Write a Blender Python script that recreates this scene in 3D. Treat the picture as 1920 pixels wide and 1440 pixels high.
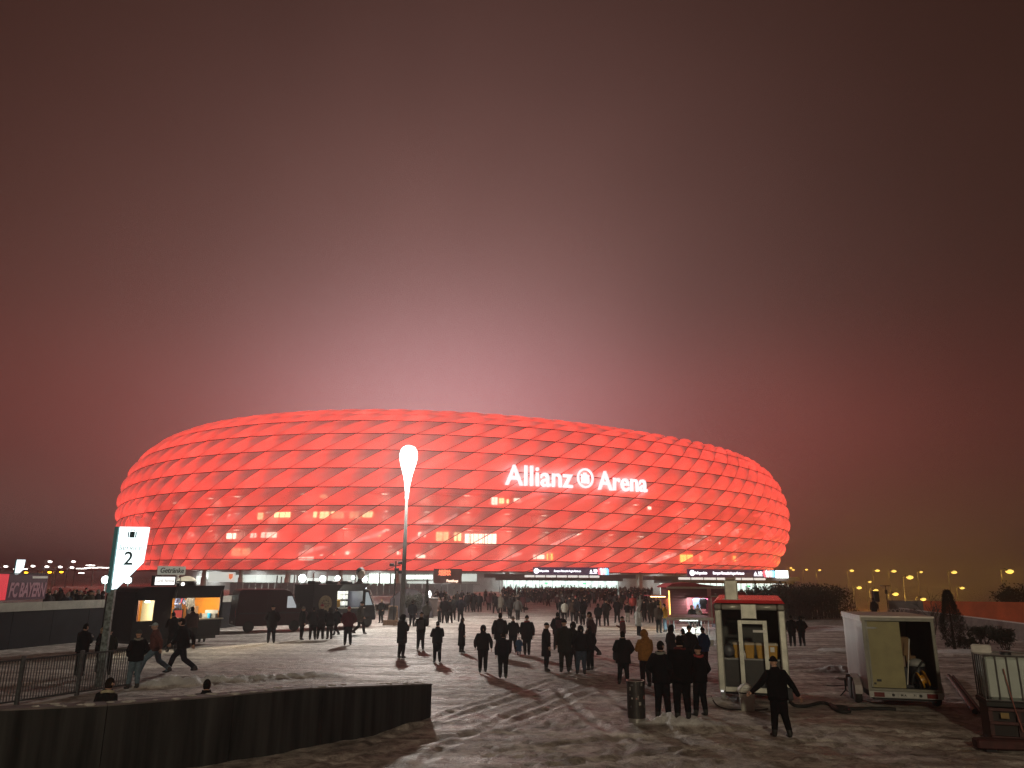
import bpy, math, random
import numpy as np
from mathutils import Matrix, Vector, Euler
random.seed(7)
R = math.radians
scene = bpy.context.scene
for o in list(bpy.data.objects):
    bpy.data.objects.remove(o, do_unlink=True)
COL = scene.collection

# ------------------------------------------------------------------ camera
F, PITCH, ROLL, EYE = 1400.0, R(14.6), R(0.4), 3.5        # focal length in pixels of a 1920 wide frame
CP, SP, CR, SR = math.cos(PITCH), math.sin(PITCH), math.cos(ROLL), math.sin(ROLL)
cam_d = bpy.data.cameras.new('camera')
cam_d.sensor_width = 36.0
cam_d.lens = 36.0 * F / 1920.0
cam_d.clip_start, cam_d.clip_end = 0.1, 6000.0
cam = bpy.data.objects.new('camera', cam_d)
COL.objects.link(cam)
fwd = Vector((0, CP, SP)); up0 = Vector((0, -SP, CP)); rt0 = Vector((1, 0, 0))
rt = rt0 * CR + up0 * SR
up = up0 * CR - rt0 * SR
m = Matrix.Identity(4)
for i in range(3):
    m[i][0], m[i][1], m[i][2] = rt[i], up[i], -fwd[i]
m.translation = (0, 0, EYE)
cam.matrix_world = m
scene.camera = cam

# ------------------------------------------------------------------ world: foggy night sky lit by the stadium
world = bpy.data.worlds.new('World'); scene.world = world
world.use_nodes = True
wn, wl = world.node_tree.nodes, world.node_tree.links
wn.clear()
def wnode(t, **k):
    n = wn.new(t)
    for a, b in k.items(): setattr(n, a, b)
    return n
def wmath(op, a, b=None):
    n = wnode('ShaderNodeMath', operation=op)
    for i, v in enumerate((a, b)):
        if v is None: continue
        if isinstance(v, (int, float)): n.inputs[i].default_value = v
        else: wl.new(v, n.inputs[i])
    return n.outputs[0]
tc = wnode('ShaderNodeTexCoord')
sx = wnode('ShaderNodeSeparateXYZ'); wl.new(tc.outputs['Generated'], sx.inputs[0])
AZ = wmath('MULTIPLY', wmath('ARCTAN2', sx.outputs[0], sx.outputs[1]), 57.29578)
EL = wmath('MULTIPLY', wmath('ARCSINE', sx.outputs[2]), 57.29578)
def lobe(az, el, saz, sel):
    a = wmath('DIVIDE', wmath('SUBTRACT', AZ, az), saz)
    e = wmath('DIVIDE', wmath('SUBTRACT', EL, el), sel)
    s = wmath('ADD', wmath('MULTIPLY', a, a), wmath('MULTIPLY', e, e))
    return wmath('EXPONENT', wmath('MULTIPLY', s, -1.0))
fog = wnode('ShaderNodeTexNoise'); fog.inputs['Scale'].default_value = 1.6; fog.inputs['Detail'].default_value = 3.0
wl.new(tc.outputs['Generated'], fog.inputs['Vector'])
fogv = wmath('ADD', wmath('MULTIPLY', fog.outputs['Fac'], 0.9), 0.55)
def vadd(a, b):
    n = wnode('ShaderNodeVectorMath', operation='ADD'); wl.new(a, n.inputs[0]); wl.new(b, n.inputs[1]); return n.outputs[0]
def vcol(col, fac):
    n = wnode('ShaderNodeVectorMath', operation='SCALE'); n.inputs[0].default_value = col; wl.new(fac, n.inputs['Scale']); return n.outputs[0]
one = wmath('MULTIPLY', fogv, 1.0)
SKY_TERMS = [
    ((0.030, 0.0120, 0.0085), one),
    ((0.140, 0.070, 0.064), wmath('MULTIPLY', lobe(-3.5, 14, 25, 25), fogv)),
    ((0.31, 0.165, 0.19), lobe(-5.0, 11.0, 13.0, 9.5)),
    ((0.115, 0.014, 0.014), wmath('MULTIPLY', lobe(-4, 10, 36, 7), fogv)),
    ((0.040, 0.013, 0.010), lobe(-30, 14, 22, 20)),
    ((0.012, 0.001, 0.001), lobe(22, 9, 9, 7)),
    ((0.060, 0.044, 0.037), lobe(-36, 1.5, 16, 4.5)),
    ((0.026, 0.015, 0.007), lobe(30, 1.5, 16, 4.0)),
]
acc = None
for col, fac in SKY_TERMS:
    t = vcol(col, fac)
    acc = t if acc is None else vadd(acc, t)
bg = wnode('ShaderNodeBackground'); bg.inputs['Strength'].default_value = 1.0
wl.new(acc, bg.inputs['Color'])
wo = wnode('ShaderNodeOutputWorld'); wl.new(bg.outputs[0], wo.inputs[0])

vs = scene.view_settings
scene.display_settings.display_device = 'sRGB'
vs.view_transform = 'Standard'; vs.look = 'None'; vs.exposure = 0.0; vs.gamma = 1.0; vs.use_curve_mapping = False
scene.render.engine = 'CYCLES'
cy = scene.cycles
cy.use_denoising = True
cy.denoising_prefilter = 'NONE'; cy.denoising_input_passes = 'RGB_ALBEDO_NORMAL'
cy.max_bounces = 8; cy.diffuse_bounces = 3; cy.glossy_bounces = 3; cy.transparent_max_bounces = 16; cy.transmission_bounces = 4
cy.volume_bounces = 0
cy.sample_clamp_indirect = 2.0
cy.sample_clamp_direct = 5.0
cy.caustics_reflective = False; cy.caustics_refractive = False
cy.use_adaptive_sampling = False
cy.use_light_tree = True

# ------------------------------------------------------------------ pixel -> place helpers (used only to read positions off the photo)
def ray(x, y):
    X, Y = x - 960.0, y - 720.0
    a = X * CR + Y * SR; b = -(-X * SR + Y * CR)
    return Vector((a, -SP * b + CP * F, CP * b + SP * F))
def G(x, y, z=0.0):
    d = ray(x, y); t = (z - EYE) / d.z
    return Vector((d.x * t, d.y * t, z))
def AT(x, y, Y):
    d = ray(x, y); t = Y / d.y
    return Vector((d.x * t, Y, EYE + d.z * t))
def PX(p):
    x, y, z = p[0], p[1], p[2] - EYE
    d = y * CP + z * SP; u = -y * SP + z * CP
    X, Y = F * x / d, -F * u / d
    return 960 + X * CR - Y * SR, 720 + X * SR + Y * CR
def zfor(x, y, ypx):
    lo, hi = -12.0, 60.0
    for _ in range(50):
        mid = (lo + hi) / 2
        if PX((x, y, mid))[1] > ypx: lo = mid
        else: hi = mid
    return (lo + hi) / 2

# ------------------------------------------------------------------ ground height
def _hash(ix, iy):
    n = (ix.astype(np.int64) * 374761393 + iy.astype(np.int64) * 668265263) & 0x7fffffff
    n = ((n ^ (n >> 13)) * 1274126177) & 0x7fffffff
    return (n & 0xffff) / 65535.0
def vnoise(x, y):
    ix, iy = np.floor(x), np.floor(y); fx, fy = x - ix, y - iy
    fx = fx * fx * (3 - 2 * fx); fy = fy * fy * (3 - 2 * fy)
    a = _hash(ix, iy); b = _hash(ix + 1, iy); c = _hash(ix, iy + 1); d = _hash(ix + 1, iy + 1)
    return a + (b - a) * fx + (c - a) * fy + (a - b - c + d) * fx * fy - 0.5
def sst(a, b, x):
    t = np.clip((x - a) / (b - a), 0, 1); return t * t * (3 - 2 * t)
RUTS = []             # wheel tracks pressed into the snow: polylines on the ground
def rut_px(pts_, off):
    p = [G(*q).xy for q in pts_]
    for a, b in zip(p[:-1], p[1:]):
        d = (b - a).normalized(); n = Vector((-d.y, d.x)) * off; RUTS.append((a + n, b + n))
for off in (-.8, .8):
    rut_px([(640, 1475), (760, 1400), (900, 1338), (1010, 1300), (1110, 1266), (1200, 1240)], off)
    rut_px([(250, 1470), (480, 1428), (690, 1395), (860, 1362), (980, 1325), (1060, 1296)], off)
    rut_px([(1900, 1400), (1700, 1385), (1500, 1378), (1250, 1392), (1000, 1420)], off)
    rut_px([(1230, 1460), (1240, 1400), (1130, 1330), (1085, 1290)], off * .9)
PRINTS = []           # footprints trodden in the softer snow
_r = random.Random(31)
for _ in range(260):
    g_ = G(_r.uniform(900, 1860), _r.uniform(1345, 1436)); PRINTS.append((g_.x, g_.y, _r.uniform(0, 3.14), _r.uniform(.018, .036)))
MOUNDS = []           # (x, y, rx, ry, angle, height): ploughed snow heaps, in the ground sheet itself
def mound_px(x, y, rx, ry, ang, h):
    p = G(x, y); MOUNDS.append((p.x, p.y, rx, ry, ang, h))
mound_px(1300, 1364, 1.25, 0.32, R(2), 0.17)
mound_px(1245, 1360, 0.6, 0.25, R(-5), 0.12)
mound_px(1340, 1318, 0.35, 0.9, R(-20), 0.16)
for k in range(9):
    mound_px(290 + k * 40, 1289 - k * 2.6, 0.85, 0.42, R(15), 0.15 - 0.008 * k)
mound_px(1570, 1260, 0.9, 0.5, R(-20), 0.20); mound_px(1558, 1222, 1.3, 0.6, R(-10), 0.22)
mound_px(1240, 1358, 0.5, 0.2, 0.3, 0.08)
for k in range(6):
    mound_px(1500 + k * 22, 1172 + (k % 3) * 5, 2.6, 1.1, R(10 * k), 0.25)
mound_px(1815, 1225, 2.2, 0.9, R(10), 0.3); mound_px(880, 1153, 0.9, 0.4, 0, 0.12)
def gz(x, y):
    x = np.asarray(x, float); y = np.asarray(y, float)
    near = np.exp(-np.maximum(y - 10, 0) / 60.0)
    c, s = math.cos(R(38)), math.sin(R(38))
    u, v = x * c + y * s, -x * s + y * c
    z = 0.05 * near * vnoise(u * 0.14, v * 0.8) + 0.03 * near * vnoise(u * 0.45, v * 1.9)
    z = z + 0.03 * near * vnoise(x * 2.1 + 7, y * 2.1) + 0.03 * near * vnoise(x * 4.3 + 17, y * 4.3)
    z = z + 0.03 * near * sst(2.5, 6, x) * vnoise(x * 2.4 + 40, y * 2.4) * (y < 45)
    z = z + 0.03 * near * sst(6.5, 9, x) * (y < 45) * np.clip(1.6 * vnoise(x * .35, (y + .2 * x) * 2.3), -.5, .35)
    for a, b in RUTS:
        dx, dy = b.x - a.x, b.y - a.y; L2 = dx * dx + dy * dy
        t = np.clip(((x - a.x) * dx + (y - a.y) * dy) / L2, 0, 1); q = np.hypot(x - a.x - t * dx, y - a.y - t * dy)
        z = z - 0.035 * np.exp(-(q / .13) ** 2) + 0.018 * np.exp(-((q - .26) / .09) ** 2)
    for (px_, py_, a, h) in PRINTS:
        dx, dy = x - px_, y - py_; ca, sa = math.cos(a), math.sin(a)
        m_ = (np.abs(dx) < .5) & (np.abs(dy) < .5)
        if not m_.any(): continue
        u_, v_ = dx[m_] * ca + dy[m_] * sa, -dx[m_] * sa + dy[m_] * ca
        z[m_] = z[m_] - h * np.exp(-(u_ / .15) ** 4 - (v_ / .07) ** 2) + .4 * h * np.exp(-((np.hypot(u_ * .6, v_) - .14) / .04) ** 2)
    for (mx, my, rx, ry, a, h) in MOUNDS:
        dx, dy = x - mx, y - my
        ca, sa = math.cos(a), math.sin(a)
        q = ((dx * ca + dy * sa) / rx) ** 2 + ((-dx * sa + dy * ca) / ry) ** 2
        z = z + h * np.exp(-q * 1.3) * (1 + 0.9 * vnoise(x * 5.5, y * 5.5) + 0.7 * vnoise(x * 13, y * 13))
    # the land falls away to the road behind the white barrier on the right
    z = z - 7.5 * sst(0, 12, (x - 36) + 0.0 * y) * sst(44, 60, y)
    z = z - 7.5 * sst(84, 130, y) * sst(34, 60, x) * (1 - sst(0, 12, x - 36) * sst(44, 60, y))
    return z
def gz1(x, y): return float(gz(np.array([x]), np.array([y]))[0])

# ------------------------------------------------------------------ object helpers
def obj(name, me, parent=None, loc=None, rz=None):
    o = bpy.data.objects.new(name, me); COL.objects.link(o)
    if parent is not None: o.parent = parent
    if loc is not None: o.location = loc
    if rz is not None: o.rotation_euler = (0, 0, rz)
    return o
def tag(o, label, cat, group=None):
    o['label'] = label; o['category'] = cat
    if group: o['group'] = group
    return o
def thing(name, label, cat, loc=(0, 0, 0), rz=0.0, group=None):
    return tag(obj(name, None, None, loc, rz), label, cat, group)
def struct(o): o['kind'] = 'structure'; return o
def stuff(o): o['kind'] = 'stuff'; return o
def frame_xy(a, b):
    """origin a, angle of the direction a -> b"""
    return math.atan2(b[1] - a[1], b[0] - a[0])

class MB:
    def __init__(s): s.v = []; s.f = []; s.m = []
    def add(s, vs, fs, mi=0):
        n = len(s.v); s.v += [tuple(p) for p in vs]; s.f += [tuple(i + n for i in q) for q in fs]; s.m += [mi] * len(fs); return s
    def box(s, x0, y0, z0, x1, y1, z1, mi=0):
        if x0 > x1: x0, x1 = x1, x0
        if y0 > y1: y0, y1 = y1, y0
        if z0 > z1: z0, z1 = z1, z0
        return s.add([(x0, y0, z0), (x1, y0, z0), (x1, y1, z0), (x0, y1, z0), (x0, y0, z1), (x1, y0, z1), (x1, y1, z1), (x0, y1, z1)],
                     [(0, 3, 2, 1), (4, 5, 6, 7), (0, 1, 5, 4), (1, 2, 6, 5), (2, 3, 7, 6), (3, 0, 4, 7)], mi)
    def bbox(s, x0, y0, z0, x1, y1, z1, b=0.02, mi=0):
        """box with chamfered edges (rounded in plan and on top)"""
        pts = []
        for z, i in ((z0, b), (z0 + b, 0), (z1 - b, 0), (z1, b)):
            X0, X1, Y0, Y1 = x0 + i, x1 - i, y0 + i, y1 - i
            pts.append([(X0 + b, Y0, z), (X1 - b, Y0, z), (X1, Y0 + b, z), (X1, Y1 - b, z), (X1 - b, Y1, z), (X0 + b, Y1, z), (X0, Y1 - b, z), (X0, Y0 + b, z)])
        return s.loft(pts, mi)
    def loft(s, rings, mi=0, caps=True, closed=True):
        n = len(rings[0]); vs = [p for r in rings for p in r]; fs = []
        for k in range(len(rings) - 1):
            for i in range(n if closed else n - 1):
                j = (i + 1) % n
                fs.append((k * n + i, k * n + j, (k + 1) * n + j, (k + 1) * n + i))
        if caps and closed:
            fs.append(tuple(range(n - 1, -1, -1))); fs.append(tuple((len(rings) - 1) * n + i for i in range(n)))
        return s.add(vs, fs, mi)
    def tube(s, pts, r, n=8, mi=0, caps=True):
        pts = [Vector(p) for p in pts]; rr = r if isinstance(r, (list, tuple)) else [r] * len(pts)
        rings = []; ref = None
        for i, p in enumerate(pts):
            d = (pts[min(i + 1, len(pts) - 1)] - pts[max(i - 1, 0)])
            d = d.normalized() if d.length > 1e-9 else Vector((0, 0, 1))
            if ref is None:
                ref = Vector((0, 0, 1)) if abs(d.z) < 0.9 else Vector((1, 0, 0))
            a = d.cross(ref)
            a = a.normalized() if a.length > 1e-6 else d.orthogonal().normalized()
            b = a.cross(d).normalized(); ref = b
            q = rr[i]; qa, qb = q if isinstance(q, tuple) else (q, q)
            rings.append([tuple(p + a * (qa * math.cos(t)) + b * (qb * math.sin(t))) for t in [2 * math.pi * k / n for k in range(n)]])
        rings = [x[::-1] for x in rings]
        return s.loft(rings, mi, caps)
    def lathe(s, prof, n=16, c=(0, 0, 0), mi=0, caps=True):
        rings = [[(c[0] + r * math.cos(2 * math.pi * k / n), c[1] + r * math.sin(2 * math.pi * k / n), c[2] + z) for k in range(n)] for r, z in prof]
        return s.loft(rings, mi, caps)
    def ball(s, c, rx, ry=None, rz=None, nu=12, nv=8, mi=0):
        ry = ry or rx; rz = rz or rx
        rings = []
        for k in range(nv + 1):
            t = -math.pi / 2 + math.pi * k / nv; q = max(math.cos(t), 0.02)
            rings.append([(c[0] + rx * q * math.cos(2 * math.pi * i / nu), c[1] + ry * q * math.sin(2 * math.pi * i / nu), c[2] + rz * math.sin(t)) for i in range(nu)])
        return s.loft(rings, mi)
    def prism(s, poly, y0, y1, mi=0, axis='y'):
        """polygon in XZ pushed from y0 to y1 (axis y), or in XY pushed in z"""
        if axis == 'y': a = [(x, y0, z) for x, z in poly]; b = [(x, y1, z) for x, z in poly]
        elif axis == 'z': a = [(x, y, y0) for x, y in poly]; b = [(x, y, y1) for x, y in poly]
        else: a = [(y0, x, z) for x, z in poly]; b = [(y1, x, z) for x, z in poly]
        n = len(poly)
        fs = [tuple(range(n)), tuple(range(2 * n - 1, n - 1, -1))] + [(i, n + i, n + (i + 1) % n, (i + 1) % n) for i in range(n)]
        return s.add(a + b, fs, mi)
    def quad(s, a, b, c, d, mi=0): return s.add([a, b, c, d], [(0, 1, 2, 3)], mi)
    def mesh(s, name, mats=(), smooth=False):
        me = bpy.data.meshes.new(name); me.from_pydata(s.v, [], s.f)
        for q in mats: me.materials.append(q)
        if len(mats) > 1: me.polygons.foreach_set('material_index', s.m)
        if smooth: me.polygons.foreach_set('use_smooth', [True] * len(s.f))
        me.update(); return me
    def build(s, name, mats, parent=None, loc=None, rz=None, smooth=False):
        if not isinstance(mats, (list, tuple)): mats = [mats]
        return obj(name, s.mesh(name, mats, smooth), parent, loc, rz)

# ------------------------------------------------------------------ materials
MATS = {}
def mat(name, col, rough=0.6, metal=0.0, var=0.18, scale=6.0, bump=0.15, emit=None, estr=0.0, streak=0.0, spec=0.5):
    if name in MATS: return MATS[name]
    m = bpy.data.materials.new(name); m.use_nodes = True; MATS[name] = m
    nt = m.node_tree; b = nt.nodes['Principled BSDF']
    b.inputs['Roughness'].default_value = rough; b.inputs['Metallic'].default_value = metal
    b.inputs['Specular IOR Level'].default_value = spec
    tcn = nt.nodes.new('ShaderNodeTexCoord')
    no = nt.nodes.new('ShaderNodeTexNoise'); no.inputs['Scale'].default_value = scale; no.inputs['Detail'].default_value = 5
    if streak:
        mp = nt.nodes.new('ShaderNodeMapping'); mp.inputs['Scale'].default_value = (1, 1, 1.0 / streak)
        nt.links.new(tcn.outputs['Object'], mp.inputs[0]); nt.links.new(mp.outputs[0], no.inputs['Vector'])
    else: nt.links.new(tcn.outputs['Object'], no.inputs['Vector'])
    rp = nt.nodes.new('ShaderNodeValToRGB')
    rp.color_ramp.elements[0].position = 0.3; rp.color_ramp.elements[1].position = 0.72
    rp.color_ramp.elements[0].color = (*[max(0, c * (1 - var)) for c in col], 1)
    rp.color_ramp.elements[1].color = (*[min(1, c * (1 + var)) for c in col], 1)
    nt.links.new(no.outputs['Fac'], rp.inputs[0]); nt.links.new(rp.outputs[0], b.inputs['Base Color'])
    if bump:
        bp = nt.nodes.new('ShaderNodeBump'); bp.inputs['Strength'].default_value = bump; bp.inputs['Distance'].default_value = 0.02
        nt.links.new(no.outputs['Fac'], bp.inputs['Height']); nt.links.new(bp.outputs[0], b.inputs['Normal'])
    if emit:
        m.cycles.emission_sampling = 'NONE'
        b.inputs['Emission Color'].default_value = (*emit, 1); b.inputs['Emission Strength'].default_value = estr
    return m
def glow(name, col, s, light=True):
    if name in MATS: return MATS[name]
    m = bpy.data.materials.new(name); m.use_nodes = True; MATS[name] = m
    if not light: m.cycles.emission_sampling = 'NONE'        # too faint to light anything: skip it when sampling lamps
    b = m.node_tree.nodes['Principled BSDF']
    b.inputs['Base Color'].default_value = (*[min(c, .8) for c in col], 1)
    b.inputs['Emission Color'].default_value = (*col, 1); b.inputs['Emission Strength'].default_value = s
    return m
def lamp_glass(name, col, s):
    """clear lit glass: glows and lets the lamp inside shine through"""
    m = bpy.data.materials.new(name); m.use_nodes = True; m.cycles.emission_sampling = 'NONE'
    nt = m.node_tree; nt.nodes.clear()
    e = nt.nodes.new('ShaderNodeEmission'); e.inputs[0].default_value = (*col, 1); e.inputs[1].default_value = s
    t = nt.nodes.new('ShaderNodeBsdfTransparent'); a = nt.nodes.new('ShaderNodeAddShader'); o = nt.nodes.new('ShaderNodeOutputMaterial')
    nt.links.new(e.outputs[0], a.inputs[0]); nt.links.new(t.outputs[0], a.inputs[1]); nt.links.new(a.outputs[0], o.inputs[0])
    return m
def light(kind, name, parent, loc, col, watts, size, size_y=None, rot=(0, 0, 0)):
    l = bpy.data.lights.new(name, kind); l.color = col; l.energy = watts
    if kind == 'POINT': l.shadow_soft_size = size
    else:
        l.shape = 'DISK' if size_y is None else 'RECTANGLE'; l.size = size
        if size_y: l.size_y = size_y
    o = bpy.data.objects.new(name, l); COL.objects.link(o); o.parent = parent; o.location = loc; o.rotation_euler = rot
    return o
def cloth(col):
    k = 'cloth_%d_%d_%d' % tuple(int(c * 1000) for c in col)
    if max(col) < .04: col = tuple(c * .42 for c in col)
    return mat(k, col, 0.95, 0, 0.25, 14, 0.4, spec=0.06)

# ------------------------------------------------------------------ lettering (Blender's built-in font, turned into meshes early)
WORK = bpy.data.scenes.new('workshop')                       # a bench apart, so that meshes are evaluated without the whole scene
def evaluated(o):
    WORK.collection.objects.link(o)
    with bpy.context.temp_override(scene=WORK, view_layer=WORK.view_layers[0]):
        me = bpy.data.meshes.new_from_object(o.evaluated_get(bpy.context.evaluated_depsgraph_get()))
    bpy.data.objects.remove(o, do_unlink=True)
    return me
def text_mesh(body, size=1.0, extrude=0.02, bold=0.0, spacing=1.0, shear=0.0):
    cu = bpy.data.curves.new('lettering', 'FONT'); cu.body = body; cu.size = size; cu.extrude = extrude
    cu.offset = bold; cu.space_character = spacing; cu.shear = shear; cu.align_x = 'CENTER'; cu.align_y = 'CENTER'; cu.resolution_u = 3
    me = evaluated(bpy.data.objects.new('lettering', cu)); bpy.data.curves.remove(cu)
    return me
def text_on(me, name, material, parent, origin, ex, ey):
    """letters standing on a surface: origin, unit vectors along the line and up (in the parent's space)"""
    me.materials.clear(); me.materials.append(material)
    ex, ey = Vector(ex).normalized(), Vector(ey).normalized(); ez = ex.cross(ey)
    o = obj(name, me, parent)
    mm = Matrix.Identity(4)
    for i in range(3): mm[i][0], mm[i][1], mm[i][2] = ex[i], ey[i], ez[i]
    mm.translation = origin
    o.matrix_local = mm
    return o
TXT = {
 'service': text_mesh('Service', 0.26, 0.004), 'two': text_mesh('2', 0.62, 0.004, 0.008),
 'getraenke': text_mesh('Getr\u00e4nke', 0.40, 0.006, 0.006, shear=0.12), 'grill': text_mesh('Grill Arena', 0.28, 0.005, 0.0),
 'bayern': text_mesh('FC BAYERN', 0.95, 0.01, 0.03, 0.92, shear=0.18),
 'arena': text_mesh('Allianz', 7.6, 0.25, 0.10, 1.03), 'arena2': text_mesh('Arena', 7.6, 0.25, 0.10, 1.03),
 'info': text_mesh('Infopunkte', 0.95, 0.03, 0.03), 'partner': text_mesh('Europas Filmnacht Augen Partners', 0.95, 0.03, 0.03, 0.9),
 'plate': text_mesh('M A', 0.085, 0.002, 0.002), 'plate2': text_mesh('71', 0.085, 0.002, 0.002), 'neon': text_mesh('ARENA', 0.95, 0.03, 0.03), 'neon2': text_mesh('Fanshop', 0.9, 0.03, 0.02),
}

# ================================================================== GROUND
def axis(lo, hi, a, b, step, grow=1.16):
    xs = list(np.arange(a, b + step / 2, step)); s = step; x = xs[-1]
    while x < hi: s *= grow; x += s; xs.append(min(x, hi))
    s = step; x = xs[0]; left = []
    while x > lo: s *= grow; x -= s; left.append(max(x, lo))
    return np.array(left[::-1] + xs)
gx = axis(-2500, 2500, -13, 15, 0.085); gy = axis(-400, 4000, 12, 33, 0.085)
XX, YY = np.meshgrid(gx, gy); ZZ = gz(XX, YY)
nx, ny = len(gx), len(gy)
gv = np.stack([XX, YY, ZZ], -1).reshape(-1, 3)
ii = np.arange(nx * ny).reshape(ny, nx)
gf = np.stack([ii[:-1, :-1], ii[:-1, 1:], ii[1:, 1:], ii[1:, :-1]], -1).reshape(-1, 4)
gme = bpy.data.meshes.new('ground'); gme.from_pydata(gv.tolist(), [], gf.tolist())
gme.polygons.foreach_set('use_smooth', [True] * len(gf))
def ground_mat():
    m = bpy.data.materials.new('trodden_snow'); m.use_nodes = True
    nt = m.node_tree; N, L = nt.nodes, nt.links; b = N['Principled BSDF']
    geo = N.new('ShaderNodeNewGeometry')
    def noise(scale, detail, rot=0.0, sc=(1, 1, 1), rough=0.55, dist=0.0):
        mp = N.new('ShaderNodeMapping'); mp.inputs['Rotation'].default_value = (0, 0, rot); mp.inputs['Scale'].default_value = sc
        L.new(geo.outputs['Position'], mp.inputs[0])
        n = N.new('ShaderNodeTexNoise'); n.inputs['Scale'].default_value = scale; n.inputs['Detail'].default_value = detail; n.inputs['Roughness'].default_value = rough; n.inputs['Distortion'].default_value = dist
        L.new(mp.outputs[0], n.inputs['Vector']); return n.outputs['Fac']
    def ramp(f, stops):
        r = N.new('ShaderNodeValToRGB'); e = r.color_ramp.elements
        while len(e) < len(stops): e.new(0.5)
        for i, (p, c) in enumerate(stops): e[i].position = p; e[i].color = (*c, 1) if len(c) == 3 else c
        L.new(f, r.inputs[0]); return r.outputs[0]
    def mix(a, bb, f, mode='MIX'):
        n = N.new('ShaderNodeMix'); n.data_type = 'RGBA'; n.blend_type = mode
        L.new(a, n.inputs[6]); L.new(bb, n.inputs[7])
        if isinstance(f, float): n.inputs[0].default_value = f
        else: L.new(f, n.inputs[0])
        return n.outputs[2]
    big = noise(0.10, 4)
    tracks = noise(0.9, 7, R(-40), (0.22, 1.3, 1), 0.62, 0.9)      # lanes trodden and driven towards the stadium
    tracks2 = noise(0.8, 7, R(14), (0.25, 1.2, 1), 0.62, 0.9)      # lanes across
    fine = noise(2.6, 9, 0, (1, 1, 1), 0.72, 0.4)
    grit = noise(34.0, 3)
    tk = mix(tracks, tracks2, big)
    base = ramp(tk, [(0.38, (0.15, 0.125, 0.112)), (0.46, (0.34, 0.305, 0.28)), (0.53, (0.55, 0.51, 0.475)), (0.63, (0.80, 0.78, 0.75))])
    spots = ramp(fine, [(0.40, (0.32, 0.28, 0.25)), (0.50, (0.92, 0.91, 0.9)), (0.62, (1.3, 1.3, 1.3))])
    c = mix(base, spots, 0.75, 'MULTIPLY')
    grits = ramp(grit, [(0.33, (0.5, 0.45, 0.4)), (0.45, (1, 1, 1))])
    c = mix(c, grits, 0.5, 'MULTIPLY')
    # the trodden way from the lower left towards the entrance is browner with slush
    sp0 = N.new('ShaderNodeSeparateXYZ'); L.new(geo.outputs['Position'], sp0.inputs[0])
    wa, wb = G(560, 1432), G(1095, 1268); wd_ = (wb - wa).xy.normalized(); wn_ = Vector((-wd_.y, wd_.x)); k0 = wn_.dot(wa.xy)
    def m2(op, a, b):
        n = N.new('ShaderNodeMath'); n.operation = op
        for i, v in enumerate((a, b)):
            if isinstance(v, (int, float)): n.inputs[i].default_value = v
            else: L.new(v, n.inputs[i])
        return n.outputs[0]
    dist_ = m2('SUBTRACT', m2('ADD', m2('MULTIPLY', sp0.outputs[0], wn_.x), m2('MULTIPLY', sp0.outputs[1], wn_.y)), k0)
    dist_ = m2('ABSOLUTE', m2('ADD', dist_, m2('MULTIPLY', m2('SUBTRACT', big, 0.5), 5.0)), 0)
    wm = N.new('ShaderNodeMapRange'); wm.interpolation_type = 'SMOOTHSTEP'; L.new(dist_, wm.inputs[0])
    for i, q in enumerate((0.8, 3.2, 0.6, 0.0)): wm.inputs[i + 1].default_value = q
    slush = ramp(fine, [(0.38, (0.10, 0.078, 0.07)), (0.52, (0.30, 0.25, 0.23)), (0.64, (0.6, 0.54, 0.51))])
    c = mix(c, slush, wm.outputs[0])
    # clean ploughed snow lies proud of the trodden sheet
    sp = N.new('ShaderNodeSeparateXYZ'); L.new(geo.outputs['Position'], sp.inputs[0])
    hm = N.new('ShaderNodeMapRange'); hm.inputs[1].default_value = 0.06; hm.inputs[2].default_value = 0.11
    L.new(sp.outputs[2], hm.inputs[0])
    snow = ramp(fine, [(0.3, (0.55, 0.55, 0.55)), (0.7, (0.85, 0.86, 0.87))])
    c = mix(c, snow, hm.outputs[0])
    L.new(c, b.inputs['Base Color'])
    rr = ramp(mix(big, tracks, 0.6), [(0.36, (0.30,) * 3), (0.5, (0.58,) * 3), (0.64, (0.82,) * 3)])
    L.new(rr, b.inputs['Roughness']); b.inputs['Specular IOR Level'].default_value = 0.42
    def bump(h, dist, strength, prev=None):
        bp = N.new('ShaderNodeBump'); bp.inputs['Distance'].default_value = dist; bp.inputs['Strength'].default_value = strength
        L.new(h, bp.inputs['Height'])
        if prev: L.new(prev, bp.inputs['Normal'])
        return bp.outputs[0]
    n1 = bump(tk, 0.16, 0.9); n2 = bump(fine, 0.09, 0.9, n1); n3 = bump(grit, 0.02, 0.7, n2)
    vo = N.new('ShaderNodeTexVoronoi'); vo.inputs['Scale'].default_value = 2.2; vo.feature = 'SMOOTH_F1'; L.new(geo.outputs['Position'], vo.inputs['Vector']); n3 = bump(vo.outputs['Distance'], 0.06, 0.35, n3)
    L.new(n3, b.inputs['Normal'])
    return m
GROUND_M = ground_mat(); gme.materials.append(GROUND_M)
struct(obj('ground', gme))

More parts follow.
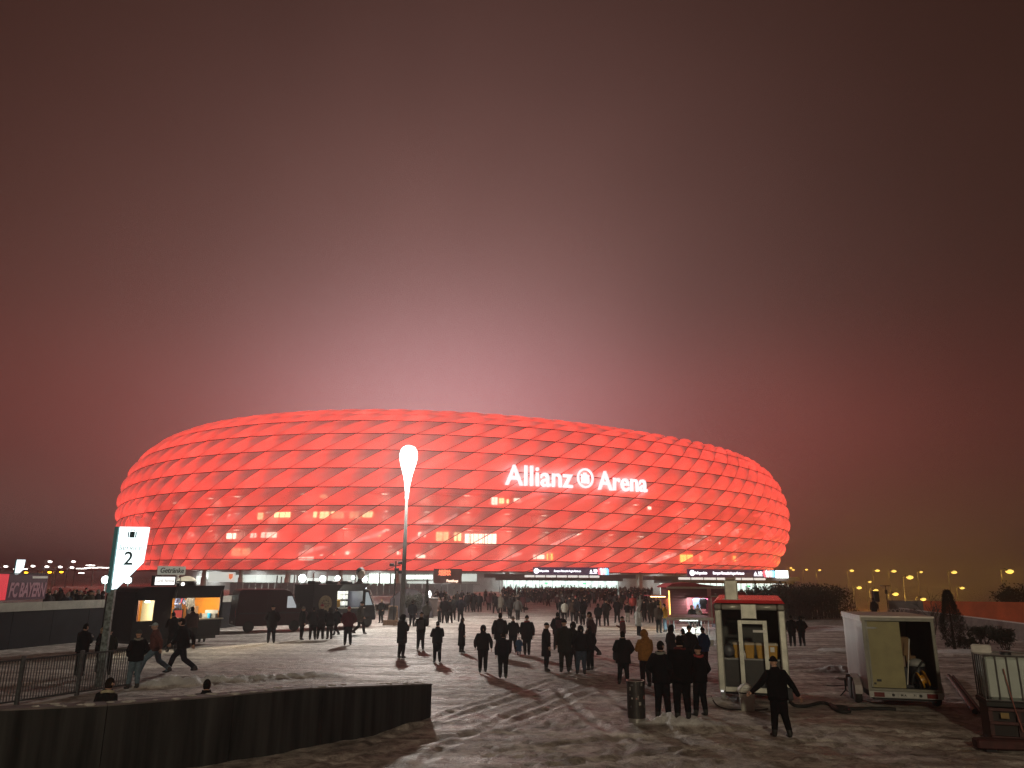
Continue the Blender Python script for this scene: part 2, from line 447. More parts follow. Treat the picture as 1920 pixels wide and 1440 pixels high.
# shared materials
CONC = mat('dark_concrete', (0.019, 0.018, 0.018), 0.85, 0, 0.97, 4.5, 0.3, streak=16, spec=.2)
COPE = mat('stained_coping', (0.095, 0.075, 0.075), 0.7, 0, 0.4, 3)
PALE = mat('pale_concrete', (0.42, 0.42, 0.38), 0.8, 0, 0.2, 2, 0.2)
NAVY = mat('navy_cladding', (0.008, 0.009, 0.013), 0.7, 0, 0.4, 1.5, 0.1, spec=.2)
STEEL = mat('grey_steel', (0.18, 0.18, 0.18), 0.45, 0.7, 0.2, 8, 0.05)
DARK = mat('dark_metal', (0.02, 0.02, 0.024), 0.5, 0.3, 0.2, 8, 0.05)
RUBBER = mat('black_rubber', (0.012, 0.012, 0.012), 0.7, 0, 0.2, 8)
ALU = mat('brushed_aluminium', (0.55, 0.54, 0.50), 0.38, 0.55, 0.12, 5, 0.06)
WHITEP = mat('white_paint', (0.72, 0.72, 0.70), 0.45, 0, 0.05, 4, 0.03)
GLASS_D = mat('dark_window', (0.015, 0.017, 0.02), 0.08, 0, 0.1, 2, 0.0)
REDP = mat('red_paint', (0.36, 0.02, 0.025), 0.4, 0, 0.15, 4, 0.05)

# ================================================================== FOREGROUND WALL
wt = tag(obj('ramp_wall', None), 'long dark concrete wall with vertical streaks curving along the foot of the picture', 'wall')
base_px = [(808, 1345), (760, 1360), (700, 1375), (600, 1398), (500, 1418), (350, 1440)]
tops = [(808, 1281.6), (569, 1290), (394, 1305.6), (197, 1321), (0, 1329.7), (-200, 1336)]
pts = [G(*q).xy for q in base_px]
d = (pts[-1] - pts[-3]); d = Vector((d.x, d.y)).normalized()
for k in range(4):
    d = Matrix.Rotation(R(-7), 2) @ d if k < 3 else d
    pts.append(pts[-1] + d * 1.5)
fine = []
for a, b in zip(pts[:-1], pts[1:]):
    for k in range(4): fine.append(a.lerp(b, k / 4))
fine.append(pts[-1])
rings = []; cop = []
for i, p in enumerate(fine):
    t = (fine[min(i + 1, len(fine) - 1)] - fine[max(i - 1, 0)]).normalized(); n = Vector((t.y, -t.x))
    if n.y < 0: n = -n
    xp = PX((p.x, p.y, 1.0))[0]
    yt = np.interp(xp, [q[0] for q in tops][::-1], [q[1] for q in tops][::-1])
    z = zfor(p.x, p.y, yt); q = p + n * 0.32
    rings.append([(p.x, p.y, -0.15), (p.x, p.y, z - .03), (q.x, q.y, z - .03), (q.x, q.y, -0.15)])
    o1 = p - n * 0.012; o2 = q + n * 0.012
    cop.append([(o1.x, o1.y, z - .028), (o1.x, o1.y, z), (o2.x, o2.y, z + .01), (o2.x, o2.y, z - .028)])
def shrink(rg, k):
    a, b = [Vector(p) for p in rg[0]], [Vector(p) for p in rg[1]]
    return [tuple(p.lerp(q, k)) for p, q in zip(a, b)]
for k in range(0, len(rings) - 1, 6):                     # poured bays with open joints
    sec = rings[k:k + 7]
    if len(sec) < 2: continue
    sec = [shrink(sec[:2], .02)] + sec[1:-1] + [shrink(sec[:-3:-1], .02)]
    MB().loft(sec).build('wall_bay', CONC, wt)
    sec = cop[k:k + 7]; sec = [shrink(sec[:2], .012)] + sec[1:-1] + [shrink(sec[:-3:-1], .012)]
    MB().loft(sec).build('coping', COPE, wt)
rs_ = random.Random(17); mb = MB()
for p in range(60):                                       # crumbs of old snow and grit on the coping
    i = rs_.randrange(len(cop) - 1); a = Vector(cop[i][1]).lerp(Vector(cop[i][2]), rs_.uniform(.1, .9)); s_ = rs_.uniform(.015, .06)
    mb.ball((a.x + rs_.uniform(-.1, .1), a.y, a.z + .002), s_ * 2, s_ * 1.2, s_ * .45, 7, 4)
stuff(mb.build('snow_crumbs', mat('old_snow', (.40, .38, .37), .8, 0, .3, 9, .3), wt, smooth=True))
# a step behind the wall where people sit
st = [p + Vector((0.05, 0.55)) for p in fine[16:]]
s_r = [[(p.x, p.y, -.1), (p.x, p.y, .45), (p.x + .05, p.y + .45, .45), (p.x + .05, p.y + .45, -.1)] for p in st]
struct(MB().loft(s_r).build('stone_step', PALE))

# ================================================================== LEFT TERRACE AND ITS WALL
tw = tag(obj('terrace_wall', None), 'dark terrace wall with a pale concrete coping behind the tall service sign', 'wall')
A, B = Vector((-24.53, 38.02)), Vector((-22.6, 45.4))
dirw = (B - A).normalized(); A = A - dirw * 26; B2 = B + dirw * 14
nrm = Vector((-dirw.y, dirw.x))
def wallbox(mb, a, b, off0, off1, z0, z1, za=None):
    p = [a + nrm * off0, b + nrm * off0, b + nrm * off1, a + nrm * off1]
    mb.add([(*q, z0) for q in p] + [(*q, z1) for q in p], [(0, 3, 2, 1), (4, 5, 6, 7), (0, 1, 5, 4), (1, 2, 6, 5), (2, 3, 7, 6), (3, 0, 4, 7)])
zt0 = zfor(-24.53, 38.02, 1130.5)
L = (B2 - A).length; k = 0
x = 0.0
while x < L:
    e = min(x + 2.4, L); mb = MB(); wallbox(mb, A + dirw * (x + .012), A + dirw * (e - .012), 0.0, 0.3, -0.1, zt0 - 0.42); mb.build('wall_panel', NAVY, tw); x = e
x = 0.0
while x < L:
    e = min(x + 4.0, L); mb = MB(); wallbox(mb, A + dirw * (x + .01), A + dirw * (e - .01), -0.04, 0.34, zt0 - 0.42, zt0); mb.build('coping_block', PALE, tw); x = e
mb = MB(); mb.add([(*(A + nrm * .2), 0.75), (*(B2 + nrm * .2), 0.75), (*(B2 + nrm * 3 + dirw * 70), 0.75), (*(A + nrm * 150), 0.75)], [(0, 1, 2, 3)])
struct(mb.build('terrace', GROUND_M))

# ================================================================== STADIUM
D_, BR, ROT, SA, SB, SN = 311.958, -.054, .581, 128.693, 111.931, 2.259
CX, CY = D_ * math.sin(BR), D_ * math.cos(BR)
ths = np.linspace(0, 2 * np.pi, 14401)
def rad(t): return (np.abs(np.cos(t) / SA) ** SN + np.abs(np.sin(t) / SB) ** SN) ** (-1 / SN)
Rr = rad(ths); bx, by = Rr * np.cos(ths), Rr * np.sin(ths)
cum = np.concatenate([[0], np.cumsum(np.hypot(np.diff(bx), np.diff(by)))]); PER = cum[-1]
NP = 96
def th_at(s):                                # s in panels round the ring
    return np.interp((np.asarray(s) / NP * PER) % PER, cum, ths)
def spt(th, off, z):
    r = rad(th) - off; x, y = r * np.cos(th), r * np.sin(th)
    c, s = math.cos(ROT), math.sin(ROT)
    return np.stack([x * c - y * s + CX, x * s + y * c + CY, np.broadcast_to(z, x.shape)], -1)
RING = [(5.3, 8.7), (8.0, 6.5), (12.1, 3.8), (16.5, 1.7), (21.1, 0.35), (25.7, 0.0), (30.6, 0.35), (35.5, 1.6), (40.2, 3.8), (44.4, 7.4), (46.9, 11.2), (48.5, 15.6), (49.4, 20.5), (49.7, 27.0), (49.3, 35.0)]
rz_ = np.array([q[0] for q in RING]); ro_ = np.array([q[1] for q in RING])
# a joint of the ring at z 25.7 stands at x 536 of the photo
best = None
for t in np.linspace(R(205), R(235), 2000):
    q = spt(np.array([t]), 0.0, 25.7)[0]; e = abs(PX(q)[0] - 536)
    if best is None or e < best[0]: best = (e, t)
S0 = np.interp(best[1], ths, cum) / PER * NP - 5
arena = thing('stadium', 'huge round stadium wrapped in glowing red diamond-shaped cushions under a foggy night sky', 'stadium', (0, 0, 0))
def panel_mat(name, clear):
    m = bpy.data.materials.new(name); m.use_nodes = True; m.cycles.emission_sampling = 'NONE'   # huge and dim: found well enough by plain paths
    nt = m.node_tree; N, L = nt.nodes, nt.links; N.clear()
    uv = N.new('ShaderNodeUVMap'); uv.uv_map = 'UVMap'; s = N.new('ShaderNodeSeparateXYZ'); L.new(uv.outputs[0], s.inputs[0])
    iv = N.new('ShaderNodeUVMap'); iv.uv_map = 'Info'; si = N.new('ShaderNodeSeparateXYZ'); L.new(iv.outputs[0], si.inputs[0])
    def mth(op, a, b=None, c=None):
        n = N.new('ShaderNodeMath'); n.operation = op
        for i, v in enumerate((a, b, c)):
            if v is None: continue
            if isinstance(v, (int, float)): n.inputs[i].default_value = v
            else: L.new(v, n.inputs[i])
        return n.outputs[0]
    def mr(v, a, b, c, d_):
        n = N.new('ShaderNodeMapRange'); n.interpolation_type = 'SMOOTHSTEP'; L.new(v, n.inputs[0])
        for i, q in enumerate((a, b, c, d_)): n.inputs[i + 1].default_value = q
        return n.outputs[0]
    U, T = s.outputs[0], s.outputs[1]
    # tube glow painted into the emission: strong at lower left, weakest in the upper corner
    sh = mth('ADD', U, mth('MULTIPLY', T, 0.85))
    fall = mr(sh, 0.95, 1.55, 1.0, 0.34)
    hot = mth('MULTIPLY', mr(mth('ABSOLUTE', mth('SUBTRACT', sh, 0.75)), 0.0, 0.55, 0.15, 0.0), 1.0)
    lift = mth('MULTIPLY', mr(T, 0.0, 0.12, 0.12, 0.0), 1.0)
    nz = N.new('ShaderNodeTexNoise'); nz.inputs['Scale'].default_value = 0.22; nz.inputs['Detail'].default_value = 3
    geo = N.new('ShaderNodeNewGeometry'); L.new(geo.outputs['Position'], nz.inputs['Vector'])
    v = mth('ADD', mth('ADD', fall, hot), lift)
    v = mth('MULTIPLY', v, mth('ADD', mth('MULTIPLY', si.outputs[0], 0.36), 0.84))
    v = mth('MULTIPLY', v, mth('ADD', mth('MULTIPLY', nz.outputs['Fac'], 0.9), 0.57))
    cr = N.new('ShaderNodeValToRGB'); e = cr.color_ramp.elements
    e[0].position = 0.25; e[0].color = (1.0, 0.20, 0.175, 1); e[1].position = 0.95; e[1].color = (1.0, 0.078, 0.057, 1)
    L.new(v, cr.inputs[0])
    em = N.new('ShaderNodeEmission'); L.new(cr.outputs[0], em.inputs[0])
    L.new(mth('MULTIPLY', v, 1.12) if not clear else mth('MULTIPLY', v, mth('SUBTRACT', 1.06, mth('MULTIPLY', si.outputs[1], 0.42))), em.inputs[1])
    tr = N.new('ShaderNodeBsdfTransparent'); tr.inputs[0].default_value = (1.0, 0.9, 0.88, 1)
    df = N.new('ShaderNodeBsdfPrincipled'); df.inputs['Base Color'].default_value = (0.55, 0.5, 0.5, 1); df.inputs['Roughness'].default_value = 0.35
    mx = N.new('ShaderNodeMixShader'); L.new(df.outputs[0], mx.inputs[1]); L.new(tr.outputs[0], mx.inputs[2])
    if clear: L.new(mth('MULTIPLY', si.outputs[1], 0.85), mx.inputs[0])
    else: mx.inputs[0].default_value = 0.0
    ad = N.new('ShaderNodeAddShader'); L.new(em.outputs[0], ad.inputs[0]); L.new(mx.outputs[0], ad.inputs[1])
    out = N.new('ShaderNodeOutputMaterial'); L.new(ad.outputs[0], out.inputs[0])
    return m
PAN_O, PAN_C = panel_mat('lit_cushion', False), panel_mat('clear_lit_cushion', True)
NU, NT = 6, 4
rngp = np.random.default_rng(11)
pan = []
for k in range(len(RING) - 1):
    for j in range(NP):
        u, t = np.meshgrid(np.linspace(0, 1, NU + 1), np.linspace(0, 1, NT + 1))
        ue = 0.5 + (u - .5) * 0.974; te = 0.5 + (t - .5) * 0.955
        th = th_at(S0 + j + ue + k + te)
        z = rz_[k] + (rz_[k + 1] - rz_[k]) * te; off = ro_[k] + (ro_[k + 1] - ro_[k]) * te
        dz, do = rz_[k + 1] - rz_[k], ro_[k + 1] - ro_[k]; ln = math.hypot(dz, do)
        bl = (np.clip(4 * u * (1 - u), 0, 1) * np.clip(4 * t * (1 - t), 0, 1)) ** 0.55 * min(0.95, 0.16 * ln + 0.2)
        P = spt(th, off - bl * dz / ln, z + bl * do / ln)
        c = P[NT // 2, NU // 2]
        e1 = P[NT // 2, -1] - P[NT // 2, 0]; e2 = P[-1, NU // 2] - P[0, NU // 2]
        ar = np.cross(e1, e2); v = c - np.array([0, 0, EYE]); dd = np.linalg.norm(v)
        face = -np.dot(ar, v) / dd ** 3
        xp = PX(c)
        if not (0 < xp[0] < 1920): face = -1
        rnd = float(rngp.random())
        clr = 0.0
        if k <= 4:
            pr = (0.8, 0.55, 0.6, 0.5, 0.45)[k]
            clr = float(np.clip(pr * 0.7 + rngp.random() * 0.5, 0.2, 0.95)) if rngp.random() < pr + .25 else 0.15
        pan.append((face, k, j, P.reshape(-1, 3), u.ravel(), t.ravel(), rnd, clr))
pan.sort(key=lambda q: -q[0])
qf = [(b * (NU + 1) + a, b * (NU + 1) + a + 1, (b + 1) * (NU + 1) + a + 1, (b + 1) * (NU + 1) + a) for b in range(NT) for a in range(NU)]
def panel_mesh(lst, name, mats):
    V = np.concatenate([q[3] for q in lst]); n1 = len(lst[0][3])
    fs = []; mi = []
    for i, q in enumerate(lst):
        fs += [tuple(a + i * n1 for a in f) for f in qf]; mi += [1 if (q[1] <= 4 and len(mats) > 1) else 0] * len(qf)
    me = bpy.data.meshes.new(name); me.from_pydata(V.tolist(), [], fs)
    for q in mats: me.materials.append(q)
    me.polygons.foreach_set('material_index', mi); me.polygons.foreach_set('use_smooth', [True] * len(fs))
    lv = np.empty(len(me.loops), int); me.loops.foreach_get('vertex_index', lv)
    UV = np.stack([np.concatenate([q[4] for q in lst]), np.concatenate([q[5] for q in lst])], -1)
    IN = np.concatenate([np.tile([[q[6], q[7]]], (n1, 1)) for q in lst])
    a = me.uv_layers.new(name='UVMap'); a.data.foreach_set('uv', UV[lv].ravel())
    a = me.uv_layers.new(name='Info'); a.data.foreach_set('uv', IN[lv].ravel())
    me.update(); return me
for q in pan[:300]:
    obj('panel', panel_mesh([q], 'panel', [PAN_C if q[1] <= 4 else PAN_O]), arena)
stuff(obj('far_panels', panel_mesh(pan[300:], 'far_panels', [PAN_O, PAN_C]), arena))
# the frame between the cushions
FRM = mat('cushion_frame', (0.10, 0.022, 0.02), 0.6, 0.2, 0.1, 2, 0.0)
mb = MB()
def strip(path, w):
    for a, b in zip(path[:-1], path[1:]):
        pass
ring_s = np.linspace(0, NP, NP * 3 + 1)
for k in range(len(RING)):
    P = spt(th_at(S0 + ring_s), ro_[k], rz_[k] + 0 * ring_s)
    mb.tube([tuple(p) for p in P[:-1]] + [tuple(P[0])], 0.12, 4, caps=False)
for j in range(NP):
    path = []
    for k in range(len(RING)):
        path.append(tuple(spt(np.array([float(th_at(S0 + j + k))]), ro_[k], np.array([rz_[k]]))[0]))
    mb.tube(path, 0.10, 4, caps=False)
stuff(mb.build('cushion_frame', FRM, arena))

# inside: the concrete bowl with concourses, seen through the clearer cushions
def ringwall(mb, off0, z0, off1, z1, a0=180, a1=330, n=150, mi=0):
    t = np.radians(np.linspace(a0, a1, n + 1)); lo = spt(t, off0, z0 + 0 * t); hi = spt(t, off1, z1 + 0 * t)
    for i in range(n): mb.quad(tuple(lo[i]), tuple(lo[i + 1]), tuple(hi[i + 1]), tuple(hi[i]), mi)
BOWL = mat('bowl_concrete', (0.45, 0.42, 0.40), 0.8, 0, 0.3, 0.2, 0.0)
mb = MB(); ringwall(mb, 13, 5.3, 13, 34, 0, 360, 300); ringwall(mb, 13, 34, 30, 49.0, 0, 360, 300); mb.build('inner_wall', BOWL, arena)
SLAB = mat('concourse_slab', (0.24, 0.22, 0.21), 0.8, 0, 0.3, 0.3, 0.0)
for z in (7.3, 11.6, 16.0, 20.6, 25.2, 30.2):
    mb = MB()
    t = np.radians(np.linspace(0, 360, 301)); a = spt(t, 8.6, z + 0 * t); b = spt(t, 12.98, z + 0 * t); a2 = spt(t, 8.6, z + .35 + 0 * t)
    for i in range(300):
        mb.quad(tuple(a[i]), tuple(a[i + 1]), tuple(b[i + 1]), tuple(b[i])); mb.quad(tuple(a[i]), tuple(a[i + 1]), tuple(a2[i + 1]), tuple(a2[i]))
    mb.build('concourse_slab', SLAB, arena)
mb = MB()
for s_ in np.linspace(0, NP, 2 * NP + 1)[:-1]:
    for z in (8.0, 12.0, 16.4):
        p = spt(np.array([float(th_at(s_))]), 9.6, z)[0]; mb.tube([tuple(p), (p[0], p[1], p[2] + 3.5)], 0.09, 4)
stuff(mb.build('concourse_posts', mat('post_paint', (0.4, 0.38, 0.36), 0.6, 0, 0.1, 1, 0), arena))
BOWL_FILL = glow('bowl_fill_light', (1.0, 0.86, 0.66), 75.0)  # unseen lamps added so the inner wall shows pale through the cushions
for z in (11.45, 15.85, 20.45, 25.05):
    for s_ in np.arange(0, NP, 1.5):
        t = np.array([float(th_at(S0 + s_ + .31 * z))])
        if not (R(188) < t[0] < R(305)) or rngp.random() < .35: continue
        p = spt(t, 11.0, z)[0]; MB().quad((p[0] - .7, p[1] - .12, z - .03), (p[0] - .7, p[1] + .12, z - .03), (p[0] + .7, p[1] + .12, z - .03), (p[0] + .7, p[1] - .12, z - .03)).build('bowl_fill_lamp', BOWL_FILL, arena)
WARM = glow('warm_window_light', (1.0, 0.84, 0.40), 2.2, False); COOL = glow('pale_window_light', (1.0, 0.93, 0.74), 2.2, False); AMB = glow('amber_window_light', (1.0, 0.55, 0.12), 2.4, False)
# lit rooms: (x px range, y px range, material, number of panes)
def through(xp, yp, off=12.6):
    """place on the inner wall seen at a pixel"""
    d_ = ray(xp, yp); best = None
    t = np.radians(np.linspace(195, 300, 4200)); P = spt(t, off, 0 * t)
    u = np.arctan2(P[:, 0], P[:, 1]); i = int(np.argmin(np.abs(u - math.atan2(d_.x, d_.y))))
    y = P[i, 1]; z = EYE + d_.z * (y / d_.y); return t[i], z
ROOMS = [(428, 434, 956, 972, COOL, 1), (484, 495, 956, 974, WARM, 1), (515, 546, 957, 970, WARM, 3), (588, 596, 958, 970, WARM, 1), (600, 618, 957, 972, WARM, 2), (621, 646, 957, 972, WARM, 3),
         (656, 676, 958, 972, WARM, 2), (680, 700, 959, 970, WARM, 3), (425, 443, 1000, 1010, COOL, 2), (470, 482, 1000, 1008, COOL, 1), (490, 520, 998, 1008, COOL, 3), (434, 470, 1028, 1042, WARM, 4),
         (564, 578, 924, 927, COOL, 1), (600, 614, 926, 934, WARM, 2), (710, 714, 998, 1006, WARM, 1), (784, 800, 998, 1006, COOL, 2), (818, 842, 997, 1014, WARM, 4), (852, 866, 998, 1014, WARM, 2), (872, 932, 1001, 1020, COOL, 7),
         (922, 934, 930, 946, COOL, 2), (936, 946, 934, 944, WARM, 2), (950, 955, 936, 944, WARM, 1), (964, 978, 934, 942, COOL, 2), (1215, 1222, 945, 955, COOL, 1), (1026, 1030, 1038, 1050, AMB, 1), (1033, 1037, 1038, 1050, AMB, 1),
         (1200, 1208, 1004, 1007, COOL, 1), (1276, 1300, 1040, 1054, AMB, 4), (1312, 1318, 1042, 1052, WARM, 1), (1374, 1380, 1042, 1052, AMB, 2), (1424, 1432, 986, 992, COOL, 2), (1349, 1352, 1017, 1020, COOL, 1), (600, 606, 1040, 1042, COOL, 1), (625, 628, 1038, 1041, WARM, 1),
         (648, 656, 1034, 1040, COOL, 1), (744, 752, 1034, 1040, COOL, 1), (330, 334, 1008, 1014, WARM, 1), (1000, 1024, 1040, 1048, COOL, 1), (352, 364, 1000, 1006, COOL, 1), (1398, 1412, 1030, 1038, COOL, 3), (560, 590, 1044, 1050, COOL, 2), (780, 800, 1040, 1046, COOL, 1)]
for (x0, x1, y0, y1, mm_, n) in ROOMS:
    for i in range(n):
        a = x0 + (x1 - x0) * i / n; b = x0 + (x1 - x0) * (i + 0.86) / n
        ta, zt = through(a, y0); tb, _ = through(b, y0); _, zb = through((a + b) / 2, y1)
        p, q = spt(np.array([ta, tb]), 12.6, 0.0); mb = MB()
        d_ = Vector(q[:2]) - Vector(p[:2]); nn = Vector((d_.y, -d_.x)).normalized() * 0.12
        if nn.dot(Vector(p[:2])) > 0: nn = -nn
        mb.add([(p[0], p[1], zb), (q[0], q[1], zb), (q[0], q[1], zt), (p[0], p[1], zt), (p[0] - nn.x, p[1] - nn.y, zb), (q[0] - nn.x, q[1] - nn.y, zb), (q[0] - nn.x, q[1] - nn.y, zt), (p[0] - nn.x, p[1] - nn.y, zt)],
               [(0, 1, 2, 3), (4, 7, 6, 5), (0, 4, 5, 1), (1, 5, 6, 2), (2, 6, 7, 3), (3, 7, 4, 0)])
        mb.build('lit_window', mm_, arena)
# cascade stairs with pale soffits, their light put in as a faint glow
STR = mat('stair_soffit', (0.75, 0.72, 0.70), 0.6, 0, 0.1, 1, 0, emit=(1, 0.82, 0.74), estr=0.45)
for (x0, y0, x1, y1) in [(416, 978, 450, 955), (400, 976, 417, 976), (340, 1006, 362, 992), (560, 1036, 610, 1020), (660, 1012, 705, 1000), (772, 1010, 860, 960), (780, 976, 812, 974), (700, 1002, 730, 988), (1035, 1020, 1090, 996), (1128, 990, 1180, 966), (1285, 1024, 1330, 1004), (1378, 1000, 1400, 984), (930, 1050, 980, 1034), (1220, 1054, 1270, 1036)]:
    n = 6; mb = MB()
    for i in range(n):
        ta, za = through(x0 + (x1 - x0) * i / n, y0 + (y1 - y0) * i / n, 11.5); tb, zb = through(x0 + (x1 - x0) * (i + .8) / n, y0 + (y1 - y0) * (i + .8) / n, 11.5)
        p, q = spt(np.array([ta, tb]), 11.5, 0.0); p2, q2 = spt(np.array([ta, tb]), 12.9, 0.0)
        mb.add([(p[0], p[1], za), (q[0], q[1], zb), (q2[0], q2[1], zb), (p2[0], p2[1], za), (p[0], p[1], za - .8), (q[0], q[1], zb - .8), (q2[0], q2[1], zb - .8), (p2[0], p2[1], za - .8)],
               [(0, 1, 2, 3), (4, 7, 6, 5), (0, 4, 5, 1), (1, 5, 6, 2), (2, 6, 7, 3), (3, 7, 4, 0)])
    mb.build('staircase', STR, arena)
# roof lattice edge to the inner oval (out of sight from the square)
mb = MB(); ringwall(mb, 35, 49.3, 50, 47.5, 0, 360, 200); mb.build('roof_edge', BOWL, arena)

# base: recessed plinth wall, soffit and columns
PLIN = mat('plinth_grey', (0.42, 0.41, 0.41), 0.7, 0, 0.25, 0.5, 0.0)
mb = MB(); ringwall(mb, 16.0, -1, 16.0, 5.25, 0, 360, 300); mb.build('plinth_wall', PLIN, arena)
mb = MB(); ringwall(mb, 8.6, 5.18, 16.0, 5.18, 0, 360, 300); mb.build('soffit', mat('soffit_grey', (0.10, 0.085, 0.085), 0.7, 0, 0.2, 0.5, 0), arena)
COLM = mat('column_plaster', (0.42, 0.40, 0.34), 0.7, 0, 0.1, 1, 0)
for s_ in range(0, NP, 2):
    t = np.array([float(th_at(S0 + s_ + 0.35))]); 
    if not (R(185) < t[0] < R(310)): continue
    p = spt(t, 11.0, 0.0)[0]; x = PX(p)[0]
    if x < 250 or x > 1480: continue
    MB().lathe([(0.75, -0.5), (0.75, 3.2), (0.55, 3.3), (0.55, 5.17)], 14, tuple(p)).build('column', COLM, arena, smooth=True)
SOFL = glow('soffit_lamp_light', (0.92, 1.0, 0.94), 190.0)
for s_ in np.arange(0, NP, 2.5):
    t = np.array([float(th_at(S0 + s_))])
    if not (R(188) < t[0] < R(305)): continue
    p = spt(t, 14.2, 5.1)[0]; MB().quad((p[0] - .9, p[1] - .25, 5.12), (p[0] - .9, p[1] + .25, 5.12), (p[0] + .9, p[1] + .25, 5.12), (p[0] + .9, p[1] - .25, 5.12)).build('soffit_lamp', SOFL, arena)
# lit halls behind the columns: pale green light; dim panes added to brighten the left
HALL = glow('hall_light', (0.80, 1.0, 0.88), 2.0, False); HALL2 = glow('hall_light_dim', (0.84, 0.98, 0.89), 0.65, False); WINF = mat('hall_frame', (0.05, 0.05, 0.05), 0.6)
for (x0, x1, y0, y1, mm_, n) in [(640, 690, 1078, 1099, HALL2, 4), (692, 745, 1076, 1098, HALL, 4), (762, 812, 1078, 1086, HALL, 3), (764, 815, 1090, 1103, HALL2, 5), (560, 600, 1084, 1112, HALL2, 2), (604, 640, 1080, 1096, HALL2, 3), (398, 432, 1077, 1086, HALL2, 1), (384, 396, 1072, 1086, HALL2, 1), (452, 500, 1096, 1106, HALL2, 3), (500, 556, 1078, 1104, HALL2, 4), (440, 500, 1078, 1092, HALL2, 3), (330, 384, 1080, 1096, HALL2, 3), (268, 326, 1084, 1098, HALL2, 3), (866, 896, 1076, 1090, HALL2, 1)]:
    for i in range(n):
        a = x0 + (x1 - x0) * i / n; b = x0 + (x1 - x0) * (i + 0.93) / n
        ta, zt = through(a, y0, 15.8); tb, _ = through(b, y0, 15.8); _, zb = through((a + b) / 2, y1, 15.8)
        p, q = spt(np.array([ta, tb]), 15.8, 0.0); p2, q2 = spt(np.array([ta, tb]), 15.95, 0.0); mb = MB()
        mb.add([(p[0], p[1], zb), (q[0], q[1], zb), (q[0], q[1], zt), (p[0], p[1], zt), (p2[0], p2[1], zb), (q2[0], q2[1], zb), (q2[0], q2[1], zt), (p2[0], p2[1], zt)],
               [(0, 1, 2, 3), (4, 7, 6, 5), (0, 4, 5, 1), (1, 5, 6, 2), (2, 6, 7, 3), (3, 7, 4, 0)])
        mb.build('hall_glow_pane', mm_, arena)
# white letters on the facade
LET = glow('sign_letter_light', (0.86, 0.97, 1.0), 1.25, False)
def facade_frame(xp, yp, off=-1.7):
    d_ = ray(xp, yp); t = np.radians(np.linspace(200, 300, 6000))
    zs = 33.0
    for _ in range(3):
        o_ = np.interp(zs, rz_, ro_) + off; P = spt(t, o_, 0 * t)
        i = int(np.argmin(np.abs(np.arctan2(P[:, 0], P[:, 1]) - math.atan2(d_.x, d_.y)))); zs = EYE + d_.z * P[i, 1] / d_.y
    return t[i], zs, o_
def put_letters(me, x0, y0, x1, y1, name):
    """stand a line of letters on the cushions from pixel (x0, y0) to (x1, y1) of its middle line, each letter a part of its own"""
    V = np.array([v.co for v in me.vertices]); nv = len(V); par = list(range(nv))
    def find(a):
        while par[a] != a: par[a] = par[par[a]]; a = par[a]
        return a
    for p in me.polygons:
        vs_ = list(p.vertices)
        for b in vs_[1:]: par[find(b)] = find(vs_[0])
    comp = {}
    for i in range(nv): comp.setdefault(find(i), []).append(i)
    its = sorted([[V[c][:, 0].min(), V[c][:, 0].max(), c] for c in comp.values()], key=lambda q: q[0])
    grp = []
    for a in its:
        if grp and a[0] < grp[-1][1] - 0.25 * (a[1] - a[0]): grp[-1][1] = max(grp[-1][1], a[1]); grp[-1][2] = grp[-1][2] + a[2]
        else: grp.append(a)
    xa, xb = V[:, 0].min(), V[:, 0].max(); ya, yb = V[:, 1].min(), V[:, 1].max()
    t0, z0, o0 = facade_frame(x0, y0); t1, z1, o1 = facade_frame(x1, y1)
    wid = np.linalg.norm(spt(np.array([t1]), o1, 0.0) - spt(np.array([t0]), o0, 0.0)); sc = wid / (xb - xa)
    for g0, g1, ids in grp:
        mid = (g0 + g1) / 2; f = (mid - xa) / (xb - xa)
        t = t0 + (t1 - t0) * f; z = z0 + (z1 - z0) * f; o_ = o0 + (o1 - o0) * f
        c = spt(np.array([t]), o_, np.array([z]))[0]; e = spt(np.array([t + .002]), o_, np.array([z]))[0] - c; e /= np.linalg.norm(e); n = np.array([e[1], -e[0], 0])
        idx = {v: i for i, v in enumerate(ids)}
        vs_ = [tuple(c + e * (V[v][0] - mid) * sc + np.array([0, 0, 1]) * (V[v][1] - (ya + yb) / 2) * sc * LET_H + n * V[v][2]) for v in ids]
        fs = [tuple(idx[v] for v in p.vertices) for p in me.polygons if p.vertices[0] in idx]
        m2 = bpy.data.meshes.new(name); m2.from_pydata(vs_, [], fs); m2.materials.append(LET); obj(name, m2, arena)
LET_H = 1.08
put_letters(TXT['arena'], 947, 890, 1074, 896.5, 'letter')
put_letters(TXT['arena2'], 1121, 900.5, 1213, 906, 'letter')
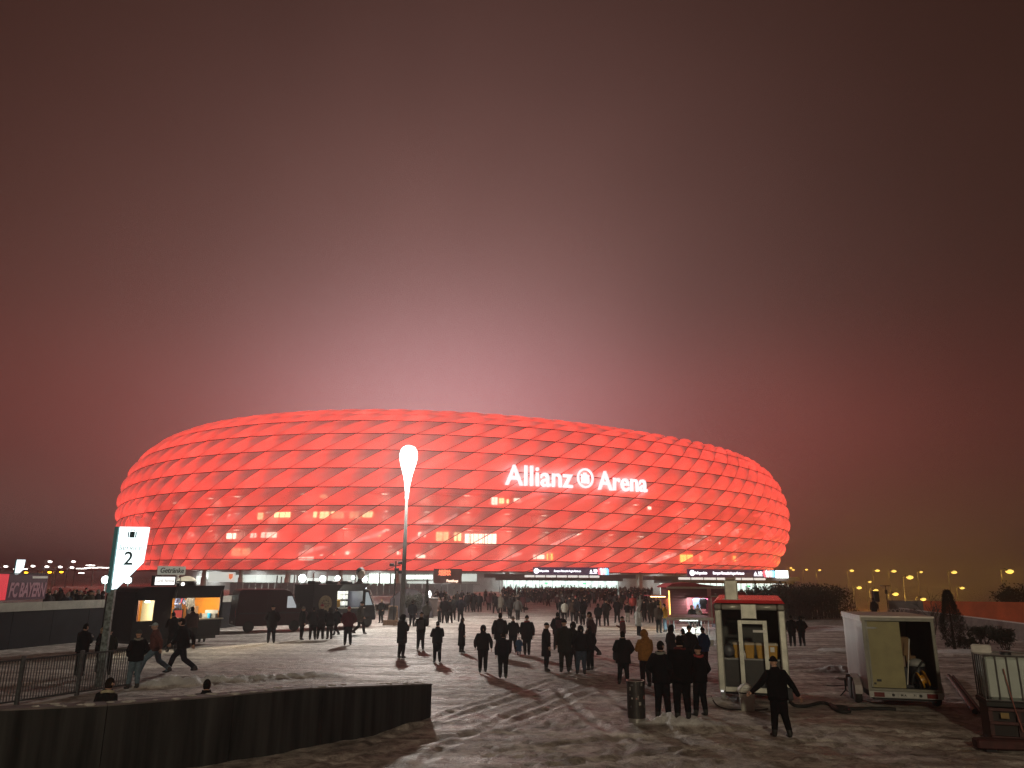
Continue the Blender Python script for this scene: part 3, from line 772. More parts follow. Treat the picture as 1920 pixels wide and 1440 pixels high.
# round emblem: a ring with three bars
t, z, o_ = facade_frame(1097.5, 896.5); c = spt(np.array([t]), o_, np.array([z]))[0]
e = spt(np.array([t + .002]), o_, np.array([z]))[0] - c; e /= np.linalg.norm(e)
px = np.linalg.norm(c - np.array([0, 0, EYE])) / 1447.0
em = obj('emblem', None, arena, tuple(c), math.atan2(e[1], e[0]))
mb = MB(); ro, ri = 18.3 * px, 15.0 * px; n = 40
rg = [[(r_ * math.cos(2 * math.pi * i / n) * .98, y_, r_ * math.sin(2 * math.pi * i / n) * 1.03) for i in range(n)] for r_, y_ in ((ro, -.25), (ro, .2), (ri, .2), (ri, -.25), (ro, -.25))]
mb.loft(rg, caps=False); mb.build('emblem_ring', LET, em)
for a, b, h in ((-8.2, -4.2, 6.6), (-2.2, 2.2, 10.2), (4.2, 8.2, 6.6)):
    mb = MB(); mb.prism([(a * px, -9.5 * px), (b * px, -9.5 * px), (b * px, h * px), ((a - 1.2) * px, h * px), ((a - 1.2) * px, (h - 2) * px), (a * px, (h - 2.6) * px)], -.25, .2); mb.build('emblem_bar', LET, em)

# ================================================================== ENTRANCE PAVILIONS
PAVG = glow('hall_wall_glow', (0.78, 1.0, 0.90), 1.1, False); PAVC = glow('pavilion_ceiling_light', (0.9, 1.0, 0.93), 2.2, False)
FASC = mat('fascia_grey', (0.16, 0.13, 0.13), 0.6, 0, 0.2, 0.6, 0); GATE = mat('gate_white', (0.75, 0.78, 0.76), 0.5, 0, 0.1, 1, 0, emit=(0.8, 1, 0.9), estr=0.25)
BLK = mat('display_black', (0.012, 0.008, 0.02), 0.3, 0, 0.1, 1, 0, emit=(0.08, 0.03, 0.12), estr=0.35)
DLET = glow('display_letter_light', (0.95, 0.92, 1.0), 2.2, False); CLER = glow('clerestory_light', (1.0, 0.93, 0.85), 0.9, False)
def pavilion(x0, x1, Y0, Y1, dx0, dx1, ztop, label):
    a = AT(x0, 1100, Y0); b = AT(x1, 1100, Y1); rz = frame_xy(a, b); w = (b - a).xy.length
    t = thing('entrance_pavilion', label, 'entrance', (a.x, a.y, 0), rz)
    MB().box(-1, -1.2, ztop, w + 1, 7.0, ztop + 0.62).build('roof_slab', FASC, t)
    MB().box(0, 6.0, 0, w, 6.2, ztop - .02).build('glowing_back_wall', PAVG, t)  # back wall glows itself in place of lamp light falling on it
    n = 9
    for i in range(n): MB().box(w * (i + .15) / n, 0.8, ztop - 0.1, w * (i + .85) / n, 5.4, ztop - 0.03).build('ceiling_lamp', PAVC, t)
    n = int(w / 1.5)
    for i in range(n + 1): MB().box(w * i / n - .05, -0.05, 0, w * i / n + .05, 0.1, ztop).build('mullion', GATE, t)
    mb = MB(); rr = random.Random(3)
    for i in range(n):                                    # turnstiles: side cheeks with full height rotors
        for q in range(2):
            x = w * (i + .25 + .45 * q) / n; y = rr.uniform(1.6, 4.5)
            mb.box(x - .12, y, 0, x + .12, y + 1.0, 1.0 + 1.2 * (rr.random() < .45)); mb.tube([(x + .3, y + .5, 0), (x + .3, y + .5, 2.3)], .035, 5)
    stuff(mb.build('turnstile_row', mat('turnstile_grey', (0.22, 0.24, 0.23), 0.4, 0.4, 0.3, 1, 0), t))
    GR = glow('green_exit_light', (0.1, 0.75, 0.3), 0.8, False)
    for f in (.37, .7): MB().box(w * f, 3.0, ztop - .75, w * f + .8, 3.1, ztop - .42).build('exit_sign', GR, t)
    # clerestory strip and display band above the roof
    da = AT(dx0, 1078, Y0); f0 = ((dx0 - x0) / (x1 - x0)) * w; f1 = ((dx1 - x0) / (x1 - x0)) * w
    z1 = ztop + 0.62; nn = 7
    for i in range(nn):
        MB().box(f0 - 2 + (f1 - f0) * i / nn, 0.8, z1 + .15, f0 - 2 + (f1 - f0) * (i + .9) / nn, 0.95, z1 + .62).build('clerestory_window', CLER, t)
    MB().box(-4, 1.0, z1, w + 4, 6.5, z1 + 0.85).build('upper_roof', FASC, t)
    d0, d1 = z1 + .72, z1 + 2.45
    dsp = MB().box(f0, 0.2, d0, f1, 0.7, d1).build('display_band', BLK, t)
    L_ = f1 - f0; zc = (d0 + d1) / 2
    for key, fx, wd in (('info', .145, .13), ('partner', .455, .355)):
        me = TXT[key].copy(); vx = [v.co.x for v in me.vertices]; s_ = wd * L_ / (max(vx) - min(vx))
        for v in me.vertices: v.co.x *= s_; v.co.y *= min(s_ * 1.25, 1.05)
        text_on(me, 'display_lettering', DLET, dsp, (f0 + fx * L_, 0.16, zc), (1, 0, 0), (0, 0, 1))
    mb = MB(); mb.prism([(f0 + .045 * L_ + .62 * math.cos(q * .5236), zc + .62 * math.sin(q * .5236)) for q in range(12)], .1, .19); mb.build('display_logo', DLET, dsp)
    mb = MB(); mb.prism([(f0 + .745 * L_, zc - .28), (f0 + .785 * L_, zc - .28), (f0 + .765 * L_, zc + .45)], .1, .19); mb.prism([(f0 + .825 * L_ + .42 * math.cos(q * .5236), zc + .08 + .42 * math.sin(q * .5236)) for q in range(12)], .1, .19)
    mb.box(f0 + .798 * L_, .1, zc - .25, f0 + .802 * L_, .19, zc + .5); mb.box(f0 + .745 * L_, .1, zc - .55, f0 + .845 * L_, .19, zc - .42); mb.build('display_pictogram', DLET, dsp)
    sw = [(0.86, (1, .15, .2)), (0.885, (1, 1, 1)), (0.915, (1, .55, .6)), (0.94, (.55, .9, 1)), (0.965, (.25, .65, 1))]
    for fx, c in sw:
        g = glow('screen_%d' % int(fx * 1000), c, 1.5, False)
        mb = MB(); x_ = f0 + fx * L_; mb.prism([(x_, d0 + .12), (x_ + .03 * L_, d0 + .05), (x_ + .036 * L_, zc + .3), (x_ + .012 * L_, d1 - .05), (x_ - .012 * L_, zc + .45)], .1, .18); mb.build('screen_picture', g, dsp)
    return t, f1, z1, w
pavilion(938, 1160, 181, 178, 1000, 1143, 3.05, 'wide pale green entrance hall under a dark display band, middle of the stadium')
t2, f1, z1, w2 = pavilion(1262, 1478, 168, 176, 1291, 1456, 2.75, 'glass entrance hall behind the red stall with a white screen at its end')
scr = MB().box(f1 + .1, 0.0, z1 + .65, f1 + 3.2, 0.4, z1 + 2.3).build('white_screen', glow('white_screen_light', (0.85, 1.0, 0.98), 3.5), t2)

# red neon sign on the plinth
c = AT(838, 1076, 196); t = thing('neon_sign', 'small red neon lettering on the dark plinth under the stadium', 'neon sign', (c.x, c.y, 4.9), R(8))
NE = glow('neon_red', (1.0, 0.22, 0.10), 2.2, False); NE2 = glow('neon_cream', (1.0, 0.72, 0.55), 2.4, False)
text_on(TXT['neon'], 'neon_letters', NE, t, (-.6, -.1, .25), (1, 0, 0), (0, 0, 1)); text_on(TXT['neon'].copy(), 'neon_letters', NE, t, (-.6, -.1, -.45), (1, 0, 0), (0, 0, 1))
text_on(TXT['neon2'], 'neon_script', NE2, t, (1.4, -.1, -2.1), (1, 0, 0), (0, 0, 1))
MB().box(-3.4, 0, -2.7, 3.8, .15, .9).build('sign_board', FASC, t)
# crest on a pale board, far left under the facade
c = AT(416, 1082, 196); t = thing('crest_board', 'pale board with an orange shield hanging under the stadium edge above the van', 'board', (c.x, c.y, c.z), R(20))
MB().box(-3.2, 0, -1.2, 3.2, .2, 1.2).build('board_face', HALL2, t)
MB().prism([(1.6, .8), (2.6, .8), (2.6, -.1), (2.1, -.7), (1.6, -.1)], -.12, -.02).build('shield', glow('shield_orange', (0.9, 0.25, 0.1), .8), t)

# ================================================================== LAMPS
LAMPW = lamp_glass('lamp_white', (1.0, 0.93, 0.84), 9.0)
def tall_lamp(x, y, zt, zb, label, m_, watts, col, rmax=0.75):
    t = thing('street_lamp', label, 'street lamp', (x, y, 0))
    MB().tube([(0, 0, -.2), (0, 0, zb)], [.22, .12], 12).build('pole', mat('lamp_pole_grey', (.07, .068, .066), .85, 0, .2, 3, .05, spec=.1), t, smooth=True)
    h = zt - zb; pr = [(.13, 0), (.15, .12), (.21, .25), (.33, .40), (.50, .54), (.66, .66), (.745, .76), (.75, .83), (.68, .91), (.5, .97), (.2, 1.0)]
    MB().lathe([(r_ / .75 * rmax, z_ * h) for r_, z_ in pr], 14, (0, 0, zb)).build('lamp_head', m_, t, smooth=True)
    light('POINT', 'lamp_light', t, (0, 0, zt - 1.15), col, watts, .75)
    MB().lathe([(.45, 0), (.45, .12), (.26, .3)], 12).build('pole_foot', STEEL, t)
    return t
tall_lamp(-8.75, 63, 14.4, 9.9, 'tall lamp post with a blazing white drop-shaped head in front of the stadium', LAMPW, 15500, (1.0, 0.93, 0.84))
# its twin further along the row, behind the place the photo was taken from
SOD = lamp_glass('lamp_sodium', (1.0, 0.83, 0.50), 9.0)
tall_lamp(0.5, -24, 14.4, 9.9, 'tall lamp post with a warm drop-shaped head in the same row, behind the photographer', SOD, 18500, (1.0, 0.86, 0.60))

FLOOD = glow('floodlight_white', (0.82, 1.0, 0.92), 30.0, False)
def flood(x, y, Y, s, label, m_=FLOOD):
    c = AT(x, y, Y); t = thing('floodlight', label, 'floodlight', (c.x, c.y, 0), math.atan2(-c.x, c.y) * 0.4, 'white floodlights in a row behind the dark food truck')
    MB().tube([(0, .1, -.1), (0, .1, c.z - .2)], .06, 8).build('mast', STEEL, t)
    q = .5 * s * Y / 80 + .1; MB().bbox(-q, 0, c.z - q * .85, q, .22, c.z + q * .85, .04).build('housing', DARK, t)
    ln = MB().lathe([(.02, 0), (.6 * s * Y / 80, .01), (.62 * s * Y / 80, .05), (.3 * s, .1)], 16).build('lens', m_, t); ln.matrix_local = Matrix.Translation((0, -.004, c.z)) @ Matrix.Rotation(R(90), 4, 'X')
    light('AREA', 'flood_light', t, (0, -.13, c.z), (0.82, 1.0, 0.92), (42000 if Y > 100 else 11000) * s * s, 1.2 * s * Y / 80, None, (R(90), 0, 0))
flood(567, 1084, 118, .62, 'floodlight nearest the roof of the dark red van'); flood(605, 1085, 118, .5, 'floodlight above the round badge of the food truck')
flood(633, 1084, 118, .42, 'floodlight above the closed end of the food truck hatch'); flood(662, 1083, 120, .3, 'dimmest floodlight, above the open hatch of the food truck'); flood(684, 1086, 118, .44, 'floodlight beside the dark bust on the food truck')
flood(198, 1087, 68, .62, 'floodlight just beside the pole of the service sign, over the terrace crowd'); flood(240, 1088, 68, .55, 'floodlight low under the lit service sign')
# CCTV mast
c = G(737, 1172); t = thing('camera_mast', 'thin dark mast with cameras on top beside the tall lamp post', 'mast', (c.x, c.y, 0))
zt = zfor(c.x, c.y, 1052)
MB().tube([(0, 0, -.1), (0, 0, zt)], .05, 8).build('mast_pole', DARK, t)
for a, z in ((.35, -.25), (-.3, -.4), (.1, -.75), (.4, -.95)): MB().bbox(a - .17, -.14, zt + z, a + .17, .14, zt + z + .22, .03).build('camera', DARK, t)
MB().tube([(-.3, 0, zt - .35), (.4, 0, zt - .35)], .03, 6).build('crossarm', DARK, t)
# thin posts on the plinth's terrace
for (x, y0, Y) in ((520, 1079, 150), (528, 1081, 150), (544, 1074, 170), (553, 1074, 170), (575, 1072, 170), (588, 1074, 170), (614, 1074, 170), (667, 1074, 170), (712, 1074, 160), (733, 1074, 160), (742, 1074, 160)):
    c = AT(x, y0, Y); PN = globals().get('PN', -1) + 1; tag(MB().tube([(0, 0, -.1), (0, 0, c.z)], .14, 8).build('post', WHITEP if x > 530 else STEEL, None, (c.x, c.y, 0)), 'slim %s post, %s in the row running from the van to the tall lamp' % ('pale' if x > 530 else 'grey', ('first', 'second', 'third', 'fourth', 'fifth', 'sixth', 'seventh', 'eighth', 'ninth', 'tenth', 'last')[PN]), 'post', 'slim posts before the lit halls')
# raised walk with railing in front of the plinth, left half
t = thing('plinth_balustrade', 'long grey glass balustrade in front of the lit halls under the stadium', 'balustrade')
PANEL = mat('balustrade_grey', (0.24, 0.22, 0.23), 0.4, 0, 0.2, .5, 0)
xs = list(range(432, 900, 12))
for i in range(len(xs) - 1):
    a, b = AT(xs[i], 1094, 150), AT(xs[i + 1] - .8, 1094, 150); mb = MB(); mb.box(a.x, 150, .3, b.x, 150.1, 2.35); mb.build('glass_pane', PANEL, t)
a, b = AT(432, 1094, 150), AT(900, 1094, 150); MB().box(a.x, 149.9, -.3, b.x, 150.2, .28).build('kerb', FASC, t); MB().box(a.x, 149.95, 2.36, b.x, 150.15, 2.44).build('handrail', STEEL, t)

# amber road lamps on the low ground to the right
AMBL = glow('sodium_road_lamp', (1.0, 0.63, 0.12), 1.6, False)
def road_lamp(x, y, Y, label, group='amber road lamps in the mist', s=0.34, m_=AMBL, arm=1.4):
    c = AT(x, y, Y); z0 = gz1(c.x - arm, Y) - .2
    t = thing('road_lamp', label, 'street lamp', (c.x - arm, Y, 0), 0, group)
    MB().tube([(0, 0, z0), (0, 0, c.z + .15), (arm * .5, 0, c.z + .45), (arm * .8, 0, c.z + .3)], [.11, .07, .05, .05], 8).build('pole', STEEL, t)
    MB().bbox(arm - s * 1.6, -.2, c.z + .08, arm + s * 1.3, .2, c.z + .3, .05).build('housing', DARK, t)
    if m_ is AMBL: light('POINT', 'lamp_light', t, (arm, 0, c.z - s * .62), (1.0, 0.55, 0.07), 3600, .35)
    MB().ball((arm, 0, c.z), s * 1.5, s * 1.3, s * .75, 8, 5).build('bulb', m_, t)
for (x, y, l) in ((1483, 1065, 'upper one of two close amber lamps at the right rim of the stadium'), (1487.5, 1068.5, 'lower one of two close amber lamps at the right rim of the stadium'), (1512, 1068, 'lone amber lamp in the mist next after the close pair'), (1537, 1069, 'small amber lamp in the mist second after the close pair')): road_lamp(x, y, 300, l, s=.42)
for (x, y, Y, l, s) in ((1597, 1070, 240, 'amber road lamp above the dark hedge, before the gap', .48), (1645, 1070, 220, 'amber road lamp above the solar panel post, second of the high row', .48), (1676, 1071, 210, 'amber road lamp high above the bare bush, third of the high row', .48),
        (1706, 1082.5, 150, 'amber road lamp on a bent pole, brightest over the silver trailer', .48), (1727, 1072.5, 260, 'amber road lamp small and high behind the bent pole', .42), (1789, 1073, 170, 'amber road lamp high above the dark conifer', .44), (1893, 1071.5, 120, 'large amber road lamp glowing before the dark tree at the edge', .42),
        (1611, 1102, 190, 'low amber lamp just over the end of the dark hedge', .46), (1631, 1091, 260, 'small amber lamp between hedge and solar panel post', .42), (1642, 1107, 170, 'low amber lamp beside the solar panel post', .42), (1679, 1114, 150, 'low amber lamp behind the bike rack', .42), (1731, 1123.5, 140, 'lowest amber lamp, just over the red boundary wall', .36), (1804, 1102.5, 190, 'small amber lamp right of the dark conifer', .4)):
    road_lamp(x, y, Y, l, s=s)
# left: station lights in the fog
STL = glow('station_lamp', (1.0, 0.95, 0.85), 8.0, False); ORL = glow('orange_lamp', (1.0, 0.42, 0.01), 40.0, False)
for (x, y, l) in ((11, 1062, 'white fog lamp left of the small far pylon'), (62, 1061.5, 'white fog lamp just right of the small far pylon'), (88, 1062.5, 'white fog lamp below the higher left lamp, over the banner end'), (94, 1053, 'higher white fog lamp over the banner end'), (138, 1053, 'higher white fog lamp over the terrace crowd'), (113, 1063, 'white fog lamp between the two higher ones'), (135, 1064, 'white fog lamp next to the station canopy')): road_lamp(x, y, 230, l, 'white lamps in the fog on the left', s=.42, m_=STL)
for (x, y, l) in ((49, 1073.5, 'orange lamp over the middle of the club banner'), (93, 1073, 'orange lamp just past the end of the club banner'), (115, 1072.5, 'orange lamp over the terrace crowd, furthest from the banner')): road_lamp(x, y, 140, l, 'orange lamps behind the terrace', s=.22, m_=ORL)
a, b = AT(-60, 1070, 250), AT(226, 1069, 262)
t = thing('station_roof', 'long low station canopy with a string of white lights far off on the left', 'canopy')
mb = MB(); mb.add([(a.x, a.y, 5.0), (b.x, b.y, 5.0), (b.x, b.y + 14, 5.0), (a.x, a.y + 14, 5.0), (a.x, a.y, 5.7), (b.x, b.y, 5.7), (b.x, b.y + 14, 5.7), (a.x, a.y + 14, 5.7)], [(0, 3, 2, 1), (4, 5, 6, 7), (0, 1, 5, 4), (1, 2, 6, 5), (2, 3, 7, 6), (3, 0, 4, 7)]); mb.build('canopy_slab', FASC, t)
for (x, y) in ((148, 1066), (157, 1066), (163, 1065), (170, 1064), (178, 1064.5), (187, 1064), (196, 1064.5), (205, 1064.5), (166, 1060), (172, 1060), (152, 1074.5), (30, 1067), (46, 1067)):
    c = AT(x, y, 246); MB().bbox(c.x - .9, c.y, c.z - .12, c.x + .9, c.y + .3, c.z + .12, .03).build('canopy_lamp', STL, t)
for f in range(9):
    p = a.lerp(b, f / 8); MB().tube([(p.x, p.y + 6, -1), (p.x, p.y + 6, 5.0)], .2, 6).build('canopy_post', STEEL, t)

# ================================================================== SERVICE SIGN
SIGNW = glow('sign_white', (0.80, 0.98, 1.0), 1.9); SIGNI = mat('sign_ink', (0.004, 0.06, 0.09), 0.5, 0, 0.1, 3, 0); SIGNG = mat('sign_grey_ink', (0.30, 0.42, 0.45), 0.5, 0, 0.1, 3, 0)
TEAL = mat('sign_side_teal', (0.05, 0.13, 0.14), 0.5, 0.2, 0.2, 3, 0, emit=(0.1, 0.5, 0.5), estr=0.06); STK = mat('stickered_pole', (0.17, 0.21, 0.22), 0.5, 0.3, 0.75, 9, 0.1)
def pylon(x, y, sc, label, detail=True, lean=0.0):
    t = thing('sign_pylon', label, 'sign', (x, y, 0), R(6), 'lit sign pylons'); t.scale = (sc,) * 3
    MB().bbox(-.10, .02, -.2, .10, .20, 3.25, .01).build('pole', STK, t)
    MB().box(-.14, -.04, 2.95, -.02, .26, 5.12).build('side_panel', TEAL, t)
    MB().prism([(0.0, 5.12), (.92, 5.12), (.86, 3.95), (.08, 3.05), (0.0, 3.05)], .02, .22).build('lit_face', SIGNW, t)
    if detail:
        text_on(TXT['service'], 'sign_word', SIGNG, t, (.44, .012, 4.42), (1, 0, 0), (0, 0, 1)); text_on(TXT['two'], 'sign_number', SIGNI, t, (.42, .012, 4.05), (1, 0, 0), (0, 0, 1))
        mb = MB(); mb.box(.36, .004, 4.76, .52, .016, 4.96); mb.box(.30, .004, 4.76, .335, .016, 4.95); mb.box(.545, .004, 4.76, .58, .016, 4.95); mb.box(.38, .004, 4.98, .40, .016, 5.02); mb.box(.48, .004, 4.98, .50, .016, 5.02); mb.box(.38, .004, 5.015, .50, .016, 5.035); mb.build('suitcase_symbol', SIGNI, t)
    return t
pylon(-13.35, 25.9, 1.0, 'tall lit white sign reading Service 2 with a suitcase symbol on a stickered pole')
c = AT(31, 1079, 105); pylon(c.x - .3, c.y, 1.08, 'small far lit sign pylon above the banner at the left edge', False)

# ================================================================== FENCE
t = thing('railing_fence', 'dark metal railing fence with close upright bars in front of the service sign', 'fence')
FEN = mat('galvanised_bar', (0.10, 0.105, 0.115), 0.5, 0.5, 0.3, 12, 0.05)
fa, fb = Vector((-14.4, 20.6)), Vector((-12.25, 25.7)); fd = (fb - fa).normalized(); fl = (fb - fa).length
for i in range(4):
    p = fa + fd * (fl * i / 3); MB().bbox(p.x - .05, p.y - .05, -.1, p.x + .05, p.y + .05, 1.3, .008).build('post', FEN, t)
for z in (.12, 1.2): MB().tube([(*fa, z), (*fb, z)], .028, 6).build('rail', FEN, t)
me = MB().tube([(0, 0, .12), (0, 0, 1.2)], .014, 5).mesh('bar', [FEN]); n = int(fl / .085)
for i in range(1, n):
    p = fa + fd * (fl * i / n); obj('bar', me, t, (p.x, p.y, 0))

# ================================================================== BANNER ON THE TERRACE
a = AT(-40, 1130, 40.4); b = AT(83, 1129, 44.6); w = (b - a).xy.length
t = thing('fan_banner', 'dark purple club banner with slanted letters and a red end on the terrace wall', 'banner', (a.x, a.y, zt0 + 0.005), frame_xy(a, b))
wr = w * 46 / 123
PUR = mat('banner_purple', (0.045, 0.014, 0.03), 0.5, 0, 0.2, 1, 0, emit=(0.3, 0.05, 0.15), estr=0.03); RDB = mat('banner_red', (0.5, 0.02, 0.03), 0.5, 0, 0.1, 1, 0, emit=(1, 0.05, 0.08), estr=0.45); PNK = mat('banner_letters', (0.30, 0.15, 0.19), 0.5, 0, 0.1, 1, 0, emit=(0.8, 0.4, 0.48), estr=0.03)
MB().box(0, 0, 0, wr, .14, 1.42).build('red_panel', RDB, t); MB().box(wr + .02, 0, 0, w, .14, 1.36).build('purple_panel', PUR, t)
me = TXT['bayern']; vx = [v.co.x for v in me.vertices]; s_ = (w - wr - .2) / (max(vx) - min(vx))
for v in me.vertices: v.co.x *= s_; v.co.y *= 1.1
text_on(me, 'banner_letters', PNK, t, ((w + wr) / 2, -.012, .48), (1, 0, 0), (0, 0, 1))
MB().box(w * .74, -.02, 1.14, w * .99, -.004, 1.26).build('pale_strip', WHITEP, t); MB().box(0, -.03, 1.37, w, .17, 1.42).build('top_rail', DARK, t)
for x in (.04, wr, w - .04): MB().box(x - .03, .15, 0, x + .03, .2, 1.42).build('stand_post', DARK, t)

# ================================================================== GRILL STALL TRAILER
ORG = mat('orange_lining', (0.75, 0.28, 0.03), 0.5, 0, 0.15, 2, 0.05); CREAM = mat('cream_lining', (0.80, 0.72, 0.48), 0.5, 0, 0.1, 2, 0.05); BRN = mat('brown_panel', (0.16, 0.065, 0.035), 0.5, 0, 0.2, 3, 0.05)
NIGHT = mat('dark_blue_paint', (0.005, 0.006, 0.012), 0.4, 0, 0.2, 2, 0.03, spec=.25)
TUBE = glow('strip_light', (1.0, 0.90, 0.68), 20.0, False)
a, b = Vector((-18.35, 37.9)), Vector((-15.7, 42.5)); L_ = (b - a).length; rz = frame_xy(a, b)
t = thing('grill_stall', 'dark rounded food trailer with glowing orange inside and an open serving hatch', 'food stall', (a.x, a.y, 0), rz)
def rrect(w, z0, z1, r, n=5):
    out = [(0 + r * 0, z0)]
    pts = []
    for cx_, cz_, s0 in ((w - r, z0 + r * .3, -90), (w - r, z1 - r, 0), (r, z1 - r, 90), (r, z0 + r * .3, 180)):
        rr_ = r * .3 if s0 in (-90, 180) else r
        cx2 = cx_ if s0 in (0, 90) else (w - rr_ if s0 == -90 else rr_)
        for k in range(n + 1):
            q = R(s0 + 90 * k / n); pts.append((cx2 + rr_ * math.cos(q), cz_ + rr_ * math.sin(q)))
    return pts
H0, H1, DP = .45, 2.98, 2.3
# shell: front skin with two openings made of strips, roof, ends, back
def skin(parent, name, m_, rects, y0=0.0, y1=.05):
    mb = MB()
    for q in rects: mb.box(q[0], y0, q[1], q[2], y1, q[3])
    return mb.build(name, m_, parent)
O1 = (.25, 1.35, 1.15, 2.32); O2 = (2.15, 1.35, L_ - .18, 2.40)
skin(t, 'front_skin', NIGHT, [(0.06, H0, L_ - .06, 1.35), (.06, 1.35, O1[0], 2.45), (O1[2], 1.35, O2[0], 2.45), (O2[2], 1.35, L_ - .06, 2.45), (.06, 2.45, L_ - .06, 2.62), (O1[0], 2.32, O1[2], 2.45), (O2[0], 2.40, O2[2], 2.45)])
prof = [(0, H0), (0, 2.45), (.08, 2.72), (.25, 2.90), (.6, 2.97), (L_ - .6, 2.99), (L_ - .25, 2.93), (L_ - .07, 2.75), (L_, 2.45), (L_, H0)]
inn = [(.05, H0), (.05, 2.44), (.12, 2.68), (.27, 2.85), (.61, 2.92), (L_ - .61, 2.94), (L_ - .27, 2.88), (L_ - .12, 2.71), (L_ - .05, 2.44), (L_ - .05, H0)]
mb = MB(); mb.loft([[(x, .03, z) for x, z in prof] , [(x, DP, z) for x, z in prof]], caps=False, closed=False)
mb.loft([[(x, .03, z) for x, z in inn][::-1], [(x, DP - .05, z) for x, z in inn][::-1]], caps=False, closed=False); mb.build('body_shell', NIGHT, t, smooth=False)
mb = MB(); mb.prism([(x, z) for x, z in prof], DP - .04, DP); mb.build('back_panel', NIGHT, t)
mb = MB(); mb.prism([(x, z) for x, z in prof[1:-1]] , .02, .06); 
top = MB(); top.prism([(x, z) for x, z in [(0.02, 2.46)] + prof[2:-2] + [(L_ - .02, 2.46)]], -.04, .04); top.build('fascia', NIGHT, t)
MB().box(.07, .08, 1.0, L_ - .07, DP - .06, 1.05).build('floor_panel', BRN, t)
MB().box(O2[0] - .4, DP - .12, 1.06, 3.5, DP - .07, 2.85).build('back_lining', CREAM, t); MB().box(3.52, DP - .12, 1.06, L_ - .08, DP - .07, 2.85).build('back_lining', ORG, t)
MB().box(L_ - .12, .1, 1.06, L_ - .07, DP - .13, 2.70).build('end_lining', ORG, t); MB().box(L_ - .6, DP - .5, 1.06, L_ - .13, DP - .14, 1.9).build('fridge', mat('fridge_steel', (.5, .48, .44), .35, .5), t)
MB().box(1.75, .3, 1.06, 1.8, DP - .13, 2.85).build('partition', CREAM, t); MB().box(.08, .6, 1.06, .75, .65, 2.4).build('door_panel', BRN, t); MB().box(.78, .9, 1.06, 1.1, .95, 2.4).build('door_panel', ORG, t)
MB().box(1.9, .5, 2.66, 2.9, .62, 2.70).build('strip_lamp', TUBE, t); MB().box(3.6, .7, 2.66, 4.6, .82, 2.70).build('strip_lamp', TUBE, t); MB().box(.85, .3, 2.2, 1.1, .36, 2.3).build('strip_lamp', TUBE, t)
for x, y, w in ((2.4, .56, 1.0), (4.1, .76, 1.0), (.97, .4, .3)): light('AREA', 'tube_light', t, (x, y, 2.63), (1.0, 0.86, 0.60), 420 * w, w, .12)
MB().box(O2[0] - .05, -.32, 1.28, O2[2] + .05, .4, 1.34).build('counter', mat('counter_steel', (.5, .48, .42), .3, .6, .1, 4), t)
mb = MB(); mb.prism([(O2[0], 0), (O2[2], 0), (O2[2], .05), (O2[0], .05)], 0, 1); 
fl_ = MB(); fl_.add([(O2[0], -.045 + .03, 2.44), (O2[2], -.015, 2.44), (O2[2], -.22, 3.02), (O2[0], -.22, 3.02), (O2[0], -.05, 2.44), (O2[2], -.05, 2.44), (O2[2], -.26, 3.02), (O2[0], -.26, 3.02)], [(0, 3, 2, 1), (4, 5, 6, 7), (0, 1, 5, 4), (1, 2, 6, 5), (2, 3, 7, 6), (3, 0, 4, 7)]); fl_.build('hatch_flap', NIGHT, t)
for x in (O2[0] + .1, O2[2] - .1): MB().tube([(x, -.2, 2.95), (x, -.06, 2.3)], .015, 6).build('gas_strut', STEEL, t)
for x in (1.9, 3.0): 
    wh = obj('wheel', None, t); MB().lathe([(.2, -.1), (.33, -.09), (.35, 0), (.33, .09), (.2, .1)], 18).build('tyre', RUBBER, wh, smooth=True); MB().lathe([(.05, -.06), (.19, -.05), (.19, .05), (.05, .06)], 14).build('rim', STEEL, wh); wh.matrix_local = Matrix.Translation((x, .16, .35)) @ Matrix.Rotation(R(90), 4, 'X')
MB().box(.2, .1, .3, L_ - .2, DP - .1, .44).build('chassis', DARK, t)
# inside: screen, pans, blue cup, sausages
for i in range(1):
    e = obj('menu_screen', None, t); MB().box(2.35, .12, 1.36, 2.95, .18, 1.86).build('screen_frame', DARK, e); MB().box(2.42, .112, 1.43, 2.88, .118, 1.80).build('screen_face', glow('screen_red', (.9, .12, .1), .35, False), e)
def rest(name, label, cat, mb, m_, loc, rz=0, smooth=False, group=None): return tag(mb.build(name, m_, None, loc, rz, smooth), label, cat, group)
def loc3(t_, x, y, z): return t_.matrix_basis @ Vector((x, y, z))
def place(t_, x, y, z):
    c, s = math.cos(t_.rotation_euler.z), math.sin(t_.rotation_euler.z)
    return (t_.location.x + x * c - y * s, t_.location.y + x * s + y * c, t_.location.z + z)
GRILL = t
rest('paper_cup', 'bright blue paper cup on the orange end of the food trailer counter', 'cup', MB().lathe([(.055, 0), (.08, .24), (.085, .25)], 12), glow('cup_blue', (.05, .55, .9), .55, False), place(t, 4.55, .1, 1.345), smooth=True)
rest('serving_tray', 'pale serving tray with rolls at the near end of the food trailer counter', 'tray', MB().box(-.25, -.15, 0, .25, .15, .03).ball((-.1, 0, .06), .09, .06, .05).ball((.08, .03, .06), .09, .06, .05), CREAM, place(t, 2.35, -.12, 1.345))
rest('gas_griddle', 'steel griddle at the orange end of the food trailer counter', 'griddle', MB().box(-.35, -.2, 0, .35, .2, .22).box(-.35, .17, .22, .35, .2, .4), STEEL, place(t, 4.75, .25, 1.345))
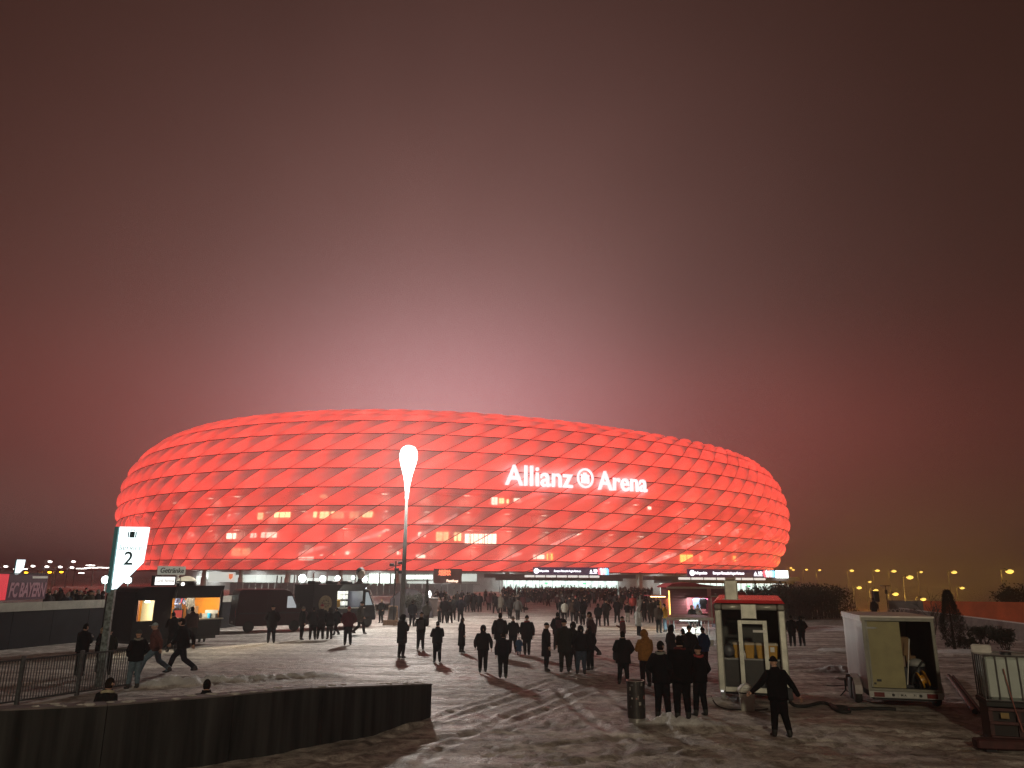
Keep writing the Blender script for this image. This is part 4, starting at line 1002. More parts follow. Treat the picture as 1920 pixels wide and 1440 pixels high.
# roof furniture
MB().box(1.05, .18, 3.02, 2.35, .34, 3.52).build('roof_sign_box', DARK, t)
sg = MB().box(1.14, .155, 3.07, 2.26, .175, 3.46).build('lit_sign_face', glow('grill_sign_light', (1, .98, .95), 1.5, False), t)
me = TXT['grill']; vx = [v.co.x for v in me.vertices]; s_ = 1.02 / (max(vx) - min(vx))
for v in me.vertices: v.co.x *= s_; v.co.y *= s_ * 1.1
text_on(me, 'sign_letters', mat('grey_letters', (.18, .18, .18), .5), sg, (1.70, .150, 3.265), (1, 0, 0), (0, 0, 1))
e = obj('drinks_sign', None, t); MB().box(1.40, .40, 3.56, 3.02, .46, 4.0).build('sign_plate', mat('plate_grey', (.50, .50, .44), .6, 0, .1, 2, 0, emit=(.8, .8, .7), estr=.22), e)
me = TXT['getraenke']; vx = [v.co.x for v in me.vertices]; s_ = 1.38 / (max(vx) - min(vx))
for v in me.vertices: v.co.x *= s_; v.co.y *= s_ * .98
text_on(me, 'sign_letters', mat('ink_black', (.01, .01, .01), .5), e, (2.21, .392, 3.775), (1, 0, 0), (0, 0, 1))
for x in (1.6, 2.8): MB().tube([(x, .45, 2.95), (x, .45, 3.6)], .02, 6).build('sign_leg', STEEL, e)
vn = obj('roof_vent', None, t, (3.55, .9, 2.97)); MB().lathe([(.48, 0), (.5, .12), (.5, .26), (.47, .28)], 20).build('vent_base', DARK, vn, smooth=True)
MB().lathe([(.46, .285), (.44, .36), (.32, .47), (.12, .53), (.02, .54)], 20).build('vent_dome', mat('cream_dome', (.75, .70, .55), .4, 0, .05, 2, 0, emit=(1, .9, .65), estr=.5), vn, smooth=True)
MB().tube([(2.5, .5, 3.15), (3.3, .7, 3.2), (3.6, .9, 3.2)], .045, 8).build('flue_pipe', STEEL, t); MB().ball((2.95, .4, 3.1), .09).build('roof_lamp', glow('roof_lamp_light', (1, .95, .85), 3, False), t)

# ================================================================== VAN
a, b = Vector((-17.7, 50.4)), Vector((-13.9, 52.8)); rz = frame_xy(a, b); LV = (b - a).length + .3
t = thing('parked_van', 'dark red panel van with a high roof parked behind the food trailer', 'van', (a.x, a.y, 0), rz)
VANP = mat('dark_red_paint', (0.030, 0.004, 0.008), 0.4, 0, 0.1, 1, 0.02, spec=.3)
side = [(0.0, .45), (0.02, 1.2), (.06, 2.3), (.16, 2.62), (.35, 2.70), (LV - 1.75, 2.70), (LV - 1.35, 2.6), (LV - .85, 1.80), (LV - .70, 1.55), (LV - .12, 1.22), (LV, .95), (LV, .5), (LV - .1, .38), (.1, .38)]
W = 1.95; rings = []
for y, ins in ((0.12, .05), (0, 0.0), (W, 0.0), (W - .12 + .12, .05)):
    cx_ = LV / 2; rings.append([(x + (cx_ - x) * ins * .3, y if ins == 0 else (0.0 if y < 1 else W), z) for x, z in side])
mb = MB(); mb.loft([[(x + (LV / 2 - x) * .012, -.0, .38 + (z - .38) * .985) for x, z in side], [(x, .07, z) for x, z in side], [(x, W - .07, z) for x, z in side], [(x + (LV / 2 - x) * .012, W, .38 + (z - .38) * .985) for x, z in side]])
mb.build('body', VANP, t)
MB().prism([(LV - 1.55, 1.5), (LV - .88, 1.5), (LV - 1.25, 2.25), (LV - 1.55, 2.25)], -.02, -.006).build('side_window', mat('glass_painted_reflection', (.25, .27, .28), .1, 0, .1, 1, 0, emit=(.9, .95, 1), estr=.35), t)  # side window glows to paint a pale reflection on it
MB().add([(LV - 1.28, .1, 2.52), (LV - .80, .1, 1.68), (LV - .80, W - .1, 1.68), (LV - 1.28, W - .1, 2.52)], [(0, 1, 2, 3)]).build('windscreen', GLASS_D, t)
MB().box(LV - 1.6, -.012, .55, LV - 1.585, -.004, 2.4).build('door_gap', DARK, t); MB().box(LV - 2.85, -.012, .55, LV - 2.835, -.004, 2.55).build('door_gap', DARK, t); MB().box(.2, -.02, 1.15, LV - .4, -.003, 1.22).build('rub_strip', DARK, t)
MB().bbox(LV - .95, -.26, 1.45, LV - .75, -.02, 1.78, .03).build('mirror', DARK, t); MB().box(LV - 1.9, -.03, 1.25, LV - 1.7, -.005, 1.3).build('handle', DARK, t)
MB().box(-.02, .12, .95, -.003, .3, 1.5).build('tail_light', mat('tail_red', (.3, .01, .01), .2), t); MB().box(-.02, .7, .55, -.003, 1.2, .68).build('number_plate', mat('plate_white', (.4, .4, .38), .5), t)
MB().box(LV - .02, .15, .8, LV + .015, .5, 1.05).build('headlight', GLASS_D, t)
for x in (.85, LV - .95):
    wh = obj('wheel', None, t); MB().lathe([(.2, -.11), (.34, -.1), (.36, 0), (.34, .1), (.2, .11)], 20).build('tyre', RUBBER, wh, smooth=True); MB().lathe([(.04, -.08), (.21, -.05), (.21, .05), (.04, .06)], 14).build('rim', STEEL, wh); wh.matrix_local = Matrix.Translation((x, .07, .36)) @ Matrix.Rotation(R(90), 4, 'X')

# ================================================================== FOOD TRUCK WITH A BUST ON THE ROOF
a, b = Vector((-13.5, 53.2)), Vector((-9.95, 57.6)); rz = frame_xy(a, b); LT = (b - a).length
t = thing('food_truck', 'dark food truck with a round badge, lit hatch and a bust on its roof', 'food truck', (a.x, a.y, 0), rz)
TRK = mat('black_truck_paint', (0.006, 0.006, 0.009), 0.4, 0, 0.2, 1, 0.03, spec=.25)
X0, X1 = 2.05, 4.35
skin(t, 'side_skin', TRK, [(0, .5, LT - 1.2, 1.42), (0, 1.42, X0, 2.9), (X1, 1.42, LT - 1.15, 2.9), (X0, 2.55, X1, 2.9)])
MB().box(0, 2.1, .5, LT - 1.2, 2.16, 2.9).build('far_side', TRK, t); MB().box(0, .06, .5, .06, 2.09, 2.9).build('rear_panel', TRK, t); MB().box(-.03, -.03, 2.905, LT - 1.1, 2.2, 3.0).build('roof', TRK, t); MB().box(0.07, .06, 1.0, LT - 1.2, 2.09, 1.06).build('floor_panel', DARK, t); MB().box(LT - 1.22, .06, 1.07, LT - 1.17, 2.09, 2.89).build('bulkhead', TRK, t)
MB().box(X0 - .6, 2.03, 1.08, X1 + .3, 2.08, 2.85).build('back_lining', mat('pale_tiles', (.62, .64, .58), .4, 0, .1, 4, .05), t)
MB().box(X0 + .2, .9, 2.78, X1 + .1, 1.05, 2.82).build('strip_lamp', TUBE, t)
light('AREA', 'tube_light', t, ((X0 + X1) / 2, .97, 2.76), (.95, 1, .92), 480, 2.0, .14)
mb = MB(); mb.add([(X0, 0, 2.56), (X1, 0, 2.56), (X1, -.6, 3.02), (X0, -.6, 3.02), (X0, 0, 2.6), (X1, 0, 2.6), (X1, -.6, 3.06), (X0, -.6, 3.06)], [(0, 3, 2, 1), (4, 5, 6, 7), (0, 1, 5, 4), (1, 2, 6, 5), (2, 3, 7, 6), (3, 0, 4, 7)]); mb.build('hatch_flap', TRK, t)
MB().box(X0, -.35, 1.36, X1, .3, 1.41).build('counter', mat('counter_steel', (.5, .48, .42), .3, .6, .1, 4), t)
MB().box(X1 + .32, .12, 1.07, X1 + .36, 2.02, 2.85).build('end_lining', mat('pale_tiles', (.62, .64, .58), .4, 0, .1, 4, .05), t)
mb = MB(); mb.box(X0 + .9, 1.2, 1.07, X0 + 1.15, 1.9, 2.7); mb.build('pillar', WHITEP, t)
for x in (X1 - .75, X1 - .3):
    for z in (1.5, 1.95, 2.3): MB().box(x - .16, 1.5, z, x + .16, 1.8, z + .3).build('menu_card', mat('menu_white', (.6, .6, .58), .6), t)
MB().bbox(X0 + .35, .6, 1.42, X0 + .8, 1.0, 1.95, .05).build('juice_tank', mat('yellow_tank', (.75, .40, .03), .4), t)
bd = obj('round_badge', None, t); mb = MB(); n = 28; mb.prism([(1.02 + .56 * math.cos(2 * math.pi * k / n), 1.72 + .56 * math.sin(2 * math.pi * k / n)) for k in range(n)], -.035, -.006); mb.build('badge_disc', mat('badge_buff', (.20, .155, .09), .6, 0, .3, 6), bd)
mb = MB(); 
for k in range(9):
    q = 2 * math.pi * k / 9; mb.box(1.02 + .3 * math.cos(q) - .05, -.045, 1.72 + .22 * math.sin(q) - .05, 1.02 + .3 * math.cos(q) + .05, -.037, 1.72 + .22 * math.sin(q) + .05)
mb.box(.72, -.045, 1.68, 1.32, -.037, 1.74); mb.build('badge_print', mat('badge_ink', (.06, .045, .03), .6), bd)
cab = [(LT - 1.15, .5), (LT - 1.15, 2.62), (LT - .75, 2.62), (LT - .22, 1.62), (LT, 1.4), (LT + .05, .6), (LT, .5)]
MB().prism(cab, .04, 2.1).build('cab', TRK, t)
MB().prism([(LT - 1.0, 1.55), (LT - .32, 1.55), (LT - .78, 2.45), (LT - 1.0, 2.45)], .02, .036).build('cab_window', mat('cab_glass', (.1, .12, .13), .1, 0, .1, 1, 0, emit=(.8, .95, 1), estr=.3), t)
MB().add([(LT - .72, .12, 2.55), (LT - .22, .12, 1.66), (LT - .22, 2.0, 1.66), (LT - .72, 2.0, 2.55)], [(0, 1, 2, 3)]).build('windscreen', GLASS_D, t)
MB().tube([(LT - 1.1, .02, 2.66), (LT - .6, .02, 2.6), (LT - .1, .02, 1.5), (LT + .03, .02, .7)], .035, 6).build('bright_edge_trim', mat('chrome_trim', (.7, .7, .7), .25, .8), t)
for x in (.9, LT - .65):
    wh = obj('wheel', None, t); MB().lathe([(.2, -.12), (.36, -.1), (.39, 0), (.36, .1), (.2, .12)], 20).build('tyre', RUBBER, wh, smooth=True); MB().lathe([(.04, -.08), (.22, -.05), (.22, .05), (.04, .06)], 14).build('rim', STEEL, wh); wh.matrix_local = Matrix.Translation((x, .12, .39)) @ Matrix.Rotation(R(90), 4, 'X')
MB().box(.2, .2, .35, LT - .2, 2.0, .49).build('chassis', DARK, t)
for x in (.55, 2.1, 3.4): MB().bbox(x - .28, .4, 3.0, x + .28, 1.2, 3.25, .06).build('roof_unit', DARK, t)
MB().ball((LT - .85, .3, 2.74), .09, .09, .06).build('marker_lamp', glow('marker_lamp_light', (.8, .85, 1), 8, False), t)
bu = obj('roof_bust', None, t, (LT - 1.0, .8, 2.62))
BUST = mat('bust_dark', (.05, .04, .04), .6); BFACE = mat('bust_face', (.55, .45, .40), .5)
MB().loft([[(rx * math.cos(2 * math.pi * k / 14), ry * math.sin(2 * math.pi * k / 14), z) for k in range(14)] for z, rx, ry in ((0, .62, .4), (.3, .58, .36), (.52, .3, .24), (.62, .16, .16), (.8, .15, .15))]).build('bust_shoulders', BUST, bu, smooth=True)
MB().ball((.05, -.06, 1.12), .30, .30, .40, 14, 10).ball((.05, -.36, 1.08), .06, .1, .08).build('bust_face', BFACE, bu, smooth=True)
MB().ball((.08, .05, 1.28), .35, .34, .34, 14, 10).build('bust_hair', BUST, bu, smooth=True)

# ================================================================== A-BOARD, CRATE, TARP HEAP, COUNTER, PLANTS BY THE TRUCK
c = G(736, 1168); t = thing('chalkboard', 'dark chalkboard in a wooden frame standing on the snow beside the food truck', 'chalkboard', (c.x, c.y, 0), R(-20))
WOOD = mat('pale_wood', (.30, .19, .12), .6, 0, .3, 8, .1)
for s in (-1, 1):
    fr = obj('board_leaf', None, t); fr.matrix_local = Matrix.Translation((0, s * .22, 0)) @ Matrix.Rotation(R(s * 12), 4, 'X')
    MB().box(-.34, -.012, .25, .34, .012, 1.28).build('slate', mat('slate', (.05, .05, .05), .7, 0, .3, 5), fr)
    mb = MB(); mb.box(-.39, -.02, 0, -.335, .02, 1.34); mb.box(.335, -.02, 0, .39, .02, 1.34); mb.box(-.335, -.02, 1.285, .335, .02, 1.34); mb.box(-.335, -.02, .2, .335, .02, .25); mb.build('wood_frame', WOOD, fr)
c = G(733, 1172); t = thing('wooden_crate', 'low pale wooden crate in front of the chalkboard', 'crate', (c.x, c.y - .5, 0), R(-20))
for z in (.02, .15, .28): MB().box(-.5, -.25, z, .5, -.22, z + .1).build('slat', WOOD, t); MB().box(-.5, .22, z, .5, .25, z + .1).build('slat', WOOD, t); MB().box(-.5, -.22, z, -.47, .22, z + .1).build('slat', WOOD, t); MB().box(.47, -.22, z, .5, .22, z + .1).build('slat', WOOD, t)
for x in (-.46, .4): MB().box(x, -.2, 0, x + .06, .2, .36).build('post', WOOD, t)
a, b = G(712, 1163), G(768, 1160)
t = thing('tarp_shelter', 'low dark rounded tarpaulin shelter behind the chalkboard', 'shelter', (a.x + .2, a.y + 4, 0), R(5)); LW = (b - a).xy.length * 1.06
arch = [(x * LW, 2.55 * math.sin(math.pi * min(max(x * .86 + .12, 0), 1)) ** .45) for x in np.linspace(0, 1, 15)]
TARP = mat('dark_tarp', (.035, .028, .034), .6, 0, .4, 3, .5)
MB().loft([[(x, 0 + .12 * math.sin(x * 9), z) for x, z in arch], [(x, .8, z + .04) for x, z in arch], [(x, 2.2, z) for x, z in arch]], caps=False, closed=False).prism(arch + [(LW, 0), (0, 0)], .03, .06).build('tarp_sheet', TARP, t)
for q in (0, 5, 10, 14): MB().tube([(arch[q][0], .02, 0), (arch[q][0], .02, max(arch[q][1], .1))], .03, 6).build('hoop', DARK, t)
a, b = G(772, 1157), G(818, 1158); t = thing('drinks_counter', 'dark drinks counter with a pale flat top between tarpaulin shelter and conifer', 'counter', (a.x, a.y + 2, 0), frame_xy(a, b)); LW = (b - a).xy.length
MB().box(-.1, -.1, 1.62, LW + .1, .9, 1.70).build('counter_top', mat('counter_top', (.33, .32, .31), .4), t)
for k in range(5): MB().box(LW * k / 5 + .01, 0, .02, LW * (k + 1) / 5 - .01, .06, 1.60).build('front_panel', mat('counter_brown', (.07, .05, .045), .6), t)
for x in (.05, LW - .05): MB().box(x - .04, .1, 0, x + .04, .8, 1.61).build('side_frame', DARK, t)
c = place(t, LW * .55, .3, 1.70); rest('paper_lantern', 'small white glowing lantern on the drinks counter beside the conifer', 'lantern', MB().lathe([(.05, 0), (.13, .06), (.18, .3), (.12, .55), (.05, .6)], 12), glow('lantern_light', (1, 1, .97), 4, False), c, smooth=True)
# low box barrow in the middle of the square
c = G(982, 1141); t = thing('hand_cart', 'small dark box cart alone on the snow in the middle of the square', 'cart', (c.x, c.y, 0), R(15))
MB().bbox(-1.5, -.4, .75, .7, .4, 1.25, .04).build('cart_box', DARK, t); MB().tube([(-1.5, 0, .95), (-2.2, 0, 1.05)], .04).build('handle', STEEL, t)
for y in (-.35, .35): wh = MB().lathe([(.1, -.05), (.26, -.05), (.26, .05), (.1, .05)], 14).build('wheel', RUBBER, t); wh.matrix_local = Matrix.Translation((-.3, y, .28)) @ Matrix.Rotation(R(90), 4, 'X')
MB().box(-.35, -.3, .3, -.25, .3, .75).box(.3, -.03, .02, .36, .03, .76).build('axle_frame', DARK, t)
c = G(986, 1143.5); rest('snow_lump', 'dark dirty lump of ice on the snow below the small cart', 'ice lump', MB().ball((0, 0, .12), .3, .22, .2, 9, 6), mat('dirty_ice', (.03, .03, .03), .5, 0, .5, 5, .5), (c.x, c.y, 0))

# ================================================================== RED STALL
a, b = Vector((11.75, 57.6)), Vector((17.3, 59.2)); LS = 5.4; rz = R(3)
t = thing('red_stall', 'dark red wooden fair stall with hanging clothes in its open side', 'stall', (a.x, a.y, 0), rz)
PLK = mat('red_planks', (0.085, 0.012, 0.014), 0.6, 0, 0.3, 3, 0.2); RTR = mat('red_trim', (0.30, 0.02, 0.03), 0.5, 0, 0.15, 3, 0.05)
x0, x1 = 0.0, 4.2; z = .35
op = (1.35, 1.15, 2.85, 2.2)                              # opening
k = 0
while z < 2.95:
    z2 = z + .195
    for (p, q) in (((x0, op[0]), (op[2], x1)) if (z2 > op[1] and z < op[3]) else ((x0, x1),)):
        MB().box(p + .01, 0, z, q - .01, .05, z2 - .012).build('plank', PLK, t)
    z = z2; k += 1
MB().box(x0, 2.2, .3, x1, 2.26, 2.95).build('back_wall', PLK, t); MB().box(x0 - .04, .06, .3, x0 + .02, 2.19, 2.95).build('side_wall', PLK, t)
rf = [(-.25, 2.98), (.2, 3.22), (1.6, 3.30), (2.6, 3.16), (4.3, 3.0), (4.3, 2.94), (-.25, 2.92)]
MB().prism(rf, -.45, 2.5).build('roof', RTR, t); MB().box(-.27, -.50, 2.86, 4.32, -.455, 3.0).build('eave_board', mat('pale_trim', (.40, .33, .27), .6), t)
MB().box(op[0] - .1, -.45, 2.22, op[2] + .15, -.02, 2.30).build('awning', RTR, t)
MB().box(op[0], -.30, 1.07, op[2], .2, 1.12).build('counter', RTR, t); MB().box(op[2] + .05, -.03, .4, op[2] + .35, -.005, 2.9).build('trim_post', mat('pink_trim', (.45, .16, .16), .5), t)
dr = obj('door', None, t); MB().box(3.22, -.03, .4, 4.05, -.004, 2.25).build('door_leaf', RTR, dr); mb = MB(); mb.box(3.12, -.04, .4, 3.21, -.003, 2.36); mb.box(4.06, -.04, .4, 4.15, -.003, 2.36); mb.box(3.21, -.04, 2.26, 4.06, -.003, 2.36); mb.build('door_frame', mat('pale_trim', (.40, .33, .27), .6), dr)
MB().box(op[0] + .2, 1.2, 2.55, op[2] - .2, 1.3, 2.6).build('strip_lamp', glow('cool_strip', (.95, .97, 1), 12, False), t)
for x in (.3, x1 - .3): MB().box(x - .1, .2, -.05, x + .1, 2.1, .34).build('support', DARK, t)
sf = MB().box(-.02, -.06, 1.0, .06, -.01, 2.7).build('lit_corner_strip', glow('warm_corner_light', (1, .62, .15), 3.0, False), t)
MB().box(-1.5, -.3, 2.3, -.06, 1.6, 2.36).build('side_flap', RTR, t); MB().box(-1.3, .2, 2.24, -.2, .3, 2.29).build('side_lamp', glow('warm_side_lamp', (1, .72, .3), 12, False), t)
light('AREA', 'strip_light', t, ((op[0] + op[2]) / 2, 1.0, 2.5), (.95, .97, 1), 520, 1.0, .1); light('AREA', 'side_light', t, (-.75, .25, 2.2), (1, .72, .3), 130, 1.0, .1); light('AREA', 'stall_fill_light', t, ((op[0] + op[2]) / 2, -.25, 2.19), (1, .93, .9), 260, 1.2, .08)  # light under the awning is added to brighten the stall front
# annex to the right
e = obj('annex', None, t, (4.35, .3, 0)); MB().box(0, 0, .2, 1.6, 2, 2.6).build('annex_wall', RTR, e); MB().prism([(-.1, 2.62), (-.1, 2.85), (1.75, 2.62)], -.1, 2.1).build('annex_roof', PLK, e); mb = MB(); mb.box(1.2, -.03, 1.3, 1.5, -.003, 2.3); mb.build('annex_window', mat('pale_trim', (.40, .33, .27), .6), e)
STALL = t
# hanging clothes
def shirt(name, label, m_, p, w=.5, h=.7, jeans=False):
    mb = MB(); y0, y1 = -.06, .06
    poly = [(-w * .3, 0), (-w * .34, -h), (w * .34, -h), (w * .3, 0)] if jeans else [(-w * .12, 0), (-w * .5, -.1), (-w * .5, -h * .55), (-w * .36, -h * .55), (-w * .38, -h), (w * .38, -h), (w * .36, -h * .55), (w * .5, -h * .55), (w * .5, -.1), (w * .12, 0)]
    mb.prism(poly, y0, y1); return rest(name, label, 'clothing', mb, m_, p)
shirt('hanging_jacket', 'pale blue denim jacket hanging in the opening of the red stall', cloth((.12, .18, .28)), place(t, 2.05, -.12, 2.21), .6, 1.05)
shirt('hanging_shirt', 'black shirt hanging in the opening of the red stall', cloth((.006, .006, .008)), place(t, 2.5, -.2, 2.21), .55, .8)
shirt('hanging_scarf', 'pink and white striped scarf hanging beside the black shirt on the red stall', cloth((.55, .12, .22)), place(t, 2.8, -.1, 2.21), .3, 1.0, True)
# counter table in front with a raised red board and white boxes below
a, b = G(1252, 1186), G(1338, 1187); 
c0, c1 = AT(1249, 1158.5, 51.5), AT(1337, 1158.5, 51.5); hz = c0.z; LWc = c1.x - c0.x
t = thing('stall_table', 'wide red-brown serving table with a pale front edge in front of the red stall', 'table', (c0.x, 51.5, 0), 0)
mb = MB(); mb.add([(0, 0, hz), (LWc, 0, hz), (LWc - .1, 2.3, hz + .12), (.7, 2.3, hz + .12), (0, 0, hz - .05), (LWc, 0, hz - .05), (LWc - .1, 2.3, hz + .07), (.7, 2.3, hz + .07)], [(0, 1, 2, 3), (7, 6, 5, 4), (0, 4, 5, 1), (1, 5, 6, 2), (2, 6, 7, 3), (3, 7, 4, 0)]); mb.build('table_top', mat('red_brown_board', (.20, .045, .035), .5, 0, .3, 3, .1), t)
MB().box(-.02, -.05, hz - .14, LWc + .02, -.005, hz + .03).build('front_edge', mat('edge_pale', (.5, .46, .40), .5), t)
for x, y in ((.25, .25), (LWc - .25, .25), (.9, 2.0), (LWc - .3, 2.0), (LWc * .5, .25)): MB().tube([(x, y, -.05), (x, y, hz)], .035, 6).build('leg', STEEL, t)
MB().tube([(.8, .15, hz - .2), (LWc - .8, .15, hz - .2)], .02, 6).build('crossbar', STEEL, t)
MB().box(1.1, .9, hz - .22, LWc - .8, 1.0, hz - .18).build('under_lamp', glow('under_table_lamp', (.88, 1, .95), 20, False), t)
light('AREA', 'under_light', t, (LWc * .55, .95, hz - .24), (.88, 1, .95), 420, LWc - 2, .1); light('AREA', 'under_light', t, (LWc * .6, .4, hz - .24), (.88, 1, .95), 150, 1.2, .1, (R(-40), 0, 0))
for k, (x, h, d_) in enumerate(((1.55, .32, .5), (2.05, .28, .45), (2.5, .34, .5))):
    e = thing('cooler_box', ('white cooler box under the serving table, nearest the middle leg', 'low white cooler box under the serving table between two others', 'white cooler box under the far end of the serving table')[k], 'cooler box', (c0.x + x, 51.5 + 1.4, 0), 0, 'white boxes under the serving table')
    MB().bbox(-.22, -.2, 0, .22, .2, h, .03).build('box_body', WHITEP, e); MB().bbox(-.235, -.215, h + .002, .235, .215, h + .09, .02).build('box_lid', WHITEP, e)
c = G(1331, 1212); t = thing('folding_rack', 'white wire folding rack with a bucket leaning at the corner of the brown kiosk', 'rack', (c.x - .2, c.y + 1.0, 0))
for x in (-.3, .3): MB().tube([(x, -.3, 0), (x, .3, 1.2)], .02, 6).build('rack_leg', WHITEP, t); MB().tube([(x, .3, 0), (x, -.3, 1.2)], .02, 6).build('rack_leg', WHITEP, t)
for z in (.3, .6, .9): MB().tube([(-.3, -.3 + z * .5, z), (.3, -.3 + z * .5, z)], .015, 6).build('rack_bar', WHITEP, t)
rest('bucket', 'white bucket standing beside the wire rack at the kiosk corner', 'bucket', MB().lathe([(.13, 0), (.16, .3), (.17, .31), (.15, .31), (.12, .03)], 16), WHITEP, (c.x + .15, c.y + .3, 0), smooth=True)

# ================================================================== KIOSK TRAILER WITH CHIMNEY
a, b = Vector((6.27, 23.95)), Vector((8.22, 23.36)); rz = frame_xy(a, b); KW = (b - a).length; KD = 3.1; K0, K1 = .28, 2.80
t = thing('kiosk_trailer', 'open-backed aluminium kiosk trailer with red roof, square chimney and yellow tubs', 'trailer', (a.x, a.y, 0), rz)
ALB = mat('dull_aluminium', (.52, .52, .46), .42, .4, .25, 3, .06)
MB().bbox(0, 0, K0, .20, .16, K1 - .18, .03).build('corner_post', ALB, t); MB().bbox(KW - .20, 0, K0, KW, .16, K1 - .18, .03).build('corner_post', ALB, t)
def rail(x0, x1, z): return MB().tube([(x0, .08, z), (x1, .08, z)], .085, 10).build('top_rail', ALB, t, smooth=True)
rail(.23, .78, K1 - .10); rail(KW - .82, KW - .23, K1 - .10)
mb = MB(); mb.bbox(-.02, -.02, K1 - .19, .22, .2, K1 + .01, .04); mb.bbox(KW - .22, -.02, K1 - .19, KW + .02, .2, K1 + .01, .04); mb.build('corner_casting', mat('casting_grey', (.16, .15, .13), .5, .4), t)
MB().box(.80, -.01, K1 - .42, KW - .84, .05, K1 - .02).build('header_plate', ALB, t); MB().box(.78, -.012, K1 - .44, .80, .05, K1 - .02).build('header_edge', WHITEP, t); MB().box(KW - .84, -.012, K1 - .44, KW - .82, .05, K1 - .02).build('header_edge', WHITEP, t)
mb = MB(); mb.add([(-.02, -.06, K1 + .02), (KW + .02, -.06, K1 + .02), (KW + .02, KD, K1 + .10), (-.02, KD, K1 + .10), (.08, -.02, K1 + .11), (KW - .05, -.02, K1 + .11), (KW - .05, KD, K1 + .2), (.08, KD, K1 + .2)], [(0, 3, 2, 1), (4, 5, 6, 7), (0, 1, 5, 4), (1, 2, 6, 5), (2, 3, 7, 6), (3, 0, 4, 7)]); mb.build('roof', mat('glossy_red_roof', (.60, .035, .04), .25, 0, .08, 2, .03), t)
MB().box(.0, .17, K0, .04, KD, K1).build('side_wall', ALB, t); MB().box(KW - .04, .17, K0, KW, KD, K1).build('side_wall', ALB, t); MB().box(.04, KD - .04, K0, KW - .04, KD, K1).build('front_wall', mat('kiosk_inner', (.05, .05, .045), .6, 0, .4, 2), t)
MB().box(.045, .17, K0 + .0, KW - .045, KD - .05, K0 + .05).build('floor_panel', DARK, t)
MB().box(.05, .3, 1.16, KW - .05, 1.2, 1.20).build('shelf', STEEL, t); MB().box(.05, .32, K0 + .06, KW - .05, .36, 1.155).build('cupboard_front', mat('cupboard_black', (.008, .007, .007), .4), t)
MB().box(.2, 0, K0, KW - .2, .12, K0 + .13).build('sill', ALB, t)
dr = obj('open_doorway', None, t)
mb = MB(); mb.box(.66, -.02, K0 + .14, .78, .04, 2.32); mb.build('door_jamb', ALB, dr); mb = MB(); mb.box(KW - .66, -.02, K0 + .14, KW - .54, .04, 2.32); mb.build('door_jamb', ALB, dr); MB().box(.785, -.02, 2.22, KW - .665, .04, 2.32).build('door_head', ALB, dr); MB().box(KW - .95, -.04, 1.98, KW - .56, -.022, 2.05).build('door_bolt', WHITEP, dr)
ch = obj('chimney', None, t, (.52, .55, K1 + .08)); MB().bbox(-.2, -.16, 0, .2, .16, .62, .03).build('chimney_pipe', ALB, ch); MB().box(-.27, -.2, -.02, .27, .2, .05).build('chimney_collar', ALB, ch); MB().bbox(-.17, -.13, .62, .17, .13, .70, .03).build('chimney_cap', mat('cap_pinkish', (.5, .35, .3), .4), ch)
for x in (.08, KW - .08):
    wh = obj('wheel', None, t); MB().lathe([(.15, -.09), (.28, -.08), (.3, 0), (.28, .08), (.15, .09)], 18).build('tyre', RUBBER, wh, smooth=True); MB().lathe([(.03, -.05), (.16, -.04), (.16, .04), (.03, .05)], 12).build('rim', STEEL, wh); wh.matrix_local = Matrix.Translation((x, 1.6, .3)) @ Matrix.Rotation(R(90), 4, 'Y')
for x in (.12, KW - .12): MB().box(x - .05, .2, -.05, x + .05, .3, K0).build('corner_leg', STEEL, t)
MB().box(.1, .3, .18, KW - .1, KD - .2, .275).build('chassis', DARK, t); MB().box(.05, -.02, .26, .13, .02, .31).build('marker_lamp', glow('pale_marker', (1, 1, 1), .6, False), t)
KIOSK = t
YEL = mat('yellow_tub', (.50, .27, .03), .5, 0, .15, 5, .05); LID = mat('tub_lid', (.50, .44, .34), .5, 0, .1, 5)
for k in range(4):
    x = .62 + k * .335
    e = thing('plastic_tub', ('yellow lidded tub on the kiosk shelf, partly behind the doorway jamb', 'yellow lidded tub on the kiosk shelf, in the middle of the doorway', 'yellow lidded tub on the kiosk shelf behind the jamb with the bolt', 'yellow lidded tub with a paper label at the corner post of the kiosk')[k], 'tub', place(t, x, .55, 1.20), rz, 'yellow tubs in the kiosk')
    MB().loft([[(sx * w, sy * w, z) for sx, sy in ((-1, -.8), (-.8, -1), (.8, -1), (1, -.8), (1, .8), (.8, 1), (-.8, 1), (-1, .8))] for z, w in ((0, .115), (.38, .145))]).build('tub_body', YEL, e)
    MB().loft([[(sx * w, sy * w, z) for sx, sy in ((-1, -.8), (-.8, -1), (.8, -1), (1, -.8), (1, .8), (.8, 1), (-.8, 1), (-1, .8))] for z, w in ((.382, .155), (.43, .155), (.45, .13))]).build('tub_lid', LID, e)
    if k == 3: MB().box(-.07, -.165, .2, .05, -.155, .34).build('paper_label', WHITEP, e)
rest('gas_bottle', 'grey-blue gas bottle lying on the kiosk shelf beside the yellow tubs', 'gas bottle', MB().tube([(0, 0, .2), (0, .08, .2), (0, .5, .2), (0, .58, .2), (0, .62, .2)], [.12, .19, .19, .1, .04], 14), mat('bottle_grey', (.10, .105, .12), .45, .3), place(t, .34, .35, 1.20), rz, True)
rest('pump_bottle', 'small white pump bottle between the yellow tubs and the doorway jamb', 'bottle', MB().lathe([(.03, 0), (.032, .14), (.012, .17), (.012, .22)], 10), WHITEP, place(t, .80, .32, 1.20), smooth=True)

